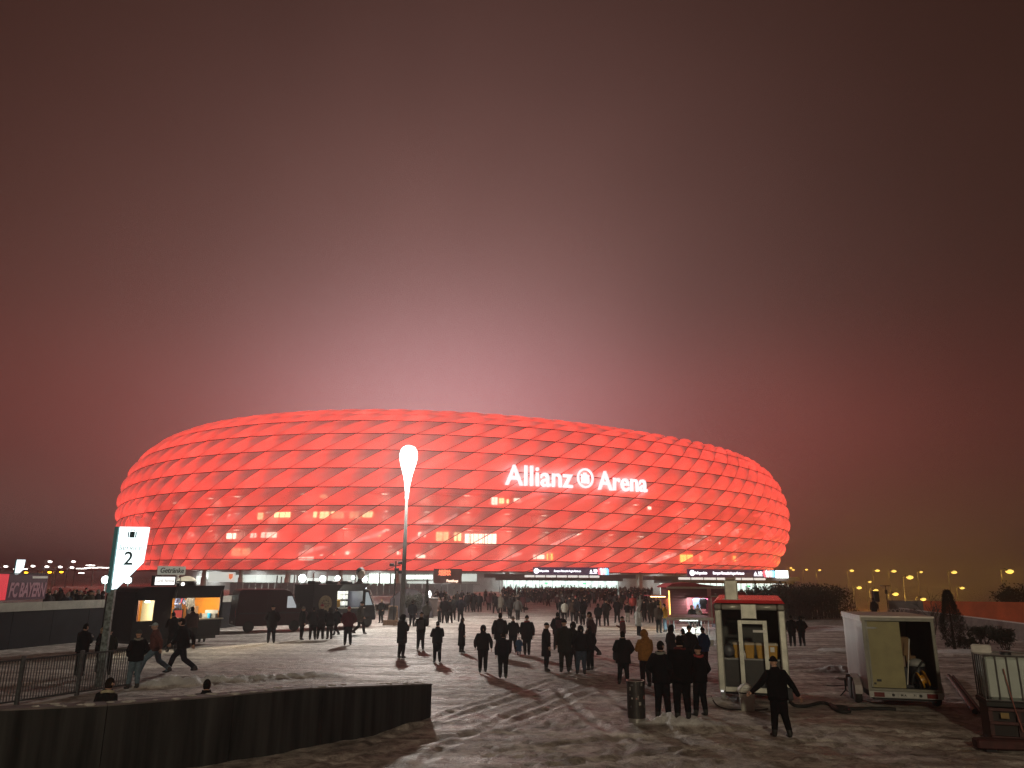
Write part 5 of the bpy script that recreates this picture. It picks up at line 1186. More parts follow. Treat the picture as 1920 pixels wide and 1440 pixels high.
# ================================================================== WHITE SWING BIN, ROUND LITTER BIN
c = G(1402, 1333); t = thing('swing_bin', 'white swing-top bin on the snow in front of the kiosk doorway', 'bin', (c.x, c.y, 0), R(-12))
SQ = ((-1, -.75), (-.75, -1), (.75, -1), (1, -.75), (1, .75), (.75, 1), (-.75, 1), (-1, .75))
WB = mat('bin_white', (.55, .55, .49), .5, 0, .1, 5, .03)
MB().loft([[(a_ * w, b_ * w, z) for a_, b_ in SQ] for z, w in ((0, .17), (.46, .205))]).build('bin_body', WB, t)
MB().loft([[(a_ * w, b_ * w, z) for a_, b_ in SQ] for z, w in ((.462, .20), (.50, .20))]).build('bag_rim', RUBBER, t)
MB().loft([[(a_ * w, b_ * w2, z) for a_, b_ in SQ] for z, w, w2 in ((.502, .225, .225), (.56, .225, .225), (.66, .13, .21), (.70, .05, .2))]).build('bin_lid', WB, t); MB().box(-.1, -.232, .60, .1, -.226, .61).build('flap_hinge', STEEL, t)
c = G(1194, 1359); t = thing('litter_bin', 'dark round steel litter bin covered with stickers on the snow beside the group', 'litter bin', (c.x, c.y, 0))
MB().lathe([(.205, .0), (.205, .19)], 24).build('bin_foot', mat('bright_steel', (.45, .44, .42), .3, .8, .2, 9), t, smooth=False)
MB().lathe([(.225, .17), (.225, 1.0), (.215, 1.03), (.19, 1.03), (.19, .3)], 28).build('bin_shell', mat('bin_dark', (.03, .027, .027), .45, .3, .4, 7, .05), t)
n = 28; mb = MB(); mb.tube([(.218 * math.cos(2 * math.pi * k / n), .218 * math.sin(2 * math.pi * k / n), 1.035) for k in range(n + 1)], .014, 6); mb.build('bin_rim', mat('bright_steel', (.45, .44, .42), .3, .8, .2, 9), t)
SK = [mat('sticker_%d' % i, c_, .5, 0, .5, 22, 0) for i, c_ in enumerate(((.35, .34, .32), (.16, .15, .14), (.10, .10, .11), (.28, .10, .09)))]
rr = random.Random(5)
for k in range(11):
    th = rr.uniform(-2.75, -.4); z = rr.choice([.93, .88, .82, .62, .55, .48, .42, .7]); w = rr.uniform(.12, .3); h = rr.uniform(.03, .08); r_ = .2275 + .0006 * k
    mb = MB(); q = [(r_ * math.cos(th + w * s - w / 2), r_ * math.sin(th + w * s - w / 2)) for s in (0, .5, 1)]
    for i in range(2): mb.quad((*q[i], z), (*q[i + 1], z), (*q[i + 1], z + h), (*q[i], z + h))
    mb.build('sticker', SK[k % 4], t)

# ================================================================== SILVER BOX TRAILER
a, b = Vector((10.18, 22.68)), Vector((12.02, 22.22)); rz = frame_xy(a, b); TW = (b - a).length; TD = 3.1; T0, T1 = .50, 2.53
t = thing('box_trailer', 'silver box trailer with one cream rear door shut and the other side open', 'trailer', (a.x, a.y, 0), rz)
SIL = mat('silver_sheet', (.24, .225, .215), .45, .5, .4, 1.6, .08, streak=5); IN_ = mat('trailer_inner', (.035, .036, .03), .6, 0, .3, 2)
MB().box(0, .05, T0, .03, TD, T1 - .05).build('side_panel', SIL, t); MB().box(TW - .03, .05, T0, TW, TD, T1 - .05).build('side_panel', SIL, t); MB().box(.03, TD - .03, T0, TW - .03, TD, T1 - .05).build('front_panel', SIL, t)
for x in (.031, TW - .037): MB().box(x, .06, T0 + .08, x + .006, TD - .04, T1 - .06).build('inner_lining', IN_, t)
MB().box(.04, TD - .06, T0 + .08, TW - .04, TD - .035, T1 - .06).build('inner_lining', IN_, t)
MB().box(-.03, -.03, T1 - .048, TW + .03, TD + .03, T1).build('roof', mat('roof_sheet', (.48, .44, .42), .45, .3, .2, 1.5, .05), t); MB().box(-.035, .0, T1 - .16, -.002, TD, T1 - .05).build('roof_edge', mat('pale_edge', (.6, .56, .53), .4), t)
FR_ = mat('door_frame_grey', (.17, .165, .14), .45, .4, .2, 4)
MB().box(0, -.03, T0, .085, .048, T1 - .05).build('frame_post', FR_, t); MB().box(TW - .085, -.03, T0, TW, .048, T1 - .05).build('frame_post', FR_, t); MB().box(.087, -.03, T1 - .14, TW - .087, .048, T1 - .05).build('frame_head', FR_, t); MB().box(.087, -.03, T0, TW - .087, .048, T0 + .07).build('frame_sill', FR_, t)
MB().box(.04, .05, T0, TW - .04, TD - .07, T0 + .07).build('floor_panel', DARK, t)
dr = obj('rear_door', None, t); dr['label'] = 'shut cream rear door'
MB().box(.14, -.04, T0 + .09, TW * .52, -.01, T1 - .16).build('door_leaf', mat('cream_door', (.27, .24, .115), .6, 0, .16, 3, .06), dr)
for x in (.09,): MB().box(x, -.045, T0 + .09, .138, -.005, T1 - .16).build('door_seal', FR_, dr)
MB().box(.075, -.06, T1 - .36, .30, -.042, T1 - .31).build('hinge', STEEL, dr); MB().prism([(.3, T1 - .36), (.42, T1 - .335), (.3, T1 - .31)], -.06, -.042).build('hinge', STEEL, dr); MB().box(.24, -.06, T0 + .25, .36, -.042, T0 + .31).build('latch', DARK, dr); MB().box(.16, -.055, T0 + .17, .22, -.042, T0 + .22).build('latch', DARK, dr)
MB().box(.0, -.08, T0 - .17, TW, .02, T0 - .005).build('light_bar', mat('lightbar_grey', (.30, .30, .29), .45, .4, .15, 5), t)
for x in (.12, TW - .42): MB().box(x, -.1, T0 - .15, x + .27, -.081, T0 - .03).build('tail_light', mat('trailer_lamp_red', (.12, .012, .012), .25), t)
for x in (.62, 1.32): MB().lathe([(.04, 0), (.04, .01)], 10, (0, 0, 0)).build('reflector', RUBBER, t).matrix_local = Matrix.Translation((x, -.081, T0 - .09)) @ Matrix.Rotation(R(90), 4, 'X')
np_ = MB().box(.76, -.10, T0 - .145, 1.26, -.082, T0 - .035).build('number_plate', mat('plate_white', (.4, .4, .38), .5), t); text_on(TXT['plate'], 'plate_lettering', mat('ink_black', (.01, .01, .01), .5), np_, (.88, -.104, T0 - .09), (1, 0, 0), (0, 0, 1)); text_on(TXT['plate2'], 'plate_lettering', mat('ink_black', (.01, .01, .01), .5), np_, (1.17, -.104, T0 - .09), (1, 0, 0), (0, 0, 1))
MB().box(.42, -.095, T0 - .14, .58, -.082, T0 - .06).build('warning_card', mat('plate_white', (.4, .4, .38), .5), t)
MB().box(.15, .15, T0 - .26, TW - .15, TD - .1, T0 - .002).build('chassis', DARK, t)
for y in (1.15, 1.9):
    for x, s in ((-.11, 1), (TW + .11, -1)):
        wh = obj('wheel', None, t); MB().lathe([(.17, -.09), (.30, -.085), (.325, 0), (.30, .085), (.17, .09)], 20).build('tyre', RUBBER, wh, smooth=True); MB().lathe([(.03, -.06), (.18, -.05), (.18, .05), (.03, .06)], 14).build('rim', STEEL, wh); wh.matrix_local = Matrix.Translation((x, y, .32)) @ Matrix.Rotation(R(90), 4, 'Y')
for x in (-.23, TW + .01):
    mb = MB(); ar_ = [(.72, .30), (.74, .52), (.95, .70), (1.5, .76), (2.1, .70), (2.3, .52), (2.32, .30)]
    for p, q in zip(ar_[:-1], ar_[1:]): mb.add([(x, p[0], p[1]), (x + .22, p[0], p[1]), (x + .22, q[0], q[1]), (x, q[0], q[1]), (x, p[0], p[1] + .02), (x + .22, p[0], p[1] + .02), (x + .22, q[0], q[1] + .02), (x, q[0], q[1] + .02)], [(0, 3, 2, 1), (4, 5, 6, 7), (0, 1, 5, 4), (2, 3, 7, 6), (3, 0, 4, 7), (1, 2, 6, 5)])
    mb.build('mudguard', mat('mudguard_pale', (.35, .30, .30), .5), t)
MB().tube([(TW / 2 - .5, TD, .38), (TW / 2, TD + 1.1, .42)], .05, 6).tube([(TW / 2 + .5, TD, .38), (TW / 2, TD + 1.1, .42)], .05, 6).build('drawbar', DARK, t); MB().tube([(TW / 2, TD + .9, -.05), (TW / 2, TD + .9, .4)], .04, 6).build('jockey_leg', STEEL, t)
fz = T0 + .07; CARD = mat('cardboard', (.20, .115, .055), .8, 0, .15, 3, .05)
MB2 = lambda w, d_, h: MB().bbox(-w / 2, -d_ / 2, 0, w / 2, d_ / 2, h, .008)
rest('cardboard_box', 'tall brown cardboard box, topmost inside the dark trailer', 'box', MB2(.42, .4, .52), CARD, place(t, 1.22, 1.2, fz + .8), rz)
rest('storage_chest', 'dark chest under the cardboard boxes deep inside the trailer', 'chest', MB2(.7, .5, .48), DARK, place(t, 1.3, 1.2, fz), rz)
rest('cardboard_box', 'pale small cardboard box at the bottom of the pile in the trailer', 'box', MB2(.26, .3, .315), mat('cardboard_pale', (.26, .19, .14), .8), place(t, 1.15, 1.2, fz + .482), rz)
rest('cardboard_box', 'ochre cardboard box beside the pale one inside the trailer', 'box', MB2(.26, .3, .315), CARD, place(t, 1.44, 1.2, fz + .482), rz)
rl = thing('hose_reel', 'yellow cable reel standing inside the trailer beside the open side', 'reel', place(t, 1.52, .3, fz), rz)
w_ = MB().lathe([(.1, -.1), (.22, -.1), (.22, -.06), (.12, -.055), (.12, .055), (.22, .06), (.22, .1), (.1, .1)], 20).build('reel_drum', mat('reel_yellow', (.55, .27, .02), .4), rl); w_.matrix_local = Matrix.Translation((0, 0, .24)) @ Matrix.Rotation(R(70), 4, 'Y')
MB().tube([(-.12, -.16, 0), (-.12, 0, .26), (-.12, .16, 0)], .015, 6).tube([(.12, -.16, 0), (.12, 0, .26), (.12, .16, 0)], .015, 6).build('reel_stand', DARK, rl)
vc = thing('vacuum_cleaner', 'dark drum vacuum cleaner with a pale lid behind the yellow reel in the trailer', 'vacuum cleaner', place(t, 1.5, .78, fz), rz)
MB().lathe([(.2, .05), (.22, .1), (.22, .5), (.2, .55)], 18).build('drum', DARK, vc, smooth=True); MB().lathe([(.23, .552), (.22, .66), (.12, .74), (.03, .75)], 18).build('motor_lid', mat('lid_grey', (.30, .30, .29), .4), vc, smooth=True); MB().tube([(.23, 0, .62), (.1, -.3, .7), (-.2, -.35, .3), (-.25, -.3, .02)], .03, 8).build('hose', RUBBER, vc)
for k in range(3): MB().ball((.18 * math.cos(2.1 * k), .18 * math.sin(2.1 * k), .025), .03).build('castor', RUBBER, vc)
br = thing('broom', 'broom with a long pale handle leaning inside the open trailer', 'broom', place(t, 1.06, .12, fz), rz); MB().tube([(0, 0, .08), (.24, .25, 1.32)], .013, 8).build('handle', mat('handle_pale', (.65, .62, .58), .5), br); MB().bbox(-.16, -.035, .03, .16, .035, .1, .01).build('broom_head', DARK, br)
mb = MB()
for k in range(16): mb.box(-.15 + .02 * k, -.03, 0, -.142 + .02 * k, .03, .028)
mb.build('bristles', DARK, br)

# ================================================================== DISH ON A TRIPOD, PIPES, CABLES, TANK
c = G(1548, 1290); t = thing('dish_antenna', 'small flat antenna dish on a dark tripod between the two trailers', 'antenna', (c.x, c.y - 1.6, 0))
for q in (90, 210, 330): MB().tube([(0, 0, .16), (.28 * math.cos(R(q)), .28 * math.sin(R(q)), 0)], .016, 6).build('leg', DARK, t)
MB().tube([(0, 0, .14), (0, 0, .45)], .022, 8).build('mast_pole', DARK, t); d_ = MB().bbox(-.26, -.16, -.015, .26, .16, .015, .008).build('dish_plate', mat('dish_grey', (.22, .17, .16), .5), t); d_.matrix_local = Matrix.Translation((0, 0, .47)) @ Matrix.Rotation(R(-14), 4, 'X') @ Matrix.Rotation(R(10), 4, 'Y')
def cable(label, pts_, r=.022, name='cable'):
    p3 = []
    for (x, y) in pts_:
        g = G(x, y); p3.append(Vector((g.x, g.y, gz1(g.x, g.y) + r * .8)))
    out = []
    for i in range(len(p3) - 1):
        p0, p1, p2, p4 = p3[max(i - 1, 0)], p3[i], p3[i + 1], p3[min(i + 2, len(p3) - 1)]
        for k in range(6):
            s = k / 6; out.append(.5 * ((2 * p1) + (p2 - p0) * s + (2 * p0 - 5 * p1 + 4 * p2 - p4) * s * s + (3 * p1 - p0 - 3 * p2 + p4) * s ** 3))
    out.append(p3[-1]); o_ = out[0].copy()
    return rest(name, label, 'cable', MB().tube([q - o_ for q in out], r, 8), RUBBER, tuple(o_), 0, True)
cable('thick black hose curving over the snow from the kiosk to the silver trailer', [(1478, 1312), (1488, 1325), (1510, 1326), (1540, 1322), (1558, 1325), (1575, 1330), (1600, 1332), (1640, 1331), (1680, 1334)], .05, 'hose')
cable('dark cable coil lying on the snow beside the thick hose', [(1557, 1324), (1570, 1336), (1592, 1338), (1588, 1329), (1566, 1327), (1574, 1335), (1590, 1334)], .05)
cable('thin black cable in an arc on the snow beneath the white swing bin', [(1334, 1318), (1342, 1326), (1360, 1331), (1390, 1333), (1420, 1333), (1440, 1331)], .018)
cable('thin cable from the tripod antenna to the trailer wheel', [(1550, 1285), (1568, 1286), (1588, 1284)], .012)
g0, g1 = G(1779, 1272), G(1829, 1341)
for k, (off, r, l) in enumerate(((0, .07, 'thicker dark pipe lying on the snow beside the silver trailer'), (.17, .05, 'thinner dark pipe lying against the thicker one beside the silver trailer'))):
    p, q = Vector((g0.x + off, g0.y, .02 + r)), Vector((g1.x + off * 1.0, g1.y, .02 + r)); mb = MB(); mb.tube([(0, 0, 0), tuple(q - p)], r, 12); rest('pipe', l, 'pipe', mb, mat('wet_dark_pipe', (.014, .010, .009), .6, .0), tuple(p), 0, False)
a = Vector((10.78, 18.1)); rz = R(-20)
t = thing('liquid_tank', 'pale caged plastic liquid tank on a dark red pallet at the picture edge', 'tank', (a.x, a.y, 0), rz)
TNK = mat('milky_plastic', (.36, .40, .37), .45, 0, .12, 3, .05); PALR = mat('dark_red_steel', (.055, .014, .014), .6, .2, .4, 5, .1)
MB().bbox(.03, .03, .92, 1.17, .97, 1.86, .07).build('tank_body', TNK, t); MB().lathe([(.12, 1.86), (.12, 1.92), (.11, 1.93)], 14, (.6, .5, 0)).build('filler_cap', DARK, t)
for k in range(6): MB().tube([(.05 + .22 * k, -.0, .9), (.05 + .22 * k, -.0, 1.88)], .016, 6).build('cage_bar', STEEL, t)
for k in range(5): MB().tube([(-.0, .05 + .22 * k, .9), (-.0, .05 + .22 * k, 1.88)], .016, 6).build('cage_bar', STEEL, t)
for z in (.92, 1.88): MB().tube([(0, 0, z), (1.2, 0, z), (1.2, 1, z), (0, 1, z), (0, 0, z)], .018, 6).build('cage_rail', STEEL, t)
MB().bbox(-.04, -.04, .78, 1.24, 1.04, .90, .02).build('tray', RUBBER, t)
for z in (.12, .42, .70): MB().box(0, -.02, z, 1.2, .04, z + .06).build('pallet_beam', PALR, t)
for x in (.0, .55, 1.12): MB().box(x, 0.05, 0, x + .08, .95, .77).build('pallet_leg', PALR, t)
MB().box(.09, .1, .02, .54, .93, .76).build('dark_infill', mat('infill_black', (.012, .006, .006), .7), t); MB().box(.64, .1, .02, 1.11, .93, .76).build('dark_infill', mat('infill_black', (.012, .006, .006), .7), t)  # dark boxes added to stand for the darkness inside the open pallet
for x in (.22, .78): MB().box(x, -.03, .55, x + .16, -.022, .67).build('yellow_sticker', mat('sticker_ochre', (.22, .14, .04), .6), t)
MB().tube([(.40, -.04, 1.6), (.46, -.05, 1.1), (.52, -.06, .7), (.6, -.07, .3)], .012, 6).build('hanging_cord', mat('cord_red', (.28, .10, .08), .7), t)
rest('foam_block', 'white foam block lying on the corner of the caged tank', 'block', MB().bbox(-.2, -.1, 0, .2, .1, .2, .03), mat('foam_white', (.55, .53, .50), .8), place(t, .05, .12, 1.9), R(-35))
t = thing('fork_beam', 'dark red steel beam lying on the snow in front of the caged tank', 'beam', (10.0, 17.35, 0), R(-8)); MB().bbox(0, 0, .04, 1.9, .3, .24, .03).build('beam_body', PALR, t)
for x in (.15, 1.6): MB().box(x, -.04, 0, x + .2, .34, .045).build('skid', DARK, t)

# ================================================================== PEOPLE
SKIN_C = [(0.42, 0.24, 0.17), (0.36, 0.20, 0.14), (0.48, 0.29, 0.21)]
DEFMAT = [cloth((.015, .015, .018)), cloth((.014, .014, .016)), mat('shoe_dark', (.012, .011, .010), .6), mat('skin_0', SKIN_C[0], .55, 0, .06, 20, .05), mat('eye_dark', (.01, .01, .01), .3)]
POSES = {
 'stand':   dict(kn=((-.11, .02, .50), (.12, .03, .50)), an=((-.13, -.03, .09), (.14, .02, .09)), el=((-.28, -.04, 1.15), (.28, -.04, 1.15)), wr=((-.27, .06, .91), (.27, .05, .91))),
 'pockets': dict(kn=((-.11, .01, .50), (.11, .05, .50)), an=((-.12, -.03, .09), (.15, .04, .09)), el=((-.33, -.08, 1.17), (.33, -.08, 1.17)), wr=((-.21, .09, .99), (.21, .09, .99))),
 'phone':   dict(kn=((-.10, .02, .50), (.11, .02, .50)), an=((-.12, -.02, .09), (.13, -.02, .09)), el=((-.28, .06, 1.15), (.28, .06, 1.15)), wr=((-.08, .29, 1.27), (.09, .29, 1.27)), nod=24),
 'cup':     dict(kn=((-.11, .02, .50), (.12, .05, .50)), an=((-.13, -.03, .09), (.16, .05, .09)), el=((-.31, -.06, 1.16), (.29, .05, 1.14)), wr=((-.22, .09, .97), (.13, .30, 1.24)), turn=12),
 'walk':    dict(kn=((-.10, .20, .53), (.10, -.02, .48)), an=((-.10, .27, .11), (.10, -.34, .17)), el=((-.28, -.16, 1.17), (.27, .06, 1.14)), wr=((-.28, -.13, .92), (.25, .22, .96)), lean=4, drop=.02),
 'walk2':   dict(kn=((-.10, .00, .49), (.11, .14, .52)), an=((-.11, -.20, .11), (.11, .14, .09)), el=((-.31, .03, 1.15), (.31, -.10, 1.17)), wr=((-.30, .17, .94), (.33, -.07, .92)), lean=3, drop=.01),
 'stride':  dict(kn=((-.10, .30, .52), (.10, -.10, .46)), an=((-.10, .43, .11), (.11, -.50, .19)), el=((-.29, -.22, 1.17), (.28, .12, 1.13)), wr=((-.30, -.22, .93), (.27, .30, 1.00)), lean=8, drop=.07),
 'counter': dict(kn=((-.11, .03, .50), (.12, .10, .50)), an=((-.13, -.05, .09), (.15, .10, .09)), el=((-.27, .20, 1.10), (.27, .22, 1.10)), wr=((-.17, .44, 1.14), (.16, .46, 1.14)), lean=16, nod=18),
 'reach':   dict(kn=((-.11, .03, .50), (.10, -.05, .49)), an=((-.13, .05, .09), (.10, -.22, .11)), el=((-.36, .13, 1.16), (.36, -.06, 1.13)), wr=((-.52, .30, .96), (.50, -.07, .89)), lean=6, drop=.01),
 'sit':     dict(kn=((-.13, .40, .50), (.14, .40, .50)), an=((-.13, .40, .09), (.15, .42, .09)), el=((-.26, .02, .74), (.26, .02, .74)), wr=((-.15, .27, .62), (.14, .27, .62)), sit=.46, lean=4),
}
def tfm(p, c, s, oy=0, oz=0):
    pass
def head_mesh(mb, c, yaw, nod, hair_only=False):
    """a head with brow, nose, chin and ears facing +Y, centred on c"""
    M_ = Matrix.Translation(c) @ Matrix.Rotation(yaw, 4, 'Z') @ Matrix.Rotation(-nod, 4, 'X')
    nu, nv = 14, 11; rings = []
    for k in range(nv + 1):
        t = -math.pi / 2 + math.pi * k / nv; q = max(math.cos(t), .05); z = .118 * math.sin(t); ring = []
        for i in range(nu):
            a = 2 * math.pi * i / nu; ca, sa = math.cos(a), math.sin(a)
            x = .078 * q * ca; y = .098 * q * sa
            front = max(sa, 0)
            if z < -.03: x *= 1 - .35 * min((-.03 - z) / .09, 1); y = y * (1 - .18 * (1 - front)) + .012 * front
            if front > .97 and -.05 < z < .03: y += .024 * (1 - abs(z + .015) / .05)
            if abs(ca) > .3 and front > .5 and 0 < z < .035: y -= .008
            ring.append(tuple(M_ @ Vector((x, y - .005, z))))
        rings.append(ring)
    mb.loft(rings, 3)
    for s in (-1, 1):
        e = MB(); e.ball((s * .08, -.012, .0), .014, .026, .034, 6, 5); mb.add([tuple(M_ @ Vector(v)) for v in e.v], e.f, 3)
        e = MB(); e.ball((s * .031, .083, .018), .012, .008, .007, 6, 4); mb.add([tuple(M_ @ Vector(v)) for v in e.v], e.f, 4)
    e = MB(); e.ball((0, .089, -.052), .024, .007, .006, 8, 4); mb.add([tuple(M_ @ Vector(v)) for v in e.v], e.f, 4)
    return M_
def hand(mb, wr, el, side):
    d = (Vector(wr) - Vector(el)).normalized(); out = Vector((side, 0, 0)); f = d.cross(out)
    f = f.normalized() if f.length > .05 else Vector((0, 1, 0)); s = f.cross(d).normalized()
    wr = Vector(wr)
    ring = lambda c, a, b: [tuple(c + f * (a * math.cos(t)) + s * (b * math.sin(t))) for t in [2 * math.pi * k / 8 for k in range(8)]]
    mb.loft([ring(wr - d * .02, .026, .02), ring(wr + d * .04, .040, .017), ring(wr + d * .085, .042, .015)], 3)
    for k, (o, l) in enumerate(((-.031, .062), (-.010, .074), (.011, .070), (.031, .055))):
        p = wr + d * .08 + f * o; cu = -s * side * .03
        mb.tube([p, p + d * l * .5 + cu * .25, p + d * l * .85 + cu], [.009, .0085, .007], 5, 3)
    p = wr + d * .025 + f * .03
    mb.tube([p, p + f * .03 + d * .03, p + f * .035 + d * .062 - s * side * .02], [.011, .010, .008], 5, 3)
BODIES = {}
def body(pose, bulk=1.0):
    bulk = 1.0 if bulk < 1.03 else 1.06 if bulk < 1.11 else 1.14
    key = (pose, bulk)
    if key in BODIES: return BODIES[key]
    P = POSES[pose]; lean = R(P.get('lean', 0)); drop = P.get('drop', 0); sit = P.get('sit')
    hz = (sit + .08) if sit else .93 - drop
    dz = hz - .93
    def up_(p):                       # upper body: lean about the hips
        x, y, z = p; y2 = y * math.cos(lean) + (z - .93) * math.sin(lean); z2 = .93 + (z - .93) * math.cos(lean) - y * math.sin(lean)
        return Vector((x, y2, z2 + dz))
    b = bulk
    parts = []
    mb = MB()
    def ell(z, rx, ry, yo=0): return [tuple(up_((rx * b * math.cos(t), yo + ry * b * math.sin(t), z))) for t in [2 * math.pi * k / 16 for k in range(16)]]
    mb.loft([ell(.84, .15, .105), ell(.90, .178, .122), ell(1.0, .18, .125), ell(1.12, .172, .122), ell(1.25, .185, .128, .005), ell(1.36, .198, .124, 0), ell(1.43, .175, .105, -.005), ell(1.475, .10, .08, -.005), ell(1.53, .062, .062, .005), ell(1.60, .056, .06, .015)])
    arms = []
    for i, s in ((0, -1), (1, 1)):
        sh = up_((s * .185 * (.5 + .5 * b), -.005, 1.415)); el = Vector(P['el'][i]); wr = Vector(P['wr'][i])
        if not sit: el = up_(el) if not P.get('lean') else Vector((el.x, el.y + (el.z - .93) * math.sin(lean) * .6, el.z + dz)); wr = Vector((wr.x, wr.y, wr.z + dz))
        arms.append((sh, el, wr))
        mb.tube([up_((s * .10, 0, 1.40)), sh, sh.lerp(el, .5), el, el.lerp(wr, .5), wr], [.080 * b, .092 * b, .082 * b, .074 * b, .064 * b, .050 * b], 10)
        hp = Vector((s * .095, 0, hz - .02)); kn = Vector(P['kn'][i]); an = Vector(P['an'][i])
        mb.tube([hp + Vector((0, 0, .06)), hp, hp.lerp(kn, .5), kn, kn.lerp(an, .4), an], [.105, .122, .110, .090, .084, .068], 12)
        mb.tube([an + Vector((0, -.06, -.035)), an + Vector((0, 0, -.03)), an + Vector((s * .01, .10, -.045)), an + Vector((s * .012, .17, -.055))], [.040, .052, .046, .030], 8)
    me = mb.mesh('person_body')
    o = bpy.data.objects.new('tmp', me)
    rm = o.modifiers.new('r', 'REMESH'); rm.mode = 'VOXEL'; rm.voxel_size = .026; rm.use_smooth_shade = True
    sm = o.modifiers.new('s', 'SMOOTH'); sm.factor = .5; sm.iterations = 3
    m2 = evaluated(o)
    mb = MB(); mb.v = [tuple(v.co) for v in m2.vertices]; mb.f = [tuple(p.vertices) for p in m2.polygons]
    ank = [Vector(a) for a in P['an']]; kns = [Vector(a) for a in P['kn']]
    for p in m2.polygons:
        c = p.center; k = 0
        da = min((c - a).length for a in ank)
        if c.z < .13 and da < .26 or da < .10: k = 2
        elif min((c - a[2]).length for a in arms) > .13 and c.z < hz - .03 and (not sit or c.y > .12 and c.z < .62): k = 1
        elif c.z > up_((0, 0, 1.51)).z and abs(c.x) < .1: k = 3
        if sit and k == 0 and c.z < .58 and min((c - a[2]).length for a in arms) > .08: k = 1
        mb.m.append(k)
    for i, s in ((0, -1), (1, 1)): hand(mb, arms[i][2], arms[i][1], s)
    hc = up_((0, .03, 1.655)); M_ = head_mesh(mb, hc, R(P.get('turn', 0)), R(P.get('nod', 0)) + lean * .4)
    me = mb.mesh('person_body', DEFMAT, True)
    UM = Matrix.Translation((0, 0, .93 + dz)) @ Matrix.Rotation(-lean, 4, 'X') @ Matrix.Translation((0, 0, -.93))
    BODIES[key] = (me, M_, UM, arms); return BODIES[key]
# clothing meshes, in head space or in trunk space
def hat_mesh(kind):
    mb = MB()
    def cap_rings(rx, ry, rz, z0, z1=1.0, n=6, yo=-.008):
        out = []
        for k in range(n + 1):
            t = math.asin(z0) + (math.pi / 2 - .04 - math.asin(z0)) * k / n
            out.append([(rx * math.cos(t) * math.cos(a), yo + ry * math.cos(t) * math.sin(a), rz * math.sin(t)) for a in [2 * math.pi * i / 16 for i in range(16)]])
        return out
    if kind == 'beanie':
        r = cap_rings(.091, .112, .142, .12); mb.loft(r)
        mb.loft([[(p[0] * 1.06, p[1] * 1.06, .018) for p in r[0]], [(p[0] * 1.08, p[1] * 1.08, .04) for p in r[0]], [(p[0] * 1.04, p[1] * 1.04, .062) for p in r[0]]])
    elif kind == 'bobble': mb.loft(cap_rings(.091, .112, .142, .12)); mb.ball((0, -.01, .165), .04, .04, .04, 8, 6)
    elif kind == 'cap':
        mb.loft(cap_rings(.087, .108, .128, .22)); mb.prism([(-.075, .06), (.075, .06), (.06, .17), (0, .185), (-.06, .17)], .026, .036, axis='z')
    elif kind in ('hair', 'longhair'):
        rings = cap_rings(.087, .106, .132, .1)
        mb.loft(rings); 
        back = []
        for z, rx, ry in ((.02, .085, .10), (-.04, .082, .092), (-.085, .07, .075)) if kind == 'hair' else ((.02, .088, .105), (-.06, .09, .10), (-.16, .10, .10), (-.24, .09, .07), (-.27, .06, .05)):
            back.append([(rx * math.cos(a), -.012 + ry * math.sin(a), z) for a in [math.pi * (.97 + 1.06 * i / 12) for i in range(13)]] + [(rx * .5 * math.cos(a), -.012 + ry * .5 * math.sin(a), z) for a in [math.pi * (2.03 - 1.06 * i / 12) for i in range(13)]])
        mb.loft(back)
    elif kind == 'hood':
        rings = []
        for k, (y, rx, rz, zc) in enumerate(((.085, .092, .125, .005), (.05, .112, .15, .0), (-.02, .122, .158, -.005), (-.08, .105, .14, -.015), (-.125, .065, .10, -.03), (-.14, .02, .04, -.04))):
            rings.append([(rx * math.cos(a), y, zc + rz * math.sin(a)) for a in [2 * math.pi * i / 16 for i in range(16)]])
        rings.insert(0, [(.078 * math.cos(a), .06, .0 + .108 * math.sin(a)) for a in [2 * math.pi * i / 16 for i in range(16)]])
        mb.loft([r[::-1] for r in rings], caps=False)
        mb.loft([[(rx * math.cos(a), yo + ry * math.sin(a), z) for a in [2 * math.pi * i / 16 for i in range(16)]] for z, rx, ry, yo in ((-.24, .135, .11, -.03), (-.17, .118, .105, -.03), (-.10, .095, .085, -.03))])
    elif kind == 'fur_hood':
        return hat_mesh('hood')
    return mb.mesh(kind, [DEFMAT[0]], True)
HATS = {}
def hat(kind):
    if kind not in HATS: HATS[kind] = hat_mesh(kind)
    return HATS[kind]
COATS = {}
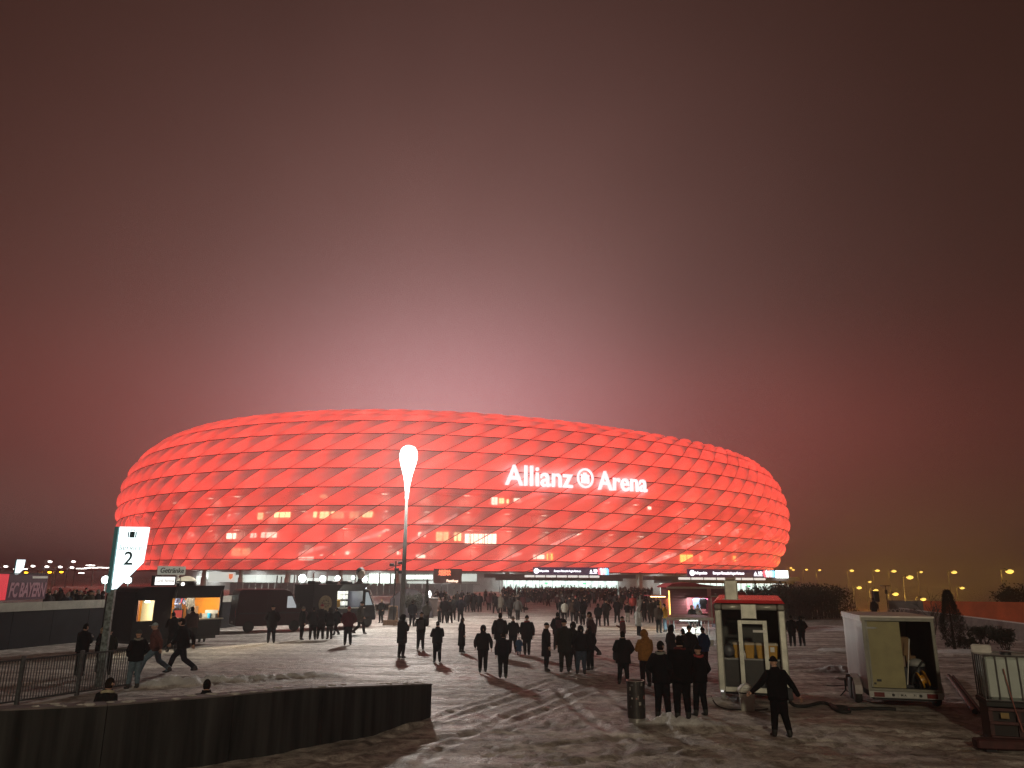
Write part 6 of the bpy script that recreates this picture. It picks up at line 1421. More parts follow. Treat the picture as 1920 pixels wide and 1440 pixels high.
def coat(hem, bulk=1.0, flare=1.0):
    k = (hem, bulk, flare)
    if k in COATS: return COATS[k]
    mb = MB(); b = bulk; rr = random.Random(int(hem * 100))
    prof = [(1.545, .088, .092), (1.50, .098, .098), (1.455, .15, .118), (1.40, .196, .138), (1.30, .222, .158), (1.15, .222, .164), (1.0, .222, .164)]
    z = .9
    while z > hem + .05: prof.append((z, .222 + .03 * flare * (.95 - z), .162 + .04 * flare * (.95 - z))); z -= .12
    w = .214 + .03 * flare * (.95 - hem); prof.append((hem, w, .154 + .04 * flare * (.95 - hem)))
    ring = lambda z, rx, ry, k=0: [(rx * b * math.cos(t) * (1 + .025 * math.sin(5 * t + k)), ry * b * math.sin(t) * (1 + .03 * math.sin(4 * t + 2 * k)), z + .008 * math.sin(3 * t + k)) for t in [2 * math.pi * i / 20 for i in range(20)]]
    rings = [ring(*p, i) for i, p in enumerate(prof)]
    rings += [ring(hem + .01, (w - .02), prof[-1][2] - .02, len(prof)), ring(min(hem + .3, .95), .15, .10)]
    mb.loft([r[::-1] for r in rings])
    # pocket flaps and the zip placket
    for s in (-1, 1): mb.box(s * .11 - .05, .135 * b, 1.0, s * .11 + .05, .168 * b, 1.03)
    mb.box(-.012, .125 * b, max(hem, .85) + .05, .012, .172 * b, 1.40)
    COATS[k] = mb.mesh('coat', [DEFMAT[0]], True); return COATS[k]
def acc_mesh(kind):
    mb = MB()
    if kind == 'backpack': mb.bbox(-.15, -.31, .98, .15, -.13, 1.42, .05); mb.bbox(-.11, -.36, 1.02, .11, -.3, 1.22, .03); [mb.tube([(s * .1, -.14, 1.40), (s * .12, .02, 1.50), (s * .13, .145, 1.36), (s * .15, .12, 1.12), (s * .14, -.14, 1.04)], .018, 6) for s in (-1, 1)]
    elif kind == 'scarf': mb.tube([(.105 * math.cos(t), .005 + .105 * math.sin(t), 1.50 + .012 * math.sin(2 * t)) for t in [2 * math.pi * i / 14 for i in range(15)]], .036, 8); mb.bbox(-.09, .12, 1.18, -.03, .16, 1.48, .012)
    elif kind == 'bag': mb.bbox(.20, -.12, .80, .34, .16, 1.08, .03); mb.tube([(.26, 0, 1.08), (.1, .14, 1.30), (-.10, .05, 1.47), (-.02, -.12, 1.38), (.24, -.06, 1.08)], .012, 6)
    elif kind == 'phone_body': mb.bbox(-.036, .33, 1.25, .036, .342, 1.39, .005)
    elif kind == 'cup_body': mb.lathe([(.028, 0), (.038, .11), (.04, .115)], 12, (.12, .36, 1.24))
    return mb.mesh(kind, [DEFMAT[0]], kind != 'bag')
ACC = {}
def acc(kind):
    if kind not in ACC: ACC[kind] = acc_mesh(kind)
    return ACC[kind]
def setm(o, i, m_):
    o.material_slots[i].link = 'OBJECT'; o.material_slots[i].material = m_
def person(x, yf, yh, pose, rot, top, leg, hatk, hatc, label, hem=None, bulk=1.0, ac=(), group=None, z=0.0, skin=0, at=None, cat='person', h=None):
    """x, yf, yh: column, foot line and head top in the photo, which give the place and the height"""
    g = at if at is not None else G(x, yf, z)
    zz = z if z else gz1(g[0], g[1])
    me, HM, UM, arms = body(pose, bulk)
    hh = zfor(g[0], g[1], yh) - zz if h is None else h
    full = HM.translation.z + .128 + (.04 if hatk in ('hood', 'bobble') else .012)
    sc = min(max(hh / full, .9 if cat == 'person' else .4), 1.16)
    o = tag(obj('person' if cat == 'person' else cat, me, None, (g[0], g[1], zz - .005), R(rot)), label, cat, group); o.scale = (sc if (int(x) % 2 or not x) else -sc, sc, sc)
    setm(o, 0, cloth(top)); setm(o, 1, cloth(leg)); setm(o, 3, mat('skin_%d' % skin, SKIN_C[skin], .55, 0, .06, 20, .05))
    if hatk:
        c = obj({'fur_hood': 'hood', 'bobble': 'bobble_hat', 'hair': 'hair', 'longhair': 'hair'}.get(hatk, hatk), hat(hatk), o); c.matrix_local = HM; setm(c, 0, cloth(hatc))
    if hem is not None:
        c = obj('coat', coat(hem, 1.04 * bulk), o); c.matrix_local = UM; setm(c, 0, cloth(top))
    for kind, col in ac:
        c = obj({'phone_body': 'phone', 'cup_body': 'cup'}.get(kind, kind), acc(kind), o); c.matrix_local = UM if kind not in ('phone_body', 'cup_body') else Matrix.Identity(4)
        setm(c, 0, cloth(col) if kind not in ('phone_body', 'cup_body') else mat('held_' + kind, col, .4, 0, 0, 1, 0))
    return o
BK = (.012, .012, .015); NV = (.012, .016, .028); GY = (.06, .058, .056); DG = (.028, .027, .028); JN = (.035, .055, .085); LJ = (.10, .15, .19); OL = (.030, .033, .022); BR = (.045, .028, .02); HB = (.03, .02, .013); HD = (.012, .009, .007); HF = (.22, .15, .09)
WHT = (.50, .50, .48); RD = (.30, .02, .03); ORJ = (.24, .105, .025); BL = (.02, .10, .32); YJ = (.60, .32, .03)
# --- near, right of the middle
person(1465, 1383, 1230, 'reach', 12, BK, BK, 'beanie', BK, 'worker in black with a pale shoulder bag standing before the open kiosk', .82, 1.08, [('bag', (.06, .06, .065))])
person(1243, 1350, 1200, 'pockets', -48, BK, BK, 'hair', HD, 'person in black with a pale hood lining beside the litter bin group', .80, 1.08, [('scarf', (.22, .22, .20))])
person(1281, 1352, 1188, 'stand', 8, (.008, .008, .010), BK, 'hair', HD, 'broad person in black, tallest of the group by the ploughed snow heap', .78, 1.16, [('scarf', (.10, .02, .02))])
person(1316, 1343, 1208, 'cup', 35, BK, BK, 'beanie', BK, 'person in black with a red and white sleeve beside the kiosk post', .84, 1.0, [('scarf', (.28, .05, .05))])
person(1212, 1289, 1178, 'phone', 20, ORJ, BK, 'hood', ORJ, 'person in an ochre hooded jacket behind the litter bin', .83, 1.08, [('cup_body', (.5, .45, .4))])
person(1170, 1284, 1182, 'pockets', 6, BK, BK, 'hair', HB, 'stout person in a long black parka standing alone left of the ochre jacket', .70, 1.14, [('bag', (.03, .03, .035))])
person(1261, 1262, 1170, 'stand', -75, DG, DG, 'hood', BK, 'person in a dark hooded coat seen from the side before the lit snow', .66, 1.04)
person(1285, 1268, 1178, 'stand', 20, BK, BK, 'hair', HD, 'dark figure behind the broad person in black, before the serving table', .8, 1.05)
person(1296, 1266, 1172, 'cup', -30, BK, BK, 'beanie', BK, 'bulky dark figure with a pointed cap beside the bright blue jacket', .8, 1.1)
person(1322, 1262, 1174, 'stand', 30, BL, NV, 'bobble', BK, 'person in a bright blue jacket with dark curly hair at the kiosk corner', .84, 1.04)
person(1169, 1216, 1155, 'cup', 90, (.12, .05, .05), DG, 'beanie', BK, 'person in a red and grey jacket half hidden behind the stout black parka', .84, 1.04, [('scarf', RD)])
person(1198, 1193, 1137, 'pockets', -60, WHT, BK, 'hood', WHT, 'person in a long white hooded coat on the open snow', .62, 1.05)
person(1236, 1187, 1131, 'cup', -40, (.06, .045, .035), DG, 'beanie', HD, 'person in a brown-grey jacket standing at the yellow lit stall corner', .82, 1.06)
person(1248, 1185, 1131, 'phone', 60, YJ, LJ, 'hair', HD, 'person in a bright yellow jacket and blue jeans at the stall corner', .86, 1.05)
for (x, yf, yh, pose, rot, top, hk, hc, lab, hem) in [
 (1137, 1174, 1123, 'pockets', 10, DG, 'beanie', BK, 'person in a charcoal coat with a wide stance, right of the dense group', .74),
 (1122, 1175, 1131, 'stand', -15, BK, 'hood', BK, 'small black figure in a pointed hood before the dense group', .66),
 (1158, 1168, 1121, 'cup', 15, BK, 'hair', HD, 'black figure left of the pale trousered drinker', .76), (1177, 1167, 1129, 'phone', -20, BK, 'beanie', BK, 'drinker in black with pale trousers holding a white cup', .86),
 (1059, 1163, 1126, 'stand', 5, (.40, .38, .33), 'hair', HD, 'person in a cream hooded coat at the edge of the dense group', .72), (1052, 1160, 1122, 'pockets', 40, BK, 'hair', HD, 'black figure just left of the cream coat', .78),
 (1075, 1166, 1122, 'stand', 0, BR, 'beanie', HB, 'brown coated figure in the dense group right of the cream coat', .72), (1085, 1170, 1119, 'pockets', -12, BK, 'hair', HD, 'tall black figure in the middle of the dense group', .8), (1093, 1172, 1124, 'cup', 30, BK, 'hood', BK, 'hooded black figure at the right end of the dense group', .8),
 (1068, 1158, 1118, 'stand', 180, DG, 'hair', HB, 'figure facing the camera behind the brown coat in the dense group', .8), (1080, 1157, 1117, 'walk', 170, BK, 'beanie', RD, 'figure in a red cap deep in the dense group', .8), (1097, 1160, 1121, 'stand', 90, NV, 'hair', HD, 'figure in navy standing sideways at the back of the dense group', .8),
 (1187, 1155, 1113, 'walk', 180, (.40, .06, .05), 'beanie', RD, 'person in a bright red jacket among the dark crowd', .84), (1202, 1158, 1116, 'stand', 0, (.16, .14, .12), 'hood', (.14, .12, .10), 'person in a tan hooded parka behind the white coat', .7),
 (1213, 1162, 1117, 'pockets', -20, BK, 'hood', BK, 'black hooded figure beside the tan parka', .7), (1209, 1166, 1125, 'stand', 20, BK, 'beanie', BK, 'black figure in front of the hooded one, behind the white coat', .76), (1221, 1168, 1124, 'cup', 15, DG, 'hair', HD, 'charcoal figure with pale light at the feet near the stall', .8), (1227, 1167, 1123, 'stand', -10, BK, 'cap', BK, 'black figure in a cap near the yellow lit stall', .8)]:
    person(x, yf, yh, pose, rot, top, DG if 'pale trousers' not in lab else (.30, .28, .25), hk, hc, lab, hem, 1.05)
# --- middle
person(905, 1261, 1170, 'walk2', 4, BK, BK, 'hood', BK, 'person in a black jacket walking towards the stadium, arms out, ahead of the pair', .84, 1.06)
person(943, 1275, 1183, 'walk', 2, NV, BK, 'hair', HB, 'slim person in black tights walking away, nearest of the walkers', .90, .98)
person(937, 1232, 1148, 'walk', -4, BK, NV, 'hair', HD, 'broad dark figure walking just beyond the slim walker', .72, 1.08, [('backpack', (.02, .022, .03))])
person(962, 1224, 1155, 'walk2', 10, BK, BK, 'beanie', (.16, .15, .14), 'small person in black with a pale bobble hat beside the child in blue', .80, 1.0)
person(988, 1231, 1153, 'walk', 2, BK, BK, 'beanie', BK, 'tall dark figure walking with the child in blue', .74, 1.12, [('scarf', (.25, .03, .03))])
person(973, 1229, 1194, 'walk2', 0, (.03, .08, .17), (.03, .07, .15), 'beanie', (.38, .40, .42), 'child in a blue snowsuit with a white hat between two grown-ups', .42, 1.16, cat='child')
person(1024, 1258, 1166, 'stand', -82, BK, BK, 'cap', BK, 'person in a knee-length black coat and cap seen from the side', .55, 1.0)
person(1046, 1219, 1147, 'pockets', 8, BK, BK, 'hair', HD, 'round-shouldered dark figure behind the olive coat', .74, 1.1, [('backpack', (.05, .012, .014))])
person(1059, 1262, 1160, 'stand', 10, OL, OL, 'beanie', BK, 'person in an olive coat, tallest of the tight group in the middle', .66, 1.08)
person(1075, 1255, 1164, 'stand', -30, DG, BK, 'hood', OL, 'hooded figure between the olive coat and the jeans wearer', .74, 1.02)
person(1090, 1265, 1171, 'pockets', 4, BK, JN, 'hood', BK, 'person in a black hooded jacket and dark blue jeans in the tight group', .86, 1.05)
person(1107, 1257, 1172, 'stand', 40, BK, BK, 'longhair', HB, 'long haired figure in black at the right end of the tight group', .78, 1.0)
person(1110, 1232, 1146, 'walk', 80, (.06, .03, .03), BK, 'hair', HD, 'person in a maroon jacket walking past behind the tight group', .84, 1.02, [('scarf', (.20, .18, .17))])
# --- left of the middle
person(752, 1234, 1150, 'phone', -40, BK, BK, 'hood', BK, 'hooded figure in a long black parka with elbows out, right of the chalkboard', .62, 1.06)
person(788, 1219, 1147, 'phone', 4, BK, BK, 'beanie', BK, 'slim dark figure with a round grey emblem on the back', .86, 1.02, [('backpack', (.05, .05, .055))])
person(819, 1242, 1164, 'phone', 22, NV, NV, 'hair', HD, 'person in navy holding a lit phone to the face', .84, 1.06, [('phone_body', (.5, .5, .5))])
person(865, 1224, 1157, 'stand', -65, BK, BK, 'longhair', HB, 'person in an ankle-long black coat standing apart on the snow', .34, 1.0)
person(772, 1175, 1125, 'stand', -10, NV, NV, 'hair', HD, 'person in a dark jacket at the drinks counter', .76, 1.06)
person(799, 1174, 1126, 'pockets', 10, (.07, .07, .062), DG, 'hair', HD, 'person in a grey jacket at the right end of the drinks counter', .76, 1.02)
for (x, yf, yh, pose, rot, top, hk, hc, lab, hem) in [
 (824, 1167, 1118, 'stand', 80, (.12, .08, .07), 'hair', HB, 'person in a dusky pink jacket left of the crowd beyond the counter', .8), (833, 1169, 1115, 'pockets', 5, BK, 'hair', HD, 'tall black figure second in the row beyond the counter', .74), (843, 1168, 1122, 'cup', -20, BK, 'beanie', BK, 'shorter black figure third in the row beyond the counter', .76), (849, 1163, 1117, 'stand', 10, DG, 'hair', HD, 'charcoal figure behind the third in the row beyond the counter', .8), (863, 1166, 1110, 'pockets', 0, NV, 'beanie', BK, 'broad figure, tallest of the row beyond the counter', .74),
 (876, 1148, 1109, 'stand', 10, BK, 'hair', HD, 'black figure first of the three standing before the grey balustrade', .76), (888, 1148, 1112, 'pockets', -15, BK, 'hood', BK, 'stocky black figure in the middle of the three before the balustrade', .76), (899, 1148, 1111, 'stand', 10, BK, 'hair', HD, 'black figure last of the three before the balustrade', .8),
 (929, 1151, 1111, 'walk', 20, BK, 'hair', HD, 'black figure walking left of the grey coat', .8), (938, 1151, 1113, 'stand', 0, (.14, .12, .10), 'hair', HF, 'person in a long pale grey coat among the walkers', .5), (946, 1148, 1112, 'walk2', -10, BK, 'beanie', BK, 'black figure just right of the long grey coat', .76), (956, 1161, 1113, 'walk', 5, DG, 'hood', DG, 'charcoal walker with a belt-like stripe, nearest of the walkers by the cart', .74),
 (971, 1163, 1120, 'walk2', 10, (.07, .065, .06), 'hair', HB, 'grey jacketed walker next to the small cart', .8), (978, 1146, 1111, 'walk', 15, BK, 'hair', HD, 'black figure bending past the small cart', .8)]:
    person(x, yf, yh, pose, rot, top, DG, hk, hc, lab, hem, 1.04)
# --- queue at the food truck
for (x, yf, yh, pose, rot, top, leg, hk, hc, lab, hem) in [
 (507, 1206, 1134, 'pockets', 15, BK, NV, 'cap', DG, 'person in a dark parka and cap in front of the van door', .72), (564, 1200, 1137, 'stand', -60, BK, BK, 'beanie', (.20, .20, .19), 'person with a pale hat at the rear of the food truck queue', .74), (585, 1200, 1137, 'pockets', 12, BK, BK, 'hair', HD, 'dark figure below the round badge of the food truck', .74), (600, 1199, 1132, 'stand', 0, BK, BK, 'beanie', (.28, .05, .07), 'figure in a pink-red hat below the round badge', .74), (617, 1199, 1138, 'cup', 40, BK, BK, 'hood', DG, 'hooded figure right of the pink-red hat in the queue', .74),
 (630, 1192, 1138, 'walk', 60, NV, BK, 'hair', HD, 'figure stepping forward at the food truck counter', .8), (651, 1210, 1136, 'pockets', 20, (.09, .015, .025), NV, 'beanie', (.35, .06, .08), 'person in a dark red jacket standing before the open hatch', .86), (673, 1190, 1127, 'walk', -80, (.075, .07, .066), BK, 'beanie', BK, 'person in a grey coat walking past the open hatch', .70), (714, 1168, 1123, 'pockets', 160, DG, DG, 'hair', HF, 'person in a charcoal puffer coat leaning by the truck cab', .62)]:
    person(x, yf, yh, pose, rot, top, leg, hk, hc, lab, hem, 1.05)
# --- left, by fence and grill stall
person(248, 1293, 1180, 'pockets', 55, BK, LJ, 'beanie', (.05, .055, .06), 'person in a grey beanie, black jacket and jeans at the end of the railing', .84, 1.04, [('scarf', (.25, .24, .22))])
person(287, 1266, 1166, 'stride', 100, (.10, .035, .03), LJ, 'cap', (.30, .34, .34), 'person in a rust jacket and pale cap striding past in light jeans', .86, 1.04)
person(338, 1264, 1150, 'stride', 95, BK, NV, 'hair', HD, 'tall person in a black jacket striding past the grill stall', .84, 1.1)
person(147, 1268, 1168, 'phone', -20, BK, BK, 'hair', HD, 'dark bearded person looking down at a phone behind the railing', .8, 1.1, [('phone_body', (.3, .3, .3))], skin=1)
person(181, 1262, 1175, 'pockets', -70, BK, BK, 'hair', HF, 'fair haired person looking aside behind the railing', .8, 1.06)
person(196, 1268, 1184, 'stand', 40, OL, BK, 'beanie', OL, 'person in a dark olive jacket by the foot of the sign pole', .8, 1.0)
person(322, 1222, 1147, 'counter', 50, BK, BK, 'hair', HD, 'customer in black bending over the grill stall counter', .86, 1.06)
person(356, 1216, 1136, 'counter', 40, (.04, .02, .02), DG, 'hair', HD, 'customer with a bent head in the middle of the grill stall counter', .84, 1.0)
person(378, 1204, 1137, 'phone', 45, DG, (.12, .11, .09), 'hair', HD, 'customer in khaki trousers at the orange end of the grill stall', .9, 1.0)
bench = lambda x, y: G(x, y)
def seated(x, yh, rot, top, hk, hc, label, ac=()):
    g = AT(x, yh, 10); d = Vector((g.x, g.y)).normalized(); best = min(st, key=lambda p: abs(PX((p.x + .05, p.y + .2, 1.2))[0] - x))
    zh = zfor(best.x + .05, best.y + .78, yh); o = person(x, 0, 0, 'sit', rot, top, BK, hk, hc, label, .93, 1.06, ac, at=(best.x + .05, best.y + .78, 0), h=1.26); o.location.z = zh - 1.26
seated(351, 1273, 20, BK, 'hair', HD, 'dark haired person sitting behind the concrete wall, only head and shoulders showing')
seated(184, 1270, -20, DG, 'hair', HB, 'brown haired person with a pale red-spotted scarf sitting behind the wall', [('scarf', (.40, .36, .26))])
# sellers
SX = person(0, 0, 0, 'counter', 0, (.05, .06, .11), BK, 'hair', HD, 'seller in a blue jacket with a white stripe inside the grill stall', None, 1.04, [('scarf', (.5, .06, .10))], at=place(GRILL, 3.35, 1.1, 0), z=GRILL.location.z + 1.06, h=1.62); SX.rotation_euler.z = GRILL.rotation_euler.z + R(165)
SX = person(0, 0, 0, 'stand', 0, GY, BK, 'cap', GY, 'seller in a grey apron inside the orange end of the grill stall', None, 1.0, at=place(GRILL, 4.15, 1.2, 0), z=GRILL.location.z + 1.06, h=1.66); SX.rotation_euler.z = GRILL.rotation_euler.z + R(185)
person(0, 0, 0, 'phone', 200, (.55, .54, .52), BK, 'longhair', HF, 'woman in a white puffer jacket behind the red stall counter', .9, 1.1, at=place(STALL, 1.9, -.75, 0), h=1.78)
person(0, 0, 0, 'stand', 150, DG, BK, 'hood', (.22, .2, .18), 'person in a fur-edged hood beside the white puffer jacket at the red stall', .85, 1.05, at=place(STALL, 1.45, -.8, 0), h=1.74)
# --- right
person(1505, 1212, 1156, 'pockets', 0, BK, NV, 'hood', BK, 'lone dark figure with legs apart on the snow right of the kiosk', .82, 1.06)
person(1487, 1213, 1153, 'walk2', -20, BK, BK, 'hair', HD, 'dark figure half hidden by the kiosk corner post', .82, 1.02)
person(1642, 1167, 1113, 'stand', 10, BK, BK, 'hair', HD, 'dark figure beside the black box near the solar panel post', .8, 1.0)
for (x, yf, yh, pose, rot, top, hk, lab) in [(1242, 1163, 1120, 'stand', 70, (.30, .16, .03), 'hair', 'small figure lit yellow under the side flap of the red stall'), (1235, 1160, 1119, 'cup', 90, BK, 'beanie', 'dark figure at the side flap of the red stall'), (1228, 1157, 1120, 'stand', 110, DG, 'hair', 'charcoal figure waiting left of the side flap')]:
    person(x, yf, yh, pose, rot, top, DG, hk, HD, lab, .8, 1.03)

# --- the far crowd: one mesh per kind of figure, every fan an object of its own
def merged(pose, hk, hem):
    me, HM, UM, _ = body(pose, 1.04); mb = MB()
    mb.v = [tuple(v.co) for v in me.vertices]; mb.f = [tuple(p.vertices) for p in me.polygons]; mb.m = [p.material_index for p in me.polygons]
    h_ = hat(hk); mb.add([tuple(HM @ v.co) for v in h_.vertices], [tuple(p.vertices) for p in h_.polygons], 4)
    c_ = coat(hem, 1.05); mb.add([tuple(UM @ v.co) for v in c_.vertices], [tuple(p.vertices) for p in c_.polygons], 0)
    o = bpy.data.objects.new('tmp', mb.mesh('person_far', DEFMAT, True))
    dm = o.modifiers.new('d', 'DECIMATE'); dm.ratio = .22
    m2 = evaluated(o); m2.name = 'person_far'; return m2
FAR = [merged(*q) for q in (('stand', 'hair', .78), ('pockets', 'beanie', .72), ('walk', 'hair', .82), ('walk2', 'hood', .8), ('cup', 'beanie', .82), ('stand', 'longhair', .6))]
FCOL = [(.014, .013, .016), (.014, .013, .016), (.02, .018, .022), (.03, .025, .025), (.05, .045, .045), (.022, .03, .045), (.06, .02, .022), (.045, .04, .03)]
rc = random.Random(21)
FNAME = ['black', 'black', 'blackish', 'charcoal', 'grey', 'navy', 'maroon', 'olive']
FHAT = [('dark hair', HD), ('brown hair', HB), ('a black hat', BK), ('a grey hat', DG), ('fair hair', (.2, .14, .08)), ('a pale hat', (.25, .24, .23)), ('a red hat', (.2, .02, .03))]
FPOSE = ['standing', 'pocketing', 'walking', 'hooded', 'drinking', 'long-coated']
USED = {}
def zone(x):
    for lim, nm in ((870, 'under the neon'), (925, 'near balustrade end'), (965, 'left of the cart'), (1000, 'by the hall logo'), (1035, 'under display word'), (1075, 'under long words'), (1115, 'mid display'), (1150, 'under coloured screen'), (1190, 'past the hall'), (1260, 'near red stall')):
        if x < lim: return nm
    return 'at the right'
def fan(x, y, z, where, group):
    fi, ci, li, hi = rc.randrange(6), rc.randrange(8), rc.randrange(6), rc.randrange(7)
    o = obj('person', FAR[fi], None, (x, y, z), R(rc.choice([0, 0, 0, 180, 90, -90]) + rc.uniform(-35, 35)))
    s = rc.uniform(.94, 1.08); o.scale = (s, s, s); setm(o, 0, cloth(FCOL[ci])); setm(o, 1, cloth(FCOL[li])); setm(o, 3, mat('skin_%d' % rc.randrange(3), SKIN_C[0], .55, 0, .06, 20, .05)); setm(o, 4, cloth(FHAT[hi][1]))
    return tag(o, 'fan in %s with %s, %s, %s' % (FNAME[ci], FHAT[hi][0], FPOSE[fi], where), 'person', group)
n = 0
while n < 100:
    x = rc.gauss(1090, 62); y = rc.uniform(1117.5, 1131)
    if not 955 < x < 1235: continue
    g = G(x, y); fan(g.x, g.y, 0, 'in crowd ' + zone(x), 'crowd before the entrance hall'); n += 1
for k in range(50):
    x = rc.uniform(905, 1228); y = rc.uniform(1126, 1150)
    if 985 < x < 1045 and y > 1138: y = rc.uniform(1126, 1136)
    g = G(x, y); fan(g.x, g.y, 0, 'on snow ' + zone(x), 'fans scattered over the square')
for k in range(20):
    x = rc.uniform(815, 930); y = rc.uniform(1128, 1146); g = G(x, y); fan(g.x, g.y, 0, zone(x) + ', before balustrade', 'fans before the balustrade')
for k in range(16):
    x = rc.uniform(940, 1010); y = rc.uniform(1122, 1130); g = G(x, y); fan(g.x, g.y, 0, 'at the left hall end', 'fans at the left end of the hall')
for k in range(28):
    x = rc.uniform(84, 222); g = AT(x, 1112, rc.uniform(46.5, 58)); fan(g.x, g.y, .75, 'on the terrace ' + ('next to the banner' if x < 115 else 'under the fog lamps' if x < 160 else 'left of the sign pole' if x < 200 else 'behind the sign pole'), 'crowd on the terrace')
# the rearmost ranks read as one dark mass: one object
mb = MB(); low = []
for m_ in FAR[:4]:
    low.append(([tuple(v.co) for v in m_.vertices], [tuple(p.vertices) for p in m_.polygons], [p.material_index for p in m_.polygons]))
spots = []
while len(spots) < 300:
    x = rc.gauss(1080, 85)
    if 925 < x < 1225: g = G(x, rc.uniform(1112.5, 1124)); spots.append((g.x, g.y, 0))
for k in range(24): g = AT(rc.uniform(1385, 1490), 1112, rc.uniform(130, 150)); spots.append((g.x, g.y, 0))
for k in range(18): g = AT(rc.uniform(730, 900), 1100, rc.uniform(153, 165)); spots.append((g.x, g.y, .3))
for k in range(16): g = AT(rc.uniform(480, 720), 1100, rc.uniform(153, 170)); spots.append((g.x, g.y, .3))
for (x, y, z) in spots:
    v, f, mi = low[rc.randrange(4)]; q = R(rc.uniform(0, 360)); c_, s_ = math.cos(q), math.sin(q); k_ = rc.uniform(.94, 1.08); n0 = len(mb.v)
    mb.v += [(x + (a * c_ - b * s_) * k_, y + (a * s_ + b * c_) * k_, z + d * k_) for a, b, d in v]; mb.f += [tuple(i + n0 for i in t_) for t_ in f]; mb.m += [0 if i in (0, 1, 2) else i for i in mi] 
stuff(mb.build('crowd', DEFMAT, smooth=True))

# ================================================================== PLANTS AND BOUNDARY ON THE RIGHT
LEAF = mat('dark_foliage', (.020, .022, .014), .8, 0, .4, 2, 0); TWIG = mat('bare_twig', (.045, .030, .024), .8, 0, .3, 4, 0); BARK = mat('bark', (.035, .026, .02), .9, 0, .3, 6, .3)
def leaf_mesh(pts_, size, rr, name, m_):
    mb = MB()
    for p in pts_:
        a = Vector((rr.gauss(0, 1), rr.gauss(0, 1), rr.gauss(0, .8))).normalized() * size * rr.uniform(.6, 1.4); b = a.orthogonal().normalized() * size * .45
        p = Vector(p); mb.add([tuple(p - b), tuple(p + a * .5 - b * .2), tuple(p + a), tuple(p + b * .9 + a * .3)], [(0, 1, 2, 3)])
    return mb, m_
def hedge():
    rr = random.Random(4); t = tag(obj('hedge', None), 'long dark bushy hedge on the snow right of the stadium', 'hedge')
    a, b = G(1478, 1164), G(1612, 1158); ax = Vector((b.x - a.x, b.y - a.y)); L_ = ax.length; ax.normalize(); ay = Vector((-ax.y, ax.x))
    pts_ = []; tw = MB()
    for k in range(9500):
        u = rr.random(); v = rr.uniform(0, 5.5)
        hmax = 2.75 + .35 * math.sin(u * 17) + .3 * math.sin(u * 41 + 1); hmax *= min(1, (1 - u) * 9 + .35) * min(1, u * 6 + .6)
        z = hmax * (1 - abs(rr.gauss(0, .33)) ) * (1 - .08 * abs(v - 2.7) ** 1.2 * .4)
        if z < .05: continue
        p = Vector((a.x, a.y)) + ax * (u * L_) + ay * v; pts_.append((p.x, p.y, z))
    for k in range(420):
        u = rr.random(); v = rr.uniform(.2, 5); p = Vector((a.x, a.y)) + ax * (u * L_) + ay * v; h = rr.uniform(2.2, 3.3)
        tw.tube([(p.x, p.y, -.1), (p.x + rr.uniform(-.3, .3), p.y, h * .6), (p.x + rr.uniform(-.6, .6), p.y + rr.uniform(-.3, .3), h)], [.03, .018, .006], 4)
    mb, m_ = leaf_mesh(pts_, .24, rr, 'foliage', LEAF); stuff(mb.build('foliage', m_, t)); stuff(tw.build('twigs', TWIG, t))
hedge()
def conifer(x, yb, yt, wpx, label, Y=None, seed=1, group=None, n=2600):
    rr = random.Random(seed); g = G(x, yb) if Y is None else AT(x, 1100, Y); z0 = 0.0
    h = zfor(g.x, g.y, yt) - z0; r = wpx / 1447 * g.y / 2
    t = thing('conifer', label, 'conifer', (g.x, g.y, z0), 0, group)
    MB().tube([(0, 0, -.1), (0, 0, h * .8)], [.09, .02], 8).build('trunk', BARK, t)
    pts_ = []
    for k in range(n):
        u = rr.random() ** .8; z = .06 * h + .93 * h * u; rad_ = r * (1 - u) ** .42 * (1.0 if u > .12 else .7) * (1 + .18 * math.sin(9 * u + 2 * seed))
        a = rr.uniform(0, 6.283); q = rad_ * rr.uniform(.55, 1.04) * (1 + .12 * math.sin(3 * a + z * 2)); pts_.append((q * math.cos(a), q * math.sin(a), z))
    for k in range(24): pts_.append((rr.uniform(-.03, .03), rr.uniform(-.03, .03), h * rr.uniform(.93, 1.0)))
    mb = MB(); size = .10 * max(h / 3, .8)
    for p in pts_:
        p = Vector(p); o_ = Vector((p.x, p.y, 0)); o_ = o_.normalized() if o_.length > .01 else Vector((1, 0, 0))
        d_ = (Vector((0, 0, 1)) * rr.uniform(.5, 1) + o_ * rr.uniform(.1, .5) + Vector((rr.uniform(-.3, .3), rr.uniform(-.3, .3), 0))) * size * rr.uniform(.7, 1.5); b = d_.orthogonal().normalized() * size * .33
        mb.add([tuple(p - b), tuple(p + d_), tuple(p + b)], [(0, 1, 2)])
    stuff(mb.build('crown', LEAF, t))
conifer(1791, 1222, 1107, 46, 'dark columnar conifer standing beside the silver trailer', seed=2, n=7500)
conifer(1416, 0, 1091, 9, 'small dark conifer before the second entrance hall, nearer the chimney', 98, 3, n=900); conifer(1463, 0, 1090, 15, 'wider dark conifer before the second entrance hall beside the hedge', 92, 4, n=1200)
conifer(801, 0, 1087, 9, 'slim dark conifer beside the drinks counter', 66, 5, n=900)
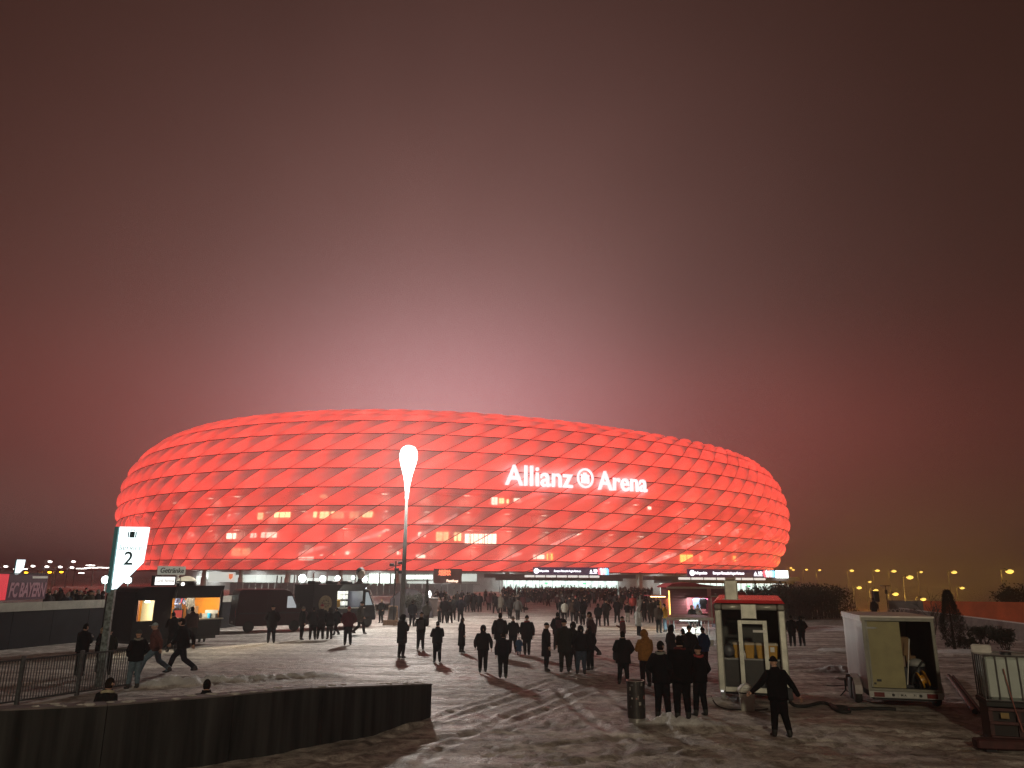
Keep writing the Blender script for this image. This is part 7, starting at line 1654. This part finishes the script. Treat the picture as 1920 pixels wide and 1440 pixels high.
def bush(x, yb, yt, wpx, label, seed, bare=True, Y=None, name='shrub', cat='shrub', leaf=False):
    rr = random.Random(seed); g = G(x, yb) if Y is None else AT(x, 1100, Y); z0 = gz1(g.x, g.y) if Y is None else 0
    h = zfor(g.x, g.y, yt) - z0; r = wpx / 1447 * g.y / 2
    t = thing(name, label, cat, (g.x, g.y, z0)); tw = MB(); tips = []
    def grow(p, d, l, rad_, lev):
        q = p + d * l; m_ = p.lerp(q, .5) + Vector((rr.gauss(0, .05), rr.gauss(0, .05), 0)) * l
        tw.tube([p, m_, q], [rad_, rad_ * .8, rad_ * .6], 4); tips.append(q); tips.append(m_)
        if lev < 3:
            for k in range(rr.choice([2, 3, 3])): grow(p.lerp(q, rr.uniform(.5, 1)), (d + Vector((rr.gauss(0, .5), rr.gauss(0, .5), rr.gauss(.15, .25)))).normalized(), l * rr.uniform(.5, .75), rad_ * .55, lev + 1)
    for k in range(5):
        a = rr.uniform(0, 6.28); grow(Vector((.1 * math.cos(a), .1 * math.sin(a), -.1)), Vector((r / h * .75 * math.cos(a) * rr.random(), r / h * .75 * math.sin(a) * rr.random(), 1)).normalized(), h * rr.uniform(.38, .5), .03 + h * .006, 0)
    stuff(tw.build('branches', TWIG, t))
    if leaf:
        pts_ = [tuple(q + Vector((rr.gauss(0, .12), rr.gauss(0, .12), rr.gauss(0, .1))) * h * .5) for q in tips for _ in range(7)]
        mb, m_ = leaf_mesh(pts_, .05 * h + .05, rr, 'foliage', LEAF); stuff(mb.build('crown', m_, t))
bush(1752, 1190, 1098, 60, 'bare winter shrub with thin branches between trailer and conifer', 8)
bush(1716, 1172, 1128, 40, 'low bare shrub beside the bike rack', 9)
bush(781, 0, 1109, 34, 'round leafy shrub behind the drinks counter', 10, Y=68, leaf=True)
bush(1905, 0, 1082, 130, 'large dark tree at the edge of the picture under the large amber lamp', 12, Y=75, name='tree', cat='tree', leaf=True)
for k, (x, yb, yt, w, lab) in enumerate(((1845, 1212, 1170, 70, 'dark leafy bush before the snow-capped barrier, right of the conifer'), (1888, 1222, 1172, 80, 'dark leafy bush before the barrier above the caged tank'), (1815, 1218, 1186, 40, 'small dark bush at the foot of the conifer'))):
    bush(x, yb, yt, w, lab, 20 + k, leaf=True)
# snow-capped barrier blocks and the red wall beyond
p0, p1 = G(1690, 1160), G(1960, 1206); bt = tag(obj('barrier_wall', None), 'low concrete barrier wall with snow on top running behind the dark bushes', 'wall')
BARR = mat('barrier_concrete', (.13, .11, .10), .85, 0, .3, 2, .2); SNOW = mat('snow_cap', (.45, .42, .40), .8, 0, .15, 6, .4)
dv = (p1 - p0).xy; L_ = dv.length; dv.normalize(); nv = Vector((-dv.y, dv.x)); x = 0; hb = 0.95; k = 0
while x < L_:
    e = min(x + 3.1, L_); a, b = p0.xy + dv * (x + .02), p0.xy + dv * (e - .02)
    for nm, m_, w0, w1, z0, z1 in (('barrier_block', BARR, .28, .12, -.4, hb), ('snow_strip', SNOW, .13, .09, hb + .002, hb + .06)):
        mb = MB(); mb.add([(*(a - nv * w0), z0), (*(b - nv * w0), z0), (*(b + nv * w0), z0), (*(a + nv * w0), z0), (*(a - nv * w1), z1), (*(b - nv * w1), z1), (*(b + nv * w1), z1), (*(a + nv * w1), z1)], [(0, 3, 2, 1), (4, 5, 6, 7), (0, 1, 5, 4), (1, 2, 6, 5), (2, 3, 7, 6), (3, 0, 4, 7)]); mb.build(nm, m_, bt)
    x = e
a, b = AT(1668, 1130, 78), AT(1990, 1134, 66); za, zb = zfor(a.x, a.y, 1126), zfor(b.x, b.y, 1130)
t = tag(obj('boundary_wall', None), 'long orange-red boundary wall beyond the snow-capped barrier on the right', 'wall'); RW = mat('orange_red_wall', (.55, .10, .03), .8, 0, .25, .8, .1)
n_ = 9
for k in range(n_):
    p, q = a.lerp(b, k / n_), a.lerp(b, (k + .992) / n_); d_ = Vector((0, .3, 0)); z1 = za + (zb - za) * k / n_; z2 = za + (zb - za) * (k + 1) / n_; zb0 = -.6
    mb = MB(); mb.add([(p.x, p.y, zb0), (q.x, q.y, zb0), (q.x, q.y + .3, zb0), (p.x, p.y + .3, zb0), (p.x, p.y, z1), (q.x, q.y, z2), (q.x, q.y + .3, z2), (p.x, p.y + .3, z1)], [(0, 3, 2, 1), (4, 5, 6, 7), (0, 1, 5, 4), (1, 2, 6, 5), (2, 3, 7, 6), (3, 0, 4, 7)]); mb.build('wall_bay', RW if k > 1 else BARR, t)
# post with solar panel, black box, bike rack
c = G(1667, 1158); t = thing('solar_post', 'thin post with a flat solar panel and a small box beside the bike rack', 'post', (c.x, c.y, 0)); zt = zfor(c.x, c.y, 1099)
MB().tube([(0, 0, -.1), (0, 0, zt)], .04, 8).build('post', DARK, t); MB().bbox(-.45, -.3, zt, .35, .3, zt + .08, .015).build('solar_panel', GLASS_D, t); MB().bbox(-.1, -.1, zt - .75, .1, .1, zt - .35, .02).build('control_box', DARK, t)
c = G(1647, 1164); t = thing('equipment_box', 'black equipment box on a stand beside the dark figure near the hedge end', 'box', (c.x, c.y, 0)); zt = zfor(c.x, c.y, 1108)
MB().bbox(-.25, -.2, zt - .95, .25, .2, zt, .03).build('box_body', DARK, t)
for x in (-.15, .15): MB().tube([(x, 0, -.05), (x, 0, zt - .95)], .03, 6).build('stand_leg', DARK, t)
c = G(1672, 1162); t = thing('bike_rack', 'pale row of hoops of a snowy bike rack behind the silver trailer', 'bike rack', (c.x, c.y, 0), R(5))
for k in range(5):
    x = -.35 + k * .42; MB().tube([(x, 0, 0), (x, 0, .8), (x + .1, 0, .95), (x + .25, 0, .95), (x + .35, 0, .8), (x + .35, 0, 0)], .035, 6).build('hoop', mat('pale_galvanised', (.40, .36, .34), .5, .3), t)

# ================================================================== HAZE
hm = bpy.data.materials.new('night_haze'); hm.use_nodes = True; nt = hm.node_tree; nt.nodes.clear()
pv = nt.nodes.new('ShaderNodeVolumePrincipled'); pv.inputs['Color'].default_value = (0.9, 0.88, 0.88, 1); pv.inputs['Density'].default_value = 0.0011; pv.inputs['Anisotropy'].default_value = 0.6
ou = nt.nodes.new('ShaderNodeOutputMaterial'); nt.links.new(pv.outputs[0], ou.inputs['Volume'])
HZ = MB().box(-2600, -450, -9.5, 2600, 4100, 54).build('haze', hm); stuff(HZ)
cy.volume_step_rate = 10; cy.volume_max_steps = 64
bpy.data.scenes.remove(WORK)
